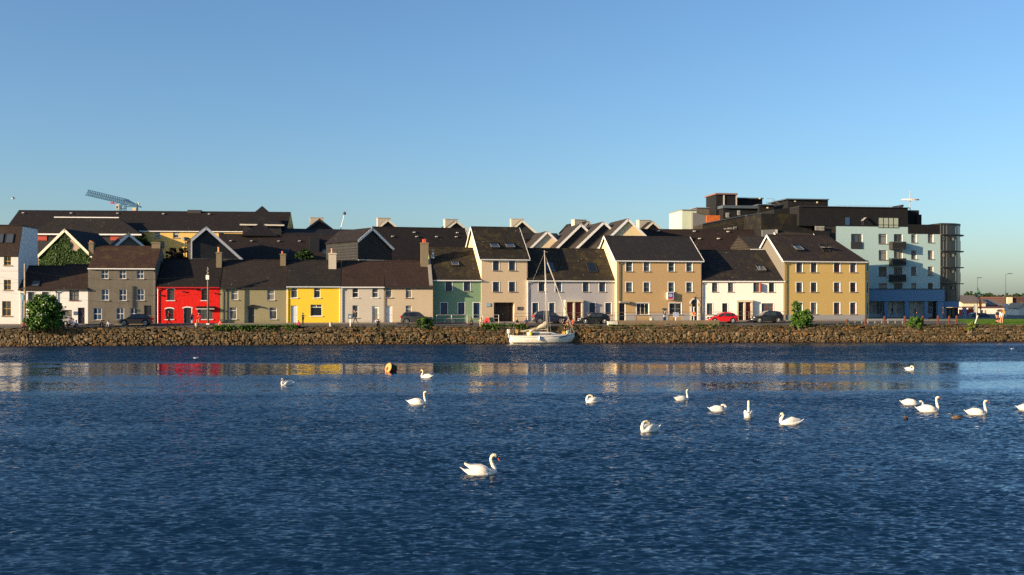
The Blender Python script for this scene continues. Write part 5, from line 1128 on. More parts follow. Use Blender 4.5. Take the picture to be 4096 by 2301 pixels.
m.tube((-4.0,0,1.1),(mxt,0,mt-.05),.008,n=4)
for sg in (-1,1): m.path([(.6,sg*1.3,1.0),(xm,sg*.75,zc_),(mxt,0,mt-.1)],.010,4); m.tube((.2,sg*1.35,1.0),(xm,0,zc_-.3),.010,n=4); m.tube((1.0,sg*1.3,1.0),(xm,0,zc_-.3),.010,n=4)
m.build('rigging', [plain('wire', (.35,.33,.30), .5)], root)
fz = mt-.3; m = MB(); m.tube((4.0,0,1.5),(mxt+.35,0,mt-1.3),.04,.03,7); m.build('furled_jib', [plain('pale_sailcloth', (.62,.58,.50), .8)], root, True)
m = MB(); pts = []; rad = []
for q in range(13):
    t = q/12; x = (2194-2168)*k-(t*(2195-2083))*k; z = 2.55-.95*min(1, t*2.2)*.55-.55*t+.05*math.sin(q*2.3); pts.append((x, .04*math.sin(q*1.7), z)); rad.append([.28,.36,.34,.27,.19,.17,.15,.17,.13,.12,.12,.10,.05][q])
m.path(pts, rad, 10); m.v = [(x+.03*math.sin(z*23+y*9), y, z+.03*math.sin(x*11+y*17)) for x, y, z in m.v]; m.build('furled_sail', [plain('beige_sail_cover', (.42,.36,.25), .9, var=.3)], root, True)
m = MB(); m.tube((mx,0,1.75),(-2.4,0,1.55),.05,n=6); m.build('boom', [MAST], root)
m = MB()
for x in (-3.7,-2.5,.6,2.4,3.6):
    hb = [p for p in prof if p[0] <= x][-1][1]
    for sg in (-1, 1): m.tube((x,sg*(hb-.12),1.0),(x,sg*(hb-.12),1.62),.018,n=5)
m.tube((3.6,-.3,1.75),(3.6,.3,1.75),.02); 
for sg in (-1,1): m.path([(3.6,sg*.3,1.2),(3.6,sg*.3,1.8),(4.1,sg*.05,1.85)],.02,5); m.path([(-3.9,sg*.8,1.0),(-3.9,sg*.8,1.75),(-3.2,sg*1.0,1.7)],.02,5)
m.build('guard_rails', [STEEL], root)
m = MB(); m.box(-4.45,-4.1,-.45,-.15,1.25,1.8); m.box(-4.32,-4.22,-.34,-.26,.7,1.25); m.build('outboard_motor', [plain('motor_white', (.70,.70,.68), .4)], root, bevel=.05)
m = MB(); m.tube((-.55,-1.52,.38),(-.55,-1.52,.95),.10,n=10); m.build('fender', [WHITE], root, True)
m = MB(); m.path([(3.3,-.6,1.2),(2.9,-.85,.95),(2.4,-1.0,.85),(2.0,-1.1,.75),(1.95,-1.13,.5)],[.03,.07,.08,.06,.04],6); m.build('blue_fender_line', [plain('blue_rope', (.02,.07,.13), .8)], root, True)
for nm, lab, x, y, c, sh in (('bucket','yellow bucket on the sailboat deck beside the cockpit',-1.55,-1.0,(.72,.38,.01),0),('jerrycan','yellow container near the sailboat bow',2.75,-.1,(.68,.34,.03),1),('jerrycan','small ochre container hanging at the sailboat stern',-3.3,-.9,(.45,.26,.06),1)):
    b0 = empty(nm, (0,0,0), 0, lab, nm); w = root.matrix_basis if False else None
    X = root.location.x+x*math.cos(root.rotation_euler.z)-y*math.sin(root.rotation_euler.z); Y = root.location.y+x*math.sin(root.rotation_euler.z)+y*math.cos(root.rotation_euler.z)
    b0.location = (X, Y, 1.03 if x > -3 else 1.3); m = MB()
    if sh == 0: m.path([(0,0,0),(0,0,.03),(0,0,.42),(0,0,.45)],[.17,.19,.24,.25],12)
    else: m.box(-.16,.16,-.1,.1,0,.42); m.tube((-.08,0,.42),(-.08,0,.5),.03); m.tube((.1,0,.42),(.1,0,.5),.02); m.tube((-.08,0,.5),(.1,0,.5),.02)
    m.build('shell', [plain(nm+lab[:6], c, .5)], b0, bevel=0 if sh == 0 else .03)
    if sh == 0: m = MB(); [m.ball((.1*math.cos(q*2.1), .1*math.sin(q*2.1), .5+.04*(q % 2)), .12, .11, .09, 8, 5) for q in range(4)]; m.build('rope_bundle', [WHITE], b0, True)
X = root.location.x+3.25; b0 = empty('tarpaulin', (X, root.location.y+.25, 1.1), 0, 'pale green crumpled tarpaulin on the sailboat bow', 'tarpaulin')
m = MB(); m.ball((0,0,.25), .28, .25, .3, 12, 8); m.v = [(x+.05*math.sin(z*19+y*13), y+.05*math.sin(x*17), z+.06*math.sin(x*23+y*11)) for x, y, z in m.v]; m.build('cloth', [plain('pale_green_tarp', (.30,.38,.30), .8)], b0, True)

# ================================================================ tower crane
Dc = 500; cz = lambda v: zat(v, Dc); cu = lambda x: ru(0, 330+x/9.54); cv = lambda y: 740+y/9.54
BL = plain('crane_blue', (.035,.12,.22), .6); X0 = at(cu(1530), Dc)
root = empty('tower_crane', (X0, Dc, 2.4), 0, 'blue lattice tower crane above the back roofs at the left', 'crane')
def cp(x, y, yo=0): return (at(cu(x), Dc)-X0, yo, cz(cv(y))-2.4)
def truss(m, p0, p1, q0, q1, n, r=.11, w=1.3):
    """top chord p0-p1, two bottom chords q0-q1"""
    P = lambda a, b, t: tuple(a[i]+(b[i]-a[i])*t for i in range(3))
    m.tube(p0, p1, r*1.2, n=4)
    for s_ in (-w/2, w/2): m.tube((q0[0],q0[1]+s_,q0[2]), (q1[0],q1[1]+s_,q1[2]), r*1.2, n=4)
    for i in range(n):
        t0, t1, t2 = i/n, (i+.5)/n, (i+1)/n
        for s_ in (-w/2, w/2):
            a = P(q0, q1, t0); b = P(p0, p1, t1); c = P(q0, q1, t2); a = (a[0], a[1]+s_, a[2]); c = (c[0], c[1]+s_, c[2])
            m.tube(a, b, r*.55, n=4); m.tube(b, c, r*.55, n=4)
        a = P(q0, q1, t0); m.tube((a[0],a[1]-w/2,a[2]), (a[0],a[1]+w/2,a[2]), r*.5, n=4)
m = MB(); truss(m, cp(205,190), cp(1560,520), cp(130,390), cp(1640,745), 20, .15); m.build('jib', [BL], root)
m = MB(); truss(m, cp(1560,520), cp(1780,575), cp(1640,745), cp(2230,850), 6, .15); m.tube(cp(1790,590), cp(1980,760), .07, n=4); m.box(cp(1640,745)[0], cp(2230,850)[0], -.7, .7, cp(0,830)[2]-.1, cp(0,830)[2]+.25); m.build('counter_jib', [BL], root)
m = MB(); w = 1.1; z1 = cp(0,750)[2]; xm_ = cp(1545,0)[0]
for a in (-w, w):
    for b in (-w, w): m.tube((xm_+a,b,0), (xm_+a,b,z1), .14, n=4)
nz = 26
for q in range(nz):
    za, zb_ = z1*q/nz, z1*(q+1)/nz
    for a, b, c, d in ((-w,-w,w,-w),(w,-w,w,w),(w,w,-w,w),(-w,w,-w,-w)): m.tube((xm_+a,b,za), (xm_+c,d,zb_), .07, n=4); m.tube((xm_+a,b,zb_), (xm_+c,d,zb_), .07, n=4)
m.build('tower', [BL], root)
a, b = cp(1290,760), cp(1425,940); m = MB(); m.box(a[0], b[0], -.9, .9, b[2], a[2]); cabn = m.build('cab', [plain('crane_cab', (.45,.42,.32), .5)], root); m = MB(); m.box(a[0]+.25, b[0]-.45, -.93, -.905, b[2]+.4, a[2]-.6); m.build('cab_window', [GLASS], cabn)
a, b = cp(1930,880), cp(2060,975); m = MB(); m.box(a[0], b[0], -.8, .8, b[2], a[2]); m.build('counterweight', [plain('pale_yellow_weight', (.55,.42,.2), .7)], root)
a, b = cp(1945,978), cp(2070,1050); m = MB(); m.box(a[0], b[0], -.8, .8, b[2], a[2]); m.build('counterweight', [plain('orange_weight', (.6,.13,.06), .7)], root)
a, b = cp(2070,700), cp(2100,1050); m = MB(); m.box(a[0], b[0], -.7, .7, b[2], a[2]); m.build('weight_frame', [BL], root)
a, b = cp(2115,670), cp(2165,760); m = MB(); m.box(a[0], b[0], -.5, .5, b[2], a[2]); m.build('winch_box', [plain('pale_box', (.6,.58,.5), .6)], root)
a, b = cp(1080,660), cp(1190,715); m = MB(); m.box(a[0], b[0], -.6, .6, b[2], a[2]); m.box(a[0]+1.2, b[0]+1.5, -.4, .4, b[2]+.1, b[2]+.3); m.build('trolley', [plain('red_trolley', (.45,.02,.06), .6)], root)

# ================================================================ street furniture
def ground_at(u, t): D = Dr(u, t); X = at(u, D); return X, D, gz(X, D)
def fpx(R, x, y, D): return at(ru(R,x), D), zat(rv(R,y), D)
def pole(name, label, cat, R, x, ytop, D, r, mat, z0=None, group=None):
    X, zt = fpx(R, x, ytop, D); z0 = gz(X, D) if z0 is None else z0
    root = empty(name, (X, D, z0), 0, label, cat, group); m = MB(); m.tube((0,0,-.1), (0,0,zt-z0), r, r*.8, 8); m.build('pole', [mat], root, True); return root, zt-z0
CRT = plain('pale_timber_pole', (.42,.32,.20), .85, var=.3)
root, hh = pole('utility_pole', 'bare wooden utility pole beside the big leafy bush', 'pole', 1, 218, 690, Dr(99,.5), .13, CRT)
m = MB(); m.box(-.18,.18,-.16,-.1,hh-3.1,hh-2.9); m.build('bracket', [GUTD], root)
m = MB(); m.box(-.38,-.08,-.2,-.15,3.2,3.85); m.build('blue_notice', [plain('blue_notice',(.12,.3,.4),.5)], root)
p1 = Vector(root.location)+Vector((0,0,hh-.9))
root, hh = pole('utility_pole', 'wooden utility pole with a white box in front of the red house', 'pole', 2, 509, 720, Dr(832,.8), .13, TIMBER)
m = MB(); m.box(-.2,.2,-.3,-.12,hh-1.6,hh-1.05); m.build('transformer_box', [WHITE], root); m = MB(); m.box(-.2,.2,-.18,-.13,hh-7.4,hh-7.15) ; m.build('notice', [WHITE], root)
m = MB(); 
for q in range(4): m.ball((.08*(-1)**q, -.12, hh-.3-.22*q), .06,.06,.07,6,4)
m.build('insulators', [plain('pale_insulator',(.4,.38,.33),.4)], root)
p2 = Vector(root.location)+Vector((0,0,hh-.9))
def wire(a, b, sag, name, label, r=.012):
    a, b = Vector(a), Vector(b); o = empty(name, tuple(a), 0, label, 'cable', 'overhead cables'); m = MB()
    m.path([(b-a)*(q/16)-Vector((0,0,sag*4*(q/16)*(1-q/16))) for q in range(17)], r, 4); m.build('strand', [plain('cable_black',(.02,.02,.02),.6)], o)
wire(p1, p2, .9, 'overhead_cable', 'overhead cable strung between the two wooden poles')
wire(p1, p1+Vector((-14,2,1.0)), .3, 'overhead_cable', 'upper overhead cable running left from the pole across the white house', .012)
wire(p1-Vector((0,0,1.4)), p1+Vector((-14,2,-1.2)), .2, 'overhead_cable', 'lower overhead cable running left from the pole across the white house', .012)
wire(p2, (at(ru(2,1200), Dr(1147,1)), Dr(1147,1)-.2, zat(rv(2,885), Dr(1147,1))), .5, 'overhead_cable', 'overhead cable running from the pole to the yellow house eave')
def railing(name, label, pts, posts, mat, hs=(1.0, .55), r=.028, grp='quay railings'):
    a = Vector(pts[0]); o = empty(name, tuple(a), 0, label, 'railing', grp)
    for hgt in hs: m = MB(); m.path([Vector(p)-a+Vector((0,0,hgt)) for p in pts], r, 6); m.build('rail', [mat], o)
    for t in posts:
        m = MB(); k = t*(len(pts)-1); i = min(int(k), len(pts)-2); p = Vector(pts[i]).lerp(Vector(pts[i+1]), k-i)-a; m.tube(tuple(p-Vector((0,0,.3))), tuple(p+Vector((0,0,hs[0]))), r*1.1, n=6); m.build('post', [mat], o)
    return o
def rp(u, t, z=None): D = Dr(u, t); X = at(u, D); return (X, D, gz(X, D)+(.1 if z is None else z))
RW = plain('pale_rail', (.50,.48,.42), .5, .3); RB = plain('brown_rail', (.17,.11,.08), .6)
us = [ru(4,x) for x in (125, 285, 452, 620, 790)]
railing('railing', 'pale metal railing behind the bicycle in front of the green house', [rp(u,.78) for u in us], (0,.25,.5,.75,1), RW)
us = [ru(4,958), 2150, 2250, 2350, 2450]
railing('railing', 'long thin brown railing in front of the pale blue house', [rp(u,.80,.3) for u in us], (0,.25,.5,.75,1), RB)
us = [2460, 2560, 2660, 2760, ru(6,720), 2960, ru(6,1185), ru(6,1400)]
railing('railing', 'long thin brown railing in front of the tan and white houses', [rp(u,.80,.35) for u in us], [q/9 for q in range(10)], RB)
us = [ru(7,x) for x in (850, 1000, 1180, 1315)]+[ru(8,x) for x in (480, 640, 770, 870, 940)]
GR = plain('grey_barrier', (.32,.33,.33), .5, .3)
for (x0, x1, lab) in ((ru(7,858), ru(7,990),'left length of low grey crash barrier by the ochre house'),(ru(7,1030), ru(7,1165),'middle length of low grey crash barrier by the ochre house'),(ru(8,330), ru(8,470),'right length of low grey crash barrier before the pale blue block')):
    a, b = Vector(rp(x0,.35)), Vector(rp(x1,.35)); o = empty('crash_barrier', tuple(a), math.atan2(b.y-a.y, b.x-a.x), lab, 'barrier', 'low grey crash barriers'); l_ = (b-a).length
    m = MB(); m.prism([(0,.28),(l_,.28),(l_,.52),(0,.52)], 0, .06); m.prism([(0,.36),(l_,.36),(l_,.44),(0,.44)], -.04, 0.001); m.build('beam', [GR], o)
    for q in (0.05, .5, .95): m = MB(); m.box(l_*q-.06, l_*q+.06, .06, .14, -.2, .5); m.build('post', [GR], o)
for k, (R, x, yt, yb_, lean, lab) in enumerate([(7,845,1176,1240,.16,'leaning, first from the left, beside the ochre house'),(7,1010,1165,1215,.06,'second from the left, at the right corner of the ochre house'),(7,1178,1150,1215,0,'third from the left, before the shopfronts'),
        (8,480,1148,1212,0,'with pale marks, just left of the round bush'),(8,638,1148,1200,0,'just right of the round bush'),(8,771,1145,1195,0,'under the blue band, third from the right'),(8,870,1148,1193,0,'second from the right, before the glass tower'),(8,935,1145,1193,0,'last on the right, before the glass tower')]):
    D = Q(ru(R,x), .45); X = at(ru(R,x), D); z0 = QTOP; zt = zat(rv(R,yt), D)
    o = empty('rusty_post', (X, D, z0), 0, 'rusty orange post '+lab, 'post', 'rusty posts along the quay'); o.rotation_euler = (0, lean, 0)
    hgt = min(1.25, zt-z0); m = MB(); m.box(-.105,.105,-.1,.1,-.3,hgt-.05); m.box(-.08,.08,-.07,.07,hgt-.05,hgt); m.build('shaft', [RUST], o, bevel=.02)
    m = MB(); m.box(-.13,.13,-.12,.12,-.02,.06); m.build('foot_plate', [plain('dark_rust',(.12,.04,.02),.9)], o)
def bollard(label, R, x, yt, D, r=.2):
    X = at(ru(R,x), D); z0 = gz(X, D); hgt = max(.5, zat(rv(R,yt), D)-z0); o = empty('stone_bollard', (X, D, z0), 0, label, 'bollard', 'stone bollards')
    m = MB(); m.path([(0,0,-.2),(0,0,.05),(0,0,hgt-.12),(0,0,hgt-.03),(0,0,hgt)], [r*1.05,r,r*.95,r*.85,r*.5], 14); m.build('shaft', [plain('bollard_stone',(.42,.37,.28),.85,var=.2)], o, True)
bollard('short round stone bollard in front of the red house doorway', 2, 408, 1215, Q(785,.4)); bollard('short round stone bollard in front of the yellow house', 3, 270, 1203, Q(1323,.4)); bollard('round stone bollard standing on the low wall before the tan house', 5, 1437, 1112, Q(2606,.6), .26)
bollard('stubby round stone bollard beside the tan house window', 6, 230, 1150, Q(2606,.6)) if False else None
# parking box on post (pale house)
D = Q(1401,.8); X = at(ru(3,441), D); z0 = gz(X, D); o = empty('sign_post', (X, D, z0), 0, 'blue grey sign box on a steel post before the pale grey house', 'sign')
z1 = zat(rv(3,1133), D)-z0; m = MB(); m.tube((0,0,-.1),(0,0,z1),.04); m.build('post', [STEEL], o); m = MB(); m.box(-.3,.3,-.1,.1,z1-.6,z1); b_ = m.build('box', [plain('slate_blue_box',(.09,.13,.17),.5)], o, bevel=.03); m = MB(); m.box(-.14,.14,-.13,-.102,z1-.45,z1-.2); m.build('label_plate', [plain('pale_label',(.4,.42,.42),.6)], b_)
# parking meter
D = Dr(2658,.75); X = at(ru(6,347), D); z0 = gz(X, D); o = empty('parking_meter', (X, D, z0), 0, 'dark blue parking meter with a slanted solar hood', 'parking meter')
m = MB(); m.box(-.18,.18,-.15,.15,-.1,1.55); m.build('cabinet', [plain('navy_cabinet',(.015,.025,.07),.4)], o, bevel=.03)
m = MB(); m.slab([(-.32,-.25,1.72),(.32,-.25,1.72),(.30,.25,1.92),(-.30,.25,1.92)], .08); m.tube((0,0,1.5),(0,0,1.8),.06); m.build('solar_hood', [plain('dark_hood',(.06,.06,.05),.6)], o)
for x0,x1,z_0,z_1 in ((-.1,.1,1.38,1.48),(-.1,.1,1.22,1.30),(-.17,-.05,.72,1.05),(.05,.15,.78,.95)): m = MB(); m.box(x0,x1,-.165,-.148,z_0,z_1); m.build('panel', [WHITE], o)
# twin notice sign
D = Q(2703,.5); X = at(ru(6,445), D); z0 = gz(X, D); o = empty('notice_sign', (X, D, z0), 0, 'pair of pale notice boards on a steel post before the tan house', 'sign')
m = MB(); m.tube((0,0,-.2),(0,0,zat(rv(6,1118),D)-z0),.045); m.build('post', [STEEL], o); zt = zat(rv(6,1118),D)-z0
for x0, x1, c in ((-.34,-.02,(.40,.44,.52)),(.06,.36,(.33,.40,.55))):
    m = MB(); m.box(x0,x1,-.09,-.05,zt-.62,zt-.02); b_ = m.build('board', [plain('board%.2f' % c[0], c, .5)], o)
    m = MB(); 
    for q in range(5): m.box(x0+.05,x1-.05-.05*(q % 2),-.095,-.089,zt-.14-.09*q,zt-.11-.09*q)
    m.build('lettering', [plain('navy_text',(.03,.05,.15),.5)], b_)
# lifebuoy housing
D = Q(2775,1.2); X = at(ru(6,605), D); z0 = gz(X, D); o = empty('lifebuoy_station', (X, D, z0), 0, 'lifebuoy station with a red ring in a pale yellow housing before the arched doorway', 'lifebuoy')
za, zb_ = zat(rv(6,1116),D)-z0, zat(rv(6,1148),D)-z0; zt = zat(rv(6,1072),D)-z0; m = MB(); m.tube((0,.05,-.2),(0,.05,zt),.05); m.box(-.14,.14,.02,.08,zt-.03,zt+.02); m.build('post', [WHITE], o)
m = MB(); m.prism([(-.27,zb_),(.27,zb_),(.27,za-.12),(0,za+.1),(-.27,za-.12)], -.16, .0); hs = m.build('housing', [plain('housing_yellow',(.62,.46,.22),.6)], o)
m = MB(); zc2 = (za+zb_)/2+.06; ring = [[(( .18+a)*math.cos(t), -.2+b, zc2+(.15+a)*math.sin(t)) for a, b in ((-.05,-.02),(0,-.06),(.05,-.02),(.05,.03),(-.05,.03))] for t in [2*math.pi*q/16 for q in range(17)]]; m.loft(ring, cap=False); m.build('ring', [plain('lifebuoy_red',(.70,.06,.01),.5)], hs, True)
# letting sign on the tan house: V board square to the wall
r = tanf.R(6,374,941,426,1006,-.4); o = empty('letting_sign', (*tanf.f.world((r[0]+r[1])/2), tanf.f.zb+r[2]), tanf.f.rz, 'blue white and red letting sign board fixed to the tan house wall', 'sign')
hh = r[3]-r[2]; w = (r[1]-r[0]); NV = plain('sign_navy',(.03,.05,.22),.5); RDS = plain('sign_red',(.62,.02,.06),.5)
m = MB(); m.box(-w/2,w/2,-.42,-.38,0,hh); m.box(-w/2,-w/2+.03,-.38,1.0-1.004,.03,hh-.03); bd = m.build('board', [WHITE], o)
m = MB(); m.add([(-w/2+.004,-.40,.05),(w/2-.03,-1.7,.05),(w/2-.03,-1.7,hh-.05),(-w/2+.004,-.40,hh-.05)],[(0,1,2,3)]) if False else None
m = MB(); m.box(w/2-.04,w/2,-1.45+1.07,-.0,.02,hh-.02); m.build('return_panel', [plain('sign_grey_back',(.10,.09,.085),.8)], o)
m = MB(); m.box(-w/2+.06,w/2-.06,-.424,-.4205,.26,hh-.07); m.build('blue_field', [NV], bd); m = MB(); m.box(-w/2+.06,w/2-.06,-.424,-.4205,.06,.26); m.build('red_field', [RDS], bd)
m = MB()
for x, w_, z, h_ in ((-.17,.10,.37,.15),(-.05,.07,.37,.11),(.04,.07,.37,.11),(.14,.09,.37,.11),(-.25,.09,.57,.15),(-.15,.05,.57,.11),(-.07,.07,.57,.11),(.02,.06,.57,.11),(.10,.06,.57,.11),(.18,.04,.57,.15),(.24,.04,.57,.15)):
    m.box(x-w_/2, x+w_/2, -.43, -.4245, hh-z, hh-z+h_)
m.build('lettering', [WHITE], bd)
m = MB(); m.box(-.16,.16,-.43,-.4245,.5,.56); m.box(-.13,.13,-.43,-.4245,.4,.45); m.build('small_print', [WHITE], bd)
# bicycle
D = Dr(1796,.62); X = at(ru(4,258), D); o = empty('bicycle', (X, D, gz(X, D)), math.atan(.15), 'dark bicycle standing by the pale railing before the green house', 'bicycle'); fr = plain('bike_frame',(.05,.06,.05),.4)
for x in (-.53,.53):
    m = MB(); ring = [[(x+(.33+a)*math.cos(t), b, .35+(.33+a)*math.sin(t)) for a, b in ((-.02,-.02),(.02,-.02),(.02,.02),(-.02,.02))] for t in [2*math.pi*q/24 for q in range(25)]]; m.loft(ring, cap=False); w_ = m.build('wheel', [TYRE], o)
    m = MB(); [m.tube((x,0,.35),(x+.31*math.cos(t),0,.35+.31*math.sin(t)),.004,n=3) for t in [2*math.pi*q/14 for q in range(14)]]; m.build('spokes', [STEEL], w_)
m = MB()
for a, b in (((-.53,.35),(-.1,.32)),((-.53,.35),(-.2,.8)),((-.1,.32),(-.22,.9)),((-.1,.32),(.36,.78)),((-.2,.78),(.36,.85)),((.53,.35),(.34,.95))): m.tube((a[0],0,a[1]),(b[0],0,b[1]),.022,n=6)
m.build('frame', [fr], o); m = MB(); m.path([(.34,-.28,1.02),(.36,0,.98),(.34,.28,1.02)],.018,6); m.tube((.34,0,.9),(.36,0,.98),.02); m.build('handlebar', [STEEL], o)
m = MB(); m.path([(-.36,0,.93),(-.22,0,.95),(-.08,0,.93)],[.09,.07,.025],8,flat=.5); m.build('saddle', [DARK], o); m = MB(); m.tube((-.1,-.1,.18),(-.1,.1,.46),.02); m.box(-.16,-.04,-.16,-.08,.16,.19); m.box(-.16,-.04,.08,.16,.44,.47); m.build('pedals', [GUTD], o)
# folding chairs
def chair(label, u, D, c, hd):
    X = at(u, D); o = empty('folding_chair', (X, D, gz(X, D)), R_(hd), label, 'chair', 'folding chairs on the quay'); mt = plain('chair%.2f%.2f' % c[:2], c, .8)
    m = MB(); m.slab([(-.28,-.25,.42),(.28,-.25,.42),(.26,.22,.36),(-.26,.22,.36)], .03); m.build('seat', [mt], o)
    m = MB(); m.slab([(-.29,.22,.36),(.29,.22,.36),(.29,.42,.98),(-.29,.42,.98)], .03); m.build('backrest', [mt], o)
    for sx in (-.28,.28):
        m = MB(); m.tube((sx,-.27,0),(sx,.25,.55),.014); m.build('leg', [STEEL], o); m = MB(); m.tube((sx,.3,0),(sx,-.25,.62),.014); m.build('leg', [STEEL], o); m = MB(); m.box(sx-.03,sx+.03,-.27,.28,.6,.64); m.build('armrest', [mt], o)
chair('bright red folding camp chair on the quay beside the person in a cream shirt', ru(4,650), Q(1942,1.0), (.60,.01,.015), -25); chair('dark green low folding chair right of the red one', ru(4,722), Q(1969,2.2), (.03,.06,.04), 20)
# white box, bag, tarp bundle
D = Q(ru(5,1033),.3); X = at(ru(5,1033), D); a = at(ru(5,1085), D)-at(ru(5,983), D); o = empty('white_box', (X, D, gz(X, D)), math.atan(.1), 'white rectangular box lying on the quay edge right of the black hatchback', 'box')
hh = .75; m = MB(); m.add([(-a/2,-.25,-.42),(a/2,-.25,-.42),(a/2,.35,-.0),(-a/2,.35,-.0),(-a/2,-.25,.08),(a/2-.03,-.25,.05),(a/2-.03,.35,.5),(-a/2,.35,.5)],[(0,3,2,1),(4,5,6,7),(0,1,5,4),(1,2,6,5),(2,3,7,6),(3,0,4,7)]); 
m = MB(); m.box(-a/2,a/2,-.2,.4,-.05,.5); m.build('crate_body', [plain('old_white',(.68,.66,.55),.6,var=.15)], o, bevel=.03); m = MB(); m.box(-a/2-.02,a/2+.02,-.22,.42,.505,.55); m.build('lid', [WHITE], o); m = MB(); m.tube((-a*.05,-.235,.05),(a*.1,-.235,.45),.015,n=4); m.tube((a*.25,-.235,.0),(a*.27,-.235,.5),.015,n=4); m.build('rope', [plain('rope_beige',(.35,.28,.18),.9)], o)
D = Q(ru(6,305),.35); X = at(ru(6,305), D); o = empty('rucksack', (X, D, gz(X, D)), .2, 'orange and black rucksack on the quay edge below the tan house', 'bag')
m = MB(); m.ball((0,0,.2), .38,.22,.22,12,8); m.build('pack', [plain('orange_bag',(.50,.07,.02),.7,var=.4)], o, True); m = MB(); m.path([(-.2,-.1,.35),(0,-.15,.55),(.2,-.1,.38)],.04,6); m.ball((.22,-.05,.18),.16,.14,.12); m.build('strap', [DARK], o, True)
D = Q(ru(6,375),.4); X = at(ru(6,375), D); o = empty('tarp_bundle', (X, D, gz(X, D)), .1, 'dark covered bundle on the quay edge right of the orange rucksack', 'bundle')
m = MB(); m.ball((0,0,.13), .62,.3,.22,14,8); m.v = [(x, y, max(-.02, z+.02*math.sin(x*9))) for x, y, z in m.v]; m.build('cover', [plain('dark_tarp',(.02,.02,.022),.6)], o, True); m = MB(); m.tube((-.5,-.3,.03),(.45,-.34,.06),.035); m.build('edge_tube', [CONC], o)
# low concrete parapet on the quay
def lowwall(label, u0, u1, hgt, thick=.35, off=.15, mat=None, name='low_wall'):
    a = Vector((at(u0, Q(u0)), Q(u0, off))); b = Vector((at(u1, Q(u1)), Q(u1, off))); z0 = QTOP
    o = empty(name, (a.x, a.y, z0), math.atan2(b.y-a.y, b.x-a.x), label, 'wall'); m = MB(); l_ = (b-a).length; m.box(0, l_, 0, thick, -.2, hgt); m.build('masonry', [mat or plaster('mossy_concrete', (.20,.15,.095), .8)], o, bevel=.04); return o
lowwall('long brown concrete parapet along the quay in front of the tan house', ru(5,1010), ru(6,828), .68)
lowwall('short low brown wall behind the three sunlit people', ru(5,425), ru(5,505), .1) if False else lowwall('short brown concrete block left of the white box', ru(5,668), ru(5,790), .2)
# far lamps, flag pole, posts, lorry
def lamp(label, R, x, yt, D, arm, z0=1.2, h2=None):
    X, zt = fpx(R, x, yt, D); o = empty('street_lamp', (X, D, z0), 0, label, 'street lamp', 'tall street lamps'); hgt = zt-z0; m = MB(); m.tube((0,0,-.2),(0,0,hgt*.5),.10,.08,8); m.tube((0,0,hgt*.5),(0,0,hgt),.05,.03,8); m.build('pole', [plain('pale_lamp_pole',(.62,.66,.66),.5)], o)
    m = MB(); m.tube((0,0,hgt),(arm,0,hgt+.15),.03); m.box(arm-.1,arm+.65,-.12,.12,hgt+.1,hgt+.2); m.build('lamp_head', [plain('lamp_grey',(.25,.27,.28),.5)], o); return o, hgt
o, hgt = lamp('tall pale street lamp near the right edge with white boxes low on its pole', 8, 1366, 786, 186, .5)
for zz in (3.0, 2.2): m = MB(); m.box(-.32,.32,-.35,-.12,zz,zz+.5); m.build('junction_box', [WHITE], o)
o, hgt = lamp('street lamp just right of the glass tower with a long thin pole', 8, 1118, 822, 190, .1)
X, zt = fpx(8, 1121, 900, 165); o = empty('flag_pole', (X, 165, 2.6), 0, 'leaning pole with a furled green white and orange flag right of the glass tower', 'flag')
m = MB(); m.tube((.55,0,-.1),(0,0,zt-2.6),.09,.06,8); m.build('pole', [GUTD], o); hf_ = zt-2.6
for k, (c, z0, z1) in enumerate(((plain('flag_green',(.03,.16,.06),.8),.78,.92),(plain('flag_white',(.6,.6,.55),.8),.70,.78),(plain('flag_orange',(.55,.14,.03),.8),.28,.70))):
    m = MB(); m.path([(.55*(1-z1)+.02,-.05,hf_*z1),(.55*(1-(z0+z1)/2)+.1,-.05,hf_*(z0+z1)/2),(.55*(1-z0)+.02,-.05,hf_*z0)],[.08,.2,.15],8); m.build('flag_band', [c], o, True)
X, zt = fpx(8, 1110, 1050, 162); o = empty('information_board', (X, 162, 2.6), 0, 'small pale board on a post beside the furled flag', 'sign'); m = MB(); m.tube((0,0,0),(0,0,zt-2.6),.05); m.build('post', [STEEL], o); m = MB(); m.box(-.45,.1,-.1,-.05,zt-3.8,zt-2.6); m.build('board', [plain('pale_board',(.5,.5,.42),.6)], o)
D = Q(ru(8,1100),1.5); X = at(ru(8,1092), D); o = empty('leaning_post', (X, D, gz(X,D)), 0, 'pale grey post leaning to the right on the grass', 'post'); m = MB(); m.tube((0,0,-.1),(.45,0,1.15),.09,.09,8); m.build('shaft', [plain('pale_post',(.45,.45,.40),.7)], o); m = MB(); m.ball((.45,0,1.15),.09,.09,.06); m.build('cap', [CONC], o)
D = Q(ru(8,1117),1.6); X = at(ru(8,1117), D); o = empty('short_post', (X, D, gz(X,D)), 0, 'short upright pale post right of the leaning post', 'post'); m = MB(); m.tube((0,0,-.1),(0,0,.8),.06,n=8); m.build('shaft', [plain('pale_post',(.45,.45,.40),.7)], o); m = MB(); m.box(-.07,.07,-.07,.07,.8,.84); m.build('cap', [CONC], o)
f = Fac(ru(8,1002), 198, ru(8,1118), 198, 1.2); o = empty('red_lorry', (f.P0.x, f.P0.y, 1.2), 0, 'red lorry trailer with a yellow sign above it right of the glass tower', 'lorry')
z = f.pt(ru(8,1050), rv(8,1092))[1]; m = MB(); m.box(0, f.L*.92, 0, 2.4, .7, z); m.build('trailer', [plain('lorry_red',(.55,.02,.02),.5,var=.3)], o); m = MB(); m.box(f.L*.93, f.L*.99, .1, 2.3, .8, z*.6); m.build('cab', [plain('far_white',(.6,.6,.6),.5)], o)
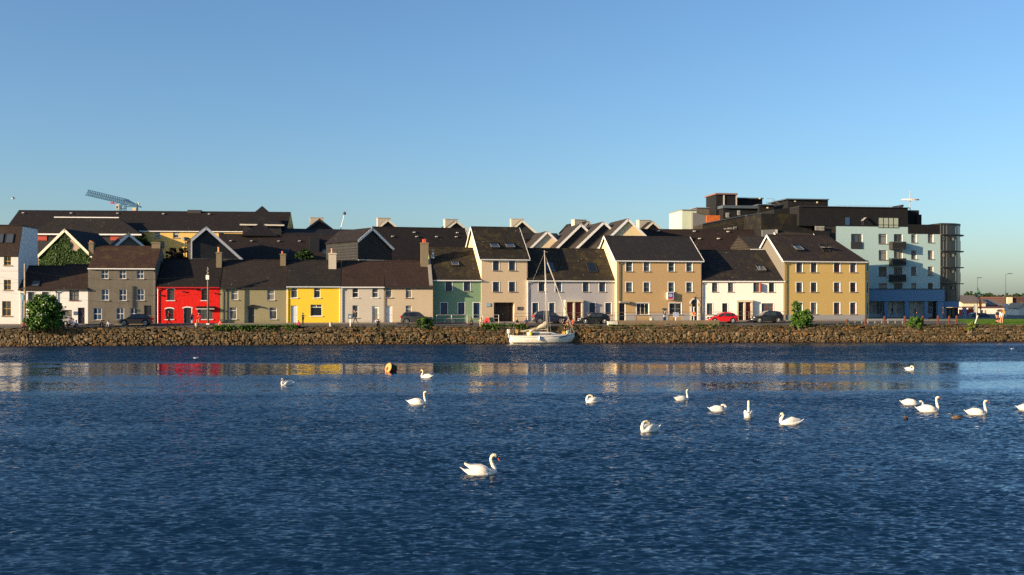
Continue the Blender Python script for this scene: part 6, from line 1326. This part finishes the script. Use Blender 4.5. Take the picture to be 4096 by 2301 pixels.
for q in (.1,.25,.7,.85): m = MB(); m.path([(f.L*q,-.02,.45),(f.L*q,.25,.45)],.45,14); m.build('wheel', [TYRE], o)
z = f.pt(ru(8,1065), rv(8,1080))[1]; a, _ = f.pt(ru(8,1048), 0); b, _ = f.pt(ru(8,1090), 0); m = MB(); m.box(a, b, .4, .6, z-.75, z); m.tube((a+.3,.5,2.4),(a+.3,.5,z-.7),.05); m.build('yellow_sign', [plain('sign_yellow',(.65,.38,.02),.6)], o)
X, zt = fpx(3, 391, 255, 190); X2, z2 = fpx(3, 352, 410, 190); o = empty('radio_mast', (X2, 190, z2-6), 0, 'thin leaning white mast above the back roofs behind the yellow house', 'mast'); m = MB(); m.tube((0,0,0),(0,0,6),.09); m.tube((0,0,6),(X-X2,0,zt-z2+6),.09,.05,6); m.build('pole', [WHITE], o); m = MB(); m.ball((X-X2,0,zt-z2+6.1),.28,.2,.32,8,6); m.build('camera_head', [GUTD], o)
X, zt = fpx(2, 308, 468, 160); o = empty('street_lamp', (X, 160, zt-5.2), 0, 'lantern street lamp beside the slate gable behind the red house', 'street lamp', 'tall street lamps'); m = MB(); m.tube((0,0,-9),(0,0,5.0),.07); m.build('pole', [GUTD], o); m = MB(); m.path([(0,0,4.8),(0,0,4.85),(0,0,5.3),(0,0,5.4)],[.1,.3,.55,.1],8); m.build('lantern', [plain('lantern_glass',(.3,.3,.28),.3)], o)
# ================================================================ vegetation
def leafmat(name, c, c2):
    m, nt, b = newmat(name); b.inputs['Roughness'].default_value = .6; b.inputs['Specular IOR Level'].default_value = .25
    g = nt.nodes.new('ShaderNodeNewGeometry'); n = noise(nt, coords(nt), 1.6, 3)
    col = mixc(nt, g.outputs['Random Per Island'], c, c2); col = mixc(nt, ramp(nt, n, [(.35, 0), (.65, .6)]), col, dk(c, .6))
    L(nt, col, b.inputs['Base Color']); b.inputs['Transmission Weight'].default_value = 0; return m
LEAF = leafmat('bush_leaf', (.045,.11,.014), (.10,.20,.025)); LEAF2 = leafmat('ivy_leaf', (.018,.048,.006), (.048,.105,.012)); LEAFY = leafmat('yellow_leaf', (.10,.16,.02), (.2,.26,.05)); LEAFD = leafmat('far_leaf', (.02,.045,.012), (.045,.08,.02))
BLOS = plain('pale_blossom', (.62,.62,.42), .8)
def leaves(m, c, n, r, size, rnd, flat=.75, mi=0, squash=.8):
    for _ in range(n):
        d = Vector((rnd.gauss(0,1), rnd.gauss(0,1), rnd.gauss(0,1))).normalized()*(r*(rnd.random()**.45)); d.z *= squash; p = Vector(c)+d
        s = size*rnd.uniform(.6, 1.3); nn = (d.normalized()*.6+Vector((rnd.gauss(0,1), rnd.gauss(0,1), rnd.gauss(0,1)+.5)).normalized()).normalized(); a = nn.orthogonal().normalized(); a.rotate(Matrix.Rotation(rnd.random()*6.28, 3, nn)); b = nn.cross(a)
        m.add([p-a*s*.5, p+b*s*.32, p+a*s*.5, p-b*s*.32], [(0,1,2,3)], mi)
def bush(label, R, x0, y0, x1, y1, D, mat, seed, clumps, size=.22, depth=.8, name='bush', cat='bush', blossom=0, shape='round', z0=None, group=None, per=110):
    rnd = random.Random(seed); um = ru(R,(x0+x1)/2); X = at(um, D); w = at(ru(R,x1), D)-at(ru(R,x0), D); zt = zat(rv(R,y0), D); zb_ = zat(rv(R,y1), D); hgt = zt-zb_
    o = empty(name, (X, D, zb_ if z0 is None else z0), 0, label, cat, group); off = zb_-(zb_ if z0 is None else z0)
    m = MB(); st = MB()
    for q in range(clumps):
        t = rnd.random(); a = rnd.uniform(0, 6.28)
        if shape == 'round': zz = hgt*(.12+.76*t); ww = w*.44*math.sqrt(max(.08, 1-((t-.42)/.62)**2))
        elif shape == 'cone': zz = hgt*(.08+.85*t); ww = w*.42*(1-.85*t)+.1
        else: zz = hgt*(.1+.8*t); ww = w*.42
        rr = rnd.random()**.5; c = (ww*rr*math.cos(a), ww*rr*math.sin(a)*depth, off+zz); cr = min(w, hgt)*rnd.uniform(.07, .17)
        leaves(m, c, per, cr, size, rnd)
        if blossom and rnd.random() < blossom: leaves(m, (c[0], c[1]-cr*.8, c[2]+cr*.3), 5, cr*.4, size*.7, rnd, mi=1)
        if q % 4 == 0: st.path([(rnd.uniform(-.1,.1), rnd.uniform(-.1,.1), off-.2), (c[0]*.4, c[1]*.4, off+zz*.45), c], [.05,.035,.012], 5)
    st.build('stems', [TIMBER], o); m.build('foliage', [mat, BLOS], o, fix=False); return o
bush('big leafy bush with scattered pale blossom growing out of the quay at the left', 1, 212, 945, 552, 1282, Q(170,.0), LEAF, 3, 120, .30, .7, blossom=.25, z0=1.4, per=90)
bush('small leafy bush on the quay edge in front of the grey crossover', 3, 998, 1150, 1180, 1280, Q(1690,.1), LEAF, 5, 45, .22, .6, z0=1.2)
o = bush('ragged leafy bush with one tall shoot on the quay by the ochre house', 7, 325, 1095, 562, 1268, Q(3200,.1), LEAF, 6, 60, .26, .6, z0=1.2)
rnd = random.Random(8); m = MB()
for (x, y) in ((385,1050),(400,1030),(415,1045),(440,1045),(400,1075),(425,1080),(380,1095),(440,1110),(500,1105),(485,1115),(520,1125)):
    D = Q(3200,.1); c = (at(ru(7,x), D)-o.location.x, 0, zat(rv(7,y), D)-1.2); leaves(m, c, 60, .33, .25, rnd)
m.build('upper_foliage', [LEAF, BLOS], o, fix=False)
bush('round bright bush on the quay wall below the pale blue block', 8, 500, 1155, 640, 1262, Q(3660,.0), LEAF, 9, 45, .22, .6, z0=1.3)
bush('yellow green weed clump on the quay wall at the start of the grass', 8, 1015, 1195, 1100, 1285, Q(3880,-.05), LEAFY, 10, 20, .2, .4, name='weed_clump', cat='plant', z0=1.3)
bush('dark leafy shrubs behind the grey house chimneys', 1, 1065, 450, 1350, 560, 158, LEAF2, 11, 50, .35, .6, name='shrub', cat='shrub', z0=9)
bush('dark bare hedge behind the red house below the yellow wall', 2, 125, 545, 345, 665, 155, leafmat('hedge_leaf', (.02,.016,.012), (.04,.028,.02)), 12, 45, .3, .5, name='hedge', cat='hedge', shape='box', z0=8)
bush('thin shrub beside the lantern lamp left of the slate gable', 2, 320, 455, 370, 560, 158, LEAF2, 13, 14, .25, .6, name='shrub', cat='shrub', z0=9)
bush('shrub growing in the dark gap of the long slate roof', 3, -60, 560, 140, 665, 152, LEAF2, 14, 36, .3, .5, name='shrub', cat='shrub', z0=6)
# ivy on the gable wall: a skin of leaves over its left part
root, f, (sa, za, L_, ze0, ze1) = ivy_frame; m = MB(); rnd = random.Random(4)
for _ in range(9000):
    x = rnd.uniform(.2, L_-.2); lim = (ze0+(za-ze0)*x/sa) if x < sa else (ze1+(za-ze1)*(L_-x)/(L_-sa)); z = rnd.uniform(2, lim-.35)
    edge = sa+.7+.35*mnoise.noise(Vector((z*.9, 0, 3)))*3
    if x > edge and z > ze1+.9+1.2*mnoise.noise(Vector((x*.7, 5, 0)))+(x-edge)*.0: continue
    dep = .06+.25*max(0, mnoise.noise(Vector((x*.6, z*.6, 1)))+.35)
    p = Vector((x, -dep*rnd.random()-.03, z)); s = rnd.uniform(.2, .38); nn = Vector((rnd.gauss(0,.5), -1, rnd.gauss(.2,.5))).normalized(); a = nn.orthogonal().normalized(); a.rotate(Matrix.Rotation(rnd.random()*6.28, 3, nn)); b = nn.cross(a)
    m.add([p-a*s*.5, p+b*s*.4, p+a*s*.5, p-b*s*.4], [(0,1,2,3)])
m.build('ivy', [LEAF2], root, fix=False)
# far trees
for k, (x, y, w, D) in enumerate([(1030,938,60,335),(1065,934,55,330),(1110,945,45,338),(1140,935,40,330),(1205,940,50,335),(1240,943,55,332),(1285,950,45,330),(1330,955,40,336),(1370,943,45,330),(1405,948,40,334),(1450,940,55,328),(1490,955,40,334),(1520,950,50,330),(1175,955,40,328),(1570,945,60,330),(1625,938,70,335),(1690,945,60,328),(1750,940,80,333)]):
    labs = ['leftmost far tree, just beside the glass tower','second far tree from the left, broad crown','slim far tree behind the flag','pointed far tree right of the flag','far tree above the right end of the cream warehouse','wide dark far tree left of the grey pointed roof','low far tree behind the grey pointed roof','small far tree right of the grey pointed roof','far tree just left of the tall lamp','far tree just right of the tall lamp','largest far tree above the columned building','low far tree between the orange brown roof and the frame edge','far tree cut by the right frame edge','low far tree behind the warehouse roof end']+['far tree beyond the right edge']*4
    rnd = random.Random(40+k); D = float(D)-25; X, zt = fpx(8, x, y, D); o = empty('tree', (X, D, 2.5), 0, labs[k], 'tree', 'far trees on the right skyline'); hgt = zt-2.5; ww = w/2.193/F*D/2; m = MB()
    for q in range(16):
        a = rnd.uniform(0, 6.28); t = rnd.random(); r_ = ww*math.sqrt(max(.1, 1-((t-.4)/.65)**2))*rnd.random()**.5; leaves(m, (r_*math.cos(a), r_*math.sin(a), hgt*(.35+.6*t)), 45, ww*.38, .55, rnd)
    m.build('crown', [LEAFD], o, fix=False); m = MB(); m.path([(0,0,-.3),(.1,0,hgt*.4),(0,0,hgt*.8)],[.25,.18,.05],6); m.build('trunk', [TIMBER], o)

# ================================================================ quay wall of rough stone
def stonemat():
    m, nt, b = newmat('rubble_stone'); b.inputs['Roughness'].default_value = .85; b.inputs['Specular IOR Level'].default_value = .3
    g = nt.nodes.new('ShaderNodeNewGeometry'); v = coords(nt, world=True); sp_ = nt.nodes.new('ShaderNodeSeparateXYZ'); L(nt, g.outputs['Position'], sp_.inputs[0])
    base = ramp(nt, g.outputs['Random Per Island'], [(0, (.05,.036,.02)), (.25, (.10,.070,.034)), (.5, (.16,.11,.055)), (.7, (.07,.052,.028)), (.82, (.20,.095,.025)), (1, (.21,.17,.11))])
    n = noise(nt, v, 2.2, 5, .65); col = mixc(nt, ramp(nt, n, [(.4, 0), (.7, .75)]), base, (.055,.048,.022))
    # orange lichen and weed low on the wall, wet dark band by the water
    ad = N(nt, 'ShaderNodeMath', operation='MULTIPLY_ADD'); L(nt, noise(nt, v, .5, 5, .6), ad.inputs[0]); ad.inputs[1].default_value = 1.3; L(nt, sp_.outputs[2], ad.inputs[2])
    col = mixc(nt, ramp(nt, ad.outputs[0], [(.75, .75), (1.0, .5), (1.7, 0)]) if False else ramp(nt, ad.outputs[0], [(.35, 0), (.55, .6), (.95, 0)]), col, (.15,.058,.012))
    col = mixc(nt, ramp(nt, ad.outputs[0], [(.42, .93), (.66, .55), (.9, 0)]), col, (.022,.018,.008))
    L(nt, col, b.inputs['Base Color']); bump(nt, b, noise(nt, v, 7, 4), .6, .04); return m
STONE = stonemat(); rnd = random.Random(11)
def qpt(X, out=0): D = Dq(X); s_ = .125; return Vector((X+out*s_, D-out))
qroot = empty('quay_wall', (0, Dq(0), 0), 0, 'long rough stone quay wall between the street and the water', 'quay wall')
o0 = Vector((0, Dq(0), 0)); m = MB(); core = MB()
xs = [x for x in range(-120, 121, 2)]; v = []; fcs = []
for i, X in enumerate(xs):
    a = qpt(X, .0)-Vector((0,0)); 
    for (oy, z) in ((.30,-1.0),(.12,.3),(.0,1.1),(-.05,QTOP-.02),(-.9,QTOP-.02),(-.9,-1)): p = qpt(X, oy); v.append((p.x-o0.x, p.y-o0.y, z))
for i in range(len(xs)-1):
    for k in range(5): fcs.append((i*6+k, i*6+k+1, (i+1)*6+k+1, (i+1)*6+k))
core.add(v, fcs); 
def stone(mb, c, sx, sy, sz, rnd, rot):
    co = bmesh_ico; k = []
    fx = rnd.uniform(.0, 6.28)
    for p in co:
        q = Vector(p); q *= 1+.16*mnoise.noise(q*1.6+Vector((c[0]*3, c[2]*5, fx)))*2
        q = Vector((max(-.74, min(.74, q.x)), max(-.8, min(.8, q.y)), max(-.72, min(.72, q.z))))
        q = Vector((q.x*sx*.68, q.y*sy*.62, q.z*sz*.68)); q.rotate(rot); k.append((c[0]+q.x, c[1]+q.y, c[2]+q.z))
    mb.add(k, ICOF)
bm = bmesh.new(); bmesh.ops.create_icosphere(bm, subdivisions=2, radius=1); bmesh_ico = [tuple(v.co) for v in bm.verts]; ICOF = [tuple(v.index for v in f.verts) for f in bm.faces]; bm.free()
from mathutils import Euler
Xa = -78.0
def frac(z): return max(0, min(1, z))
rows_big = []; z = -.05
def rlim(X): return .5+.35*mnoise.noise(Vector((X*.2,0,7))) if (X > 42 or -9 < X < -1) else 1.18+.25*mnoise.noise(Vector((X*.25,0,2)))
while z < 1.4:                                      # rough rubble below
    hgt = rnd.uniform(.19, .34); X = Xa+rnd.random()*.4
    while X < 92:
        w = rnd.uniform(.16, .52); big = rnd.random() < .2
        if z > rlim(X): X += w; continue
        regular = mnoise.noise(Vector((X*.06, 3, 0))) > .25
        p = qpt(X+w/2, .12+.26*(1-z/2)+rnd.uniform(-.07, .12)*(0 if regular else 1)); hh = hgt*rnd.uniform(.7, 1.25)*(1.55 if big else 1)
        stone(m, (p.x-o0.x, p.y-o0.y, z+hgt/2+rnd.uniform(-.05,.05)), w*(1.35 if big else 1.02)*1.0, rnd.uniform(.3,.5), hh, rnd, Euler((rnd.uniform(-.3,.3), rnd.uniform(-.35,.35)*(0.2 if regular else 1), rnd.uniform(-.3,.3))))
        X += w
    z += hgt*.86
m2 = MB(); zz = .5
for hgt in (.22,.20,.24,.22,.20,.22,.22,.16):                            # flatter courses on top
    X = Xa-rnd.random()*.5
    while X < 92:
        w = rnd.uniform(.35, 1.0) if hgt > .17 else rnd.uniform(.6, 1.3); p = qpt(X+w/2, .1+rnd.uniform(-.04,.05)+(.06 if hgt < .17 else 0)); 
        if rnd.random() > .04 and zz > rlim(X)-.12: stone(m2, (p.x-o0.x, p.y-o0.y, zz+hgt/2+rnd.uniform(-.02,.02)), w*1.03, .42, hgt*1.12*rnd.uniform(.85,1.05), rnd, Euler((rnd.uniform(-.06,.06), rnd.uniform(-.04,.04), .12+rnd.uniform(-.06,.06))))
        X += w
    zz += hgt*.97
for c, nm in ((core,'core'),(m,'rubble_courses'),(m2,'coping_courses')): c.build(nm, [STONE if nm != 'core' else plain('mortar_shadow',(.045,.038,.025),.9)], qroot, nm != 'core' and False)

# plants along the wall top
def tufts(name, label, segs, n, hgt, mat, seed, cat):
    rnd = random.Random(seed); m = MB()
    for (u0, u1, z0, z1) in segs:
        for _ in range(int(n*(u1-u0)/100)):
            X = at(rnd.uniform(u0, u1), 132); k = rnd.random()**1.5
            if mnoise.noise(Vector((X*.55, seed, 0))) < rnd.uniform(-.45, .25): continue
            p2_ = qpt(X, rnd.uniform(-.45, .42)); z = QTOP-.03-(z1*k if rnd.random() < .6 else 0)
            for q in range(4):
                a = rnd.uniform(0, 6.28); l_ = hgt*rnd.uniform(.5, 1.2); s_ = .045; d = Vector((math.cos(a)*.5, math.sin(a)*.5-.2, .9)).normalized(); b = Vector((p2_.x, p2_.y, z)); w = Vector((-math.sin(a), math.cos(a), 0))*s_
                m.add([b-w, b+w, b+d*l_*.6+w*1.6, b+d*l_, b+d*l_*.6-w*1.6], [(0,1,2,3,4)])
    o = m.build(name, [mat], None, fix=False); tag(o, label, cat, kind='stuff'); return o
tufts('wall_weeds', 'green weeds and grass growing along the top of the quay wall', [(898,1190,0,.5),(ru(4,600),ru(4,1080),0,.55),(1190,1215,0,.2)], 420, .34, LEAF, 21, 'weeds')
tufts('parapet_weeds', 'patchy weeds at the foot of the concrete parapet', [(2250,2300,0,.4),(2440,2620,0,.5),(2740,2900,0,.45)], 90, .28, LEAF, 23, 'weeds')
tufts('sparse_wall_weeds', 'sparse dry weed tufts scattered over the quay wall', [(300,900,0,.7),(1215,1700,0,.7),(2300,3150,0,1.0),(3300,4096,0,.5),(0,96,0,.4)], 26, .26, leafmat('dry_weed', (.06,.075,.015), (.13,.12,.03)), 22, 'weeds')

# ================================================================ street, pavement, grass, ground
def strip(name, f0, f1, z0, z1, xs, mat, kind='structure', sub=3, jit=0):
    m = MB(); n = sub+1
    for X in xs:
        a, b = f0(X), f1(X)
        for k in range(n):
            t = k/sub; D = a+(b-a)*t; m.v.append((X-(D-Dq(X))*.0, D, z0(X, D)+(z1(X, D)-z0(X, D))*t))
    for i in range(len(xs)-1):
        for k in range(sub): m.f.append([i*n+k, (i+1)*n+k, (i+1)*n+k+1, i*n+k+1]); m.m.append(0)
    o = m.build(name, [mat], fix=False); o['kind'] = kind; return o
def roadmat(name, c, c2):
    m, nt, b = newmat(name); b.inputs['Roughness'].default_value = .9; v = coords(nt, world=True); n = noise(nt, v, .35, 6, .65)
    L(nt, mixc(nt, ramp(nt, n, [(.35, 0), (.65, 1)]), c, c2), b.inputs['Base Color']); bump(nt, b, noise(nt, v, 12, 3), .4, .02); return m
xs = list(range(-130, 131, 2)); g1 = lambda X, D: gz(X, D)
strip('road', lambda X: Dq(X)-.05, lambda X: Dh(X)+1.5 if X < 50 else Dh(X)+16, g1, g1, [x for x in xs if x < 61]+[61], roadmat('asphalt', (.050,.042,.036), (.085,.070,.058)), sub=6)
PAVE = roadmat('pavement_concrete', (.16,.14,.115), (.22,.19,.155))
def hfront(X): return Dh(X)
m = MB()
for i in range(len(xs)-1):
    X0, X1 = xs[i], xs[i+1]
    if X1 > 62: continue
    q = []
    for X in (X0, X1):
        D0 = Dh(X)-1.5; q.append((X, D0, gz(X, D0)))
    d = .13; a, b = q; e0, e1 = (X0, Dh(X0)+2, gz(X0, Dh(X0)-1.5)+d), (X1, Dh(X1)+2, gz(X1, Dh(X1)-1.5)+d)
    m.add([(a[0],a[1],a[2]-.1),(b[0],b[1],b[2]-.1),(b[0],b[1],b[2]+d),(a[0],a[1],a[2]+d),e1,e0], [(0,1,2,3),(3,2,4,5)])
o = m.build('pavement', [PAVE], fix=False); o['kind'] = 'structure'
GR2 = roadmat('grass_green', (.05,.10,.012), (.085,.15,.02))
strip('grass_bank', lambda X: Dq(X)+.1, lambda X: 153.5 if X > 61 else Dq(X)+.2, lambda X, D: QTOP+.03, lambda X, D: 2.62, [61.0+.001]+list(range(62, 131, 2)), GR2, sub=10)
rnd = random.Random(31); m = MB()
for _ in range(9000):
    X = rnd.uniform(61.2, 76); D = Dq(X)+.2+rnd.random()**1.3*13; z = QTOP+.03+(2.62-QTOP-.03)*(D-Dq(X))/(153.5-Dq(X)); a = rnd.uniform(0, 6.28); w = .03
    m.add([(X-w, D, z), (X+w, D, z), (X+.05*math.cos(a), D+.05*math.sin(a), z+rnd.uniform(.05,.16))], [(0,1,2)])
o = m.build('grass', [LEAFY if False else leafmat('lawn_blade', (.05,.11,.012), (.10,.19,.025))], fix=False); tag(o, 'short green lawn grass at the right end of the quay', 'grass', kind='stuff')
m = MB(); m.add([(-2500,128,2.30),(2500,128,2.30),(2500,6000,2.30),(-2500,6000,2.30)], [(0,1,2,3)])
m.v = [(-2500, 150, 2.3), (-130, 135, 2.3), (61, 141, 2.3), (66, 175, 2.3), (66, 6000, 2.3), (-2500, 6000, 2.3), (66.1, 140, 1.2), (2500, 300, 1.2), (2500, 6000, 1.2)]; m.f = [[0,1,2,3,4,5],[6,7,8,4,3]]; m.m = [0,0]
o = m.build('ground', [roadmat('far_ground', (.07,.07,.05), (.10,.09,.07))], fix=False); o['kind'] = 'structure'

# ================================================================ water
def watermat():
    m, nt, b = newmat('river_water')
    b.inputs['Base Color'].default_value = (.002,.016,.040,1); b.inputs['Roughness'].default_value = .04; b.inputs['IOR'].default_value = 1.33
    g = nt.nodes.new('ShaderNodeNewGeometry'); sp_ = nt.nodes.new('ShaderNodeSeparateXYZ'); L(nt, g.outputs['Position'], sp_.inputs[0])
    v1 = coords(nt, (.022, .05, 1), world=True); wob = noise(nt, v1, 2.0, 5, .65)
    # calm lanes and wind-ruffled lanes across the river
    y = N(nt, 'ShaderNodeMath', operation='MULTIPLY_ADD'); L(nt, wob, y.inputs[0]); y.inputs[1].default_value = 7; L(nt, sp_.outputs[1], y.inputs[2])
    sk = N(nt, 'ShaderNodeMath', operation='MULTIPLY_ADD'); L(nt, sp_.outputs[0], sk.inputs[0]); sk.inputs[1].default_value = -.02; L(nt, y.outputs[0], sk.inputs[2])
    mr = N(nt, 'ShaderNodeMapRange'); L(nt, sk.outputs[0], mr.inputs[0]); mr.inputs[1].default_value = 50; mr.inputs[2].default_value = 150
    P_ = lambda d: (d+3.5-50)/100
    lane = ramp(nt, mr.outputs[0], [(P_(61), 1), (P_(64.5), CALM), (P_(70), CALM), (P_(72.5), MID), (P_(76), MID), (P_(78.5), CALM), (P_(91), CALM), (P_(95), 1.9), (P_(122), 2.2), (P_(127.5), .8)])
    gust = ramp(nt, noise(nt, coords(nt, (.035,.10,1), world=True), 1.0, 4), [(.35, .62), (.65, 1.15)])
    def M(op, a, b_=None, c=None):
        n = N(nt, 'ShaderNodeMath', operation=op)
        for i, x in enumerate((a, b_, c)):
            if x is None: continue
            if isinstance(x, (int, float)): n.inputs[i].default_value = x
            else: L(nt, x, n.inputs[i])
        return n.outputs[0]
    patch = ramp(nt, noise(nt, coords(nt, (.03,.14,1), world=True), 1.0, 4, .6), [(.53, 0), (.66, .62)])
    amp = M('MULTIPLY', M('MAXIMUM', lane, patch), gust)
    def slopes(sx, sy, sc_, det):                    # wave facets: random slope field, crests longer along the river
        t = N(nt, 'ShaderNodeTexNoise'); t.inputs['Scale'].default_value = sc_; t.inputs['Detail'].default_value = det; t.inputs['Roughness'].default_value = .6
        L(nt, coords(nt, (sx, sy, 1), world=True), t.inputs['Vector']); q = nt.nodes.new('ShaderNodeSeparateColor'); L(nt, t.outputs['Color'], q.inputs[0]); return q.outputs[0], q.outputs[1]
    x1, y1 = slopes(*WA); x2, y2 = slopes(*WB); x3, y3 = slopes(*WC)
    def comb(a1, a2, a3, k): return M('MULTIPLY_ADD', M('SUBTRACT', a1, .5), k[0], M('MULTIPLY_ADD', M('SUBTRACT', a2, .5), k[1], M('MULTIPLY', M('SUBTRACT', a3, .5), k[2])))
    sx_ = M('MULTIPLY', comb(x1, x2, x3, KX), amp); tr = N(nt, 'ShaderNodeMapRange'); tr.interpolation_type = 'SMOOTHSTEP'; L(nt, y2, tr.inputs[0]); tr.inputs[1].default_value = .54; tr.inputs[2].default_value = .62; tr.inputs[3].default_value = 0; tr.inputs[4].default_value = TROUGH
    sy_ = M('MULTIPLY', M('SUBTRACT', M('SUBTRACT', comb(y1, y2, y3, KY), BIAS), tr.outputs[0]), amp)
    cb = nt.nodes.new('ShaderNodeCombineXYZ'); L(nt, sx_, cb.inputs[0]); L(nt, sy_, cb.inputs[1]); cb.inputs[2].default_value = 1
    vn = N(nt, 'ShaderNodeVectorMath', operation='NORMALIZE'); L(nt, cb.outputs[0], vn.inputs[0]); L(nt, vn.outputs[0], b.inputs['Normal'])
    return m
CALM, MID, TROUGH = .23, .62, .40
WA, WB, WC = (.5, .6, 1.2, 2), (.85, 1.45, 2.2, 1.5), (.9, 1.5, 6.0, 2)      # swell, wavelets, ripples
KX, KY, BIAS = (.1, .3, .3), (.25, 1.1, .75), .12
m = MB(); ys = [-60, 0, 20, 40, 60, 80, 100, 120]; xw = [-400,-130,-60,0,60,130,400]
for X in xw:
    for y in ys+[Dq(X)+.6]: m.v.append((X, y, 0))
nn = len(ys)+1
for i in range(len(xw)-1):
    for k in range(nn-1): m.f.append([i*nn+k, (i+1)*nn+k, (i+1)*nn+k+1, i*nn+k+1]); m.m.append(0)
o = m.build('water', [watermat()], fix=False); o['kind'] = 'structure'

# ================================================================ light, sky, camera
SUN_EL = R_(12.0); sd = Vector((math.cos(R_(-152)), math.sin(R_(-152)), 0))*math.cos(SUN_EL)+Vector((0,0,math.sin(SUN_EL)))
li = bpy.data.lights.new('sun', 'SUN'); li.energy = 5.0; li.angle = R_(.5); li.color = (1.0, .765, .49); lo = bpy.data.objects.new('sun', li); COL.objects.link(lo)
lo.rotation_euler = (-sd).to_track_quat('-Z', 'Y').to_euler(); lo.location = (-60, -60, 60)
w = bpy.data.worlds.new('World'); sc.world = w; w.use_nodes = True; nt = w.node_tree; bg = nt.nodes['Background']
sky = nt.nodes.new('ShaderNodeTexSky'); sky.sky_type = 'NISHITA'; sky.sun_disc = False; sky.sun_rotation = math.atan2(sd.x, sd.y); sky.altitude = 0
sky.sun_elevation = SUN_EL; sky.air_density = 1.0; sky.dust_density = .9; sky.ozone_density = 4.15
L(nt, sky.outputs[0], bg.inputs[0]); bg.inputs[1].default_value = .099
cam = bpy.data.cameras.new('camera'); co = bpy.data.objects.new('camera', cam); COL.objects.link(co); sc.camera = co
co.location = (0, 0, HC); co.rotation_euler = (math.pi/2, 0, 0); cam.sensor_width = 36; cam.lens = 36*F/4096; cam.shift_y = (VH-2301/2)/4096; cam.clip_end = 9000; cam.clip_start = .5
sc.render.resolution_x = 1024; sc.render.resolution_y = 575
sc.view_settings.view_transform = 'Standard'; sc.view_settings.look = 'None'; sc.view_settings.gamma = 1; sc.view_settings.exposure = 1.02
sc.cycles.use_denoising = False; sc.cycles.max_bounces = 6
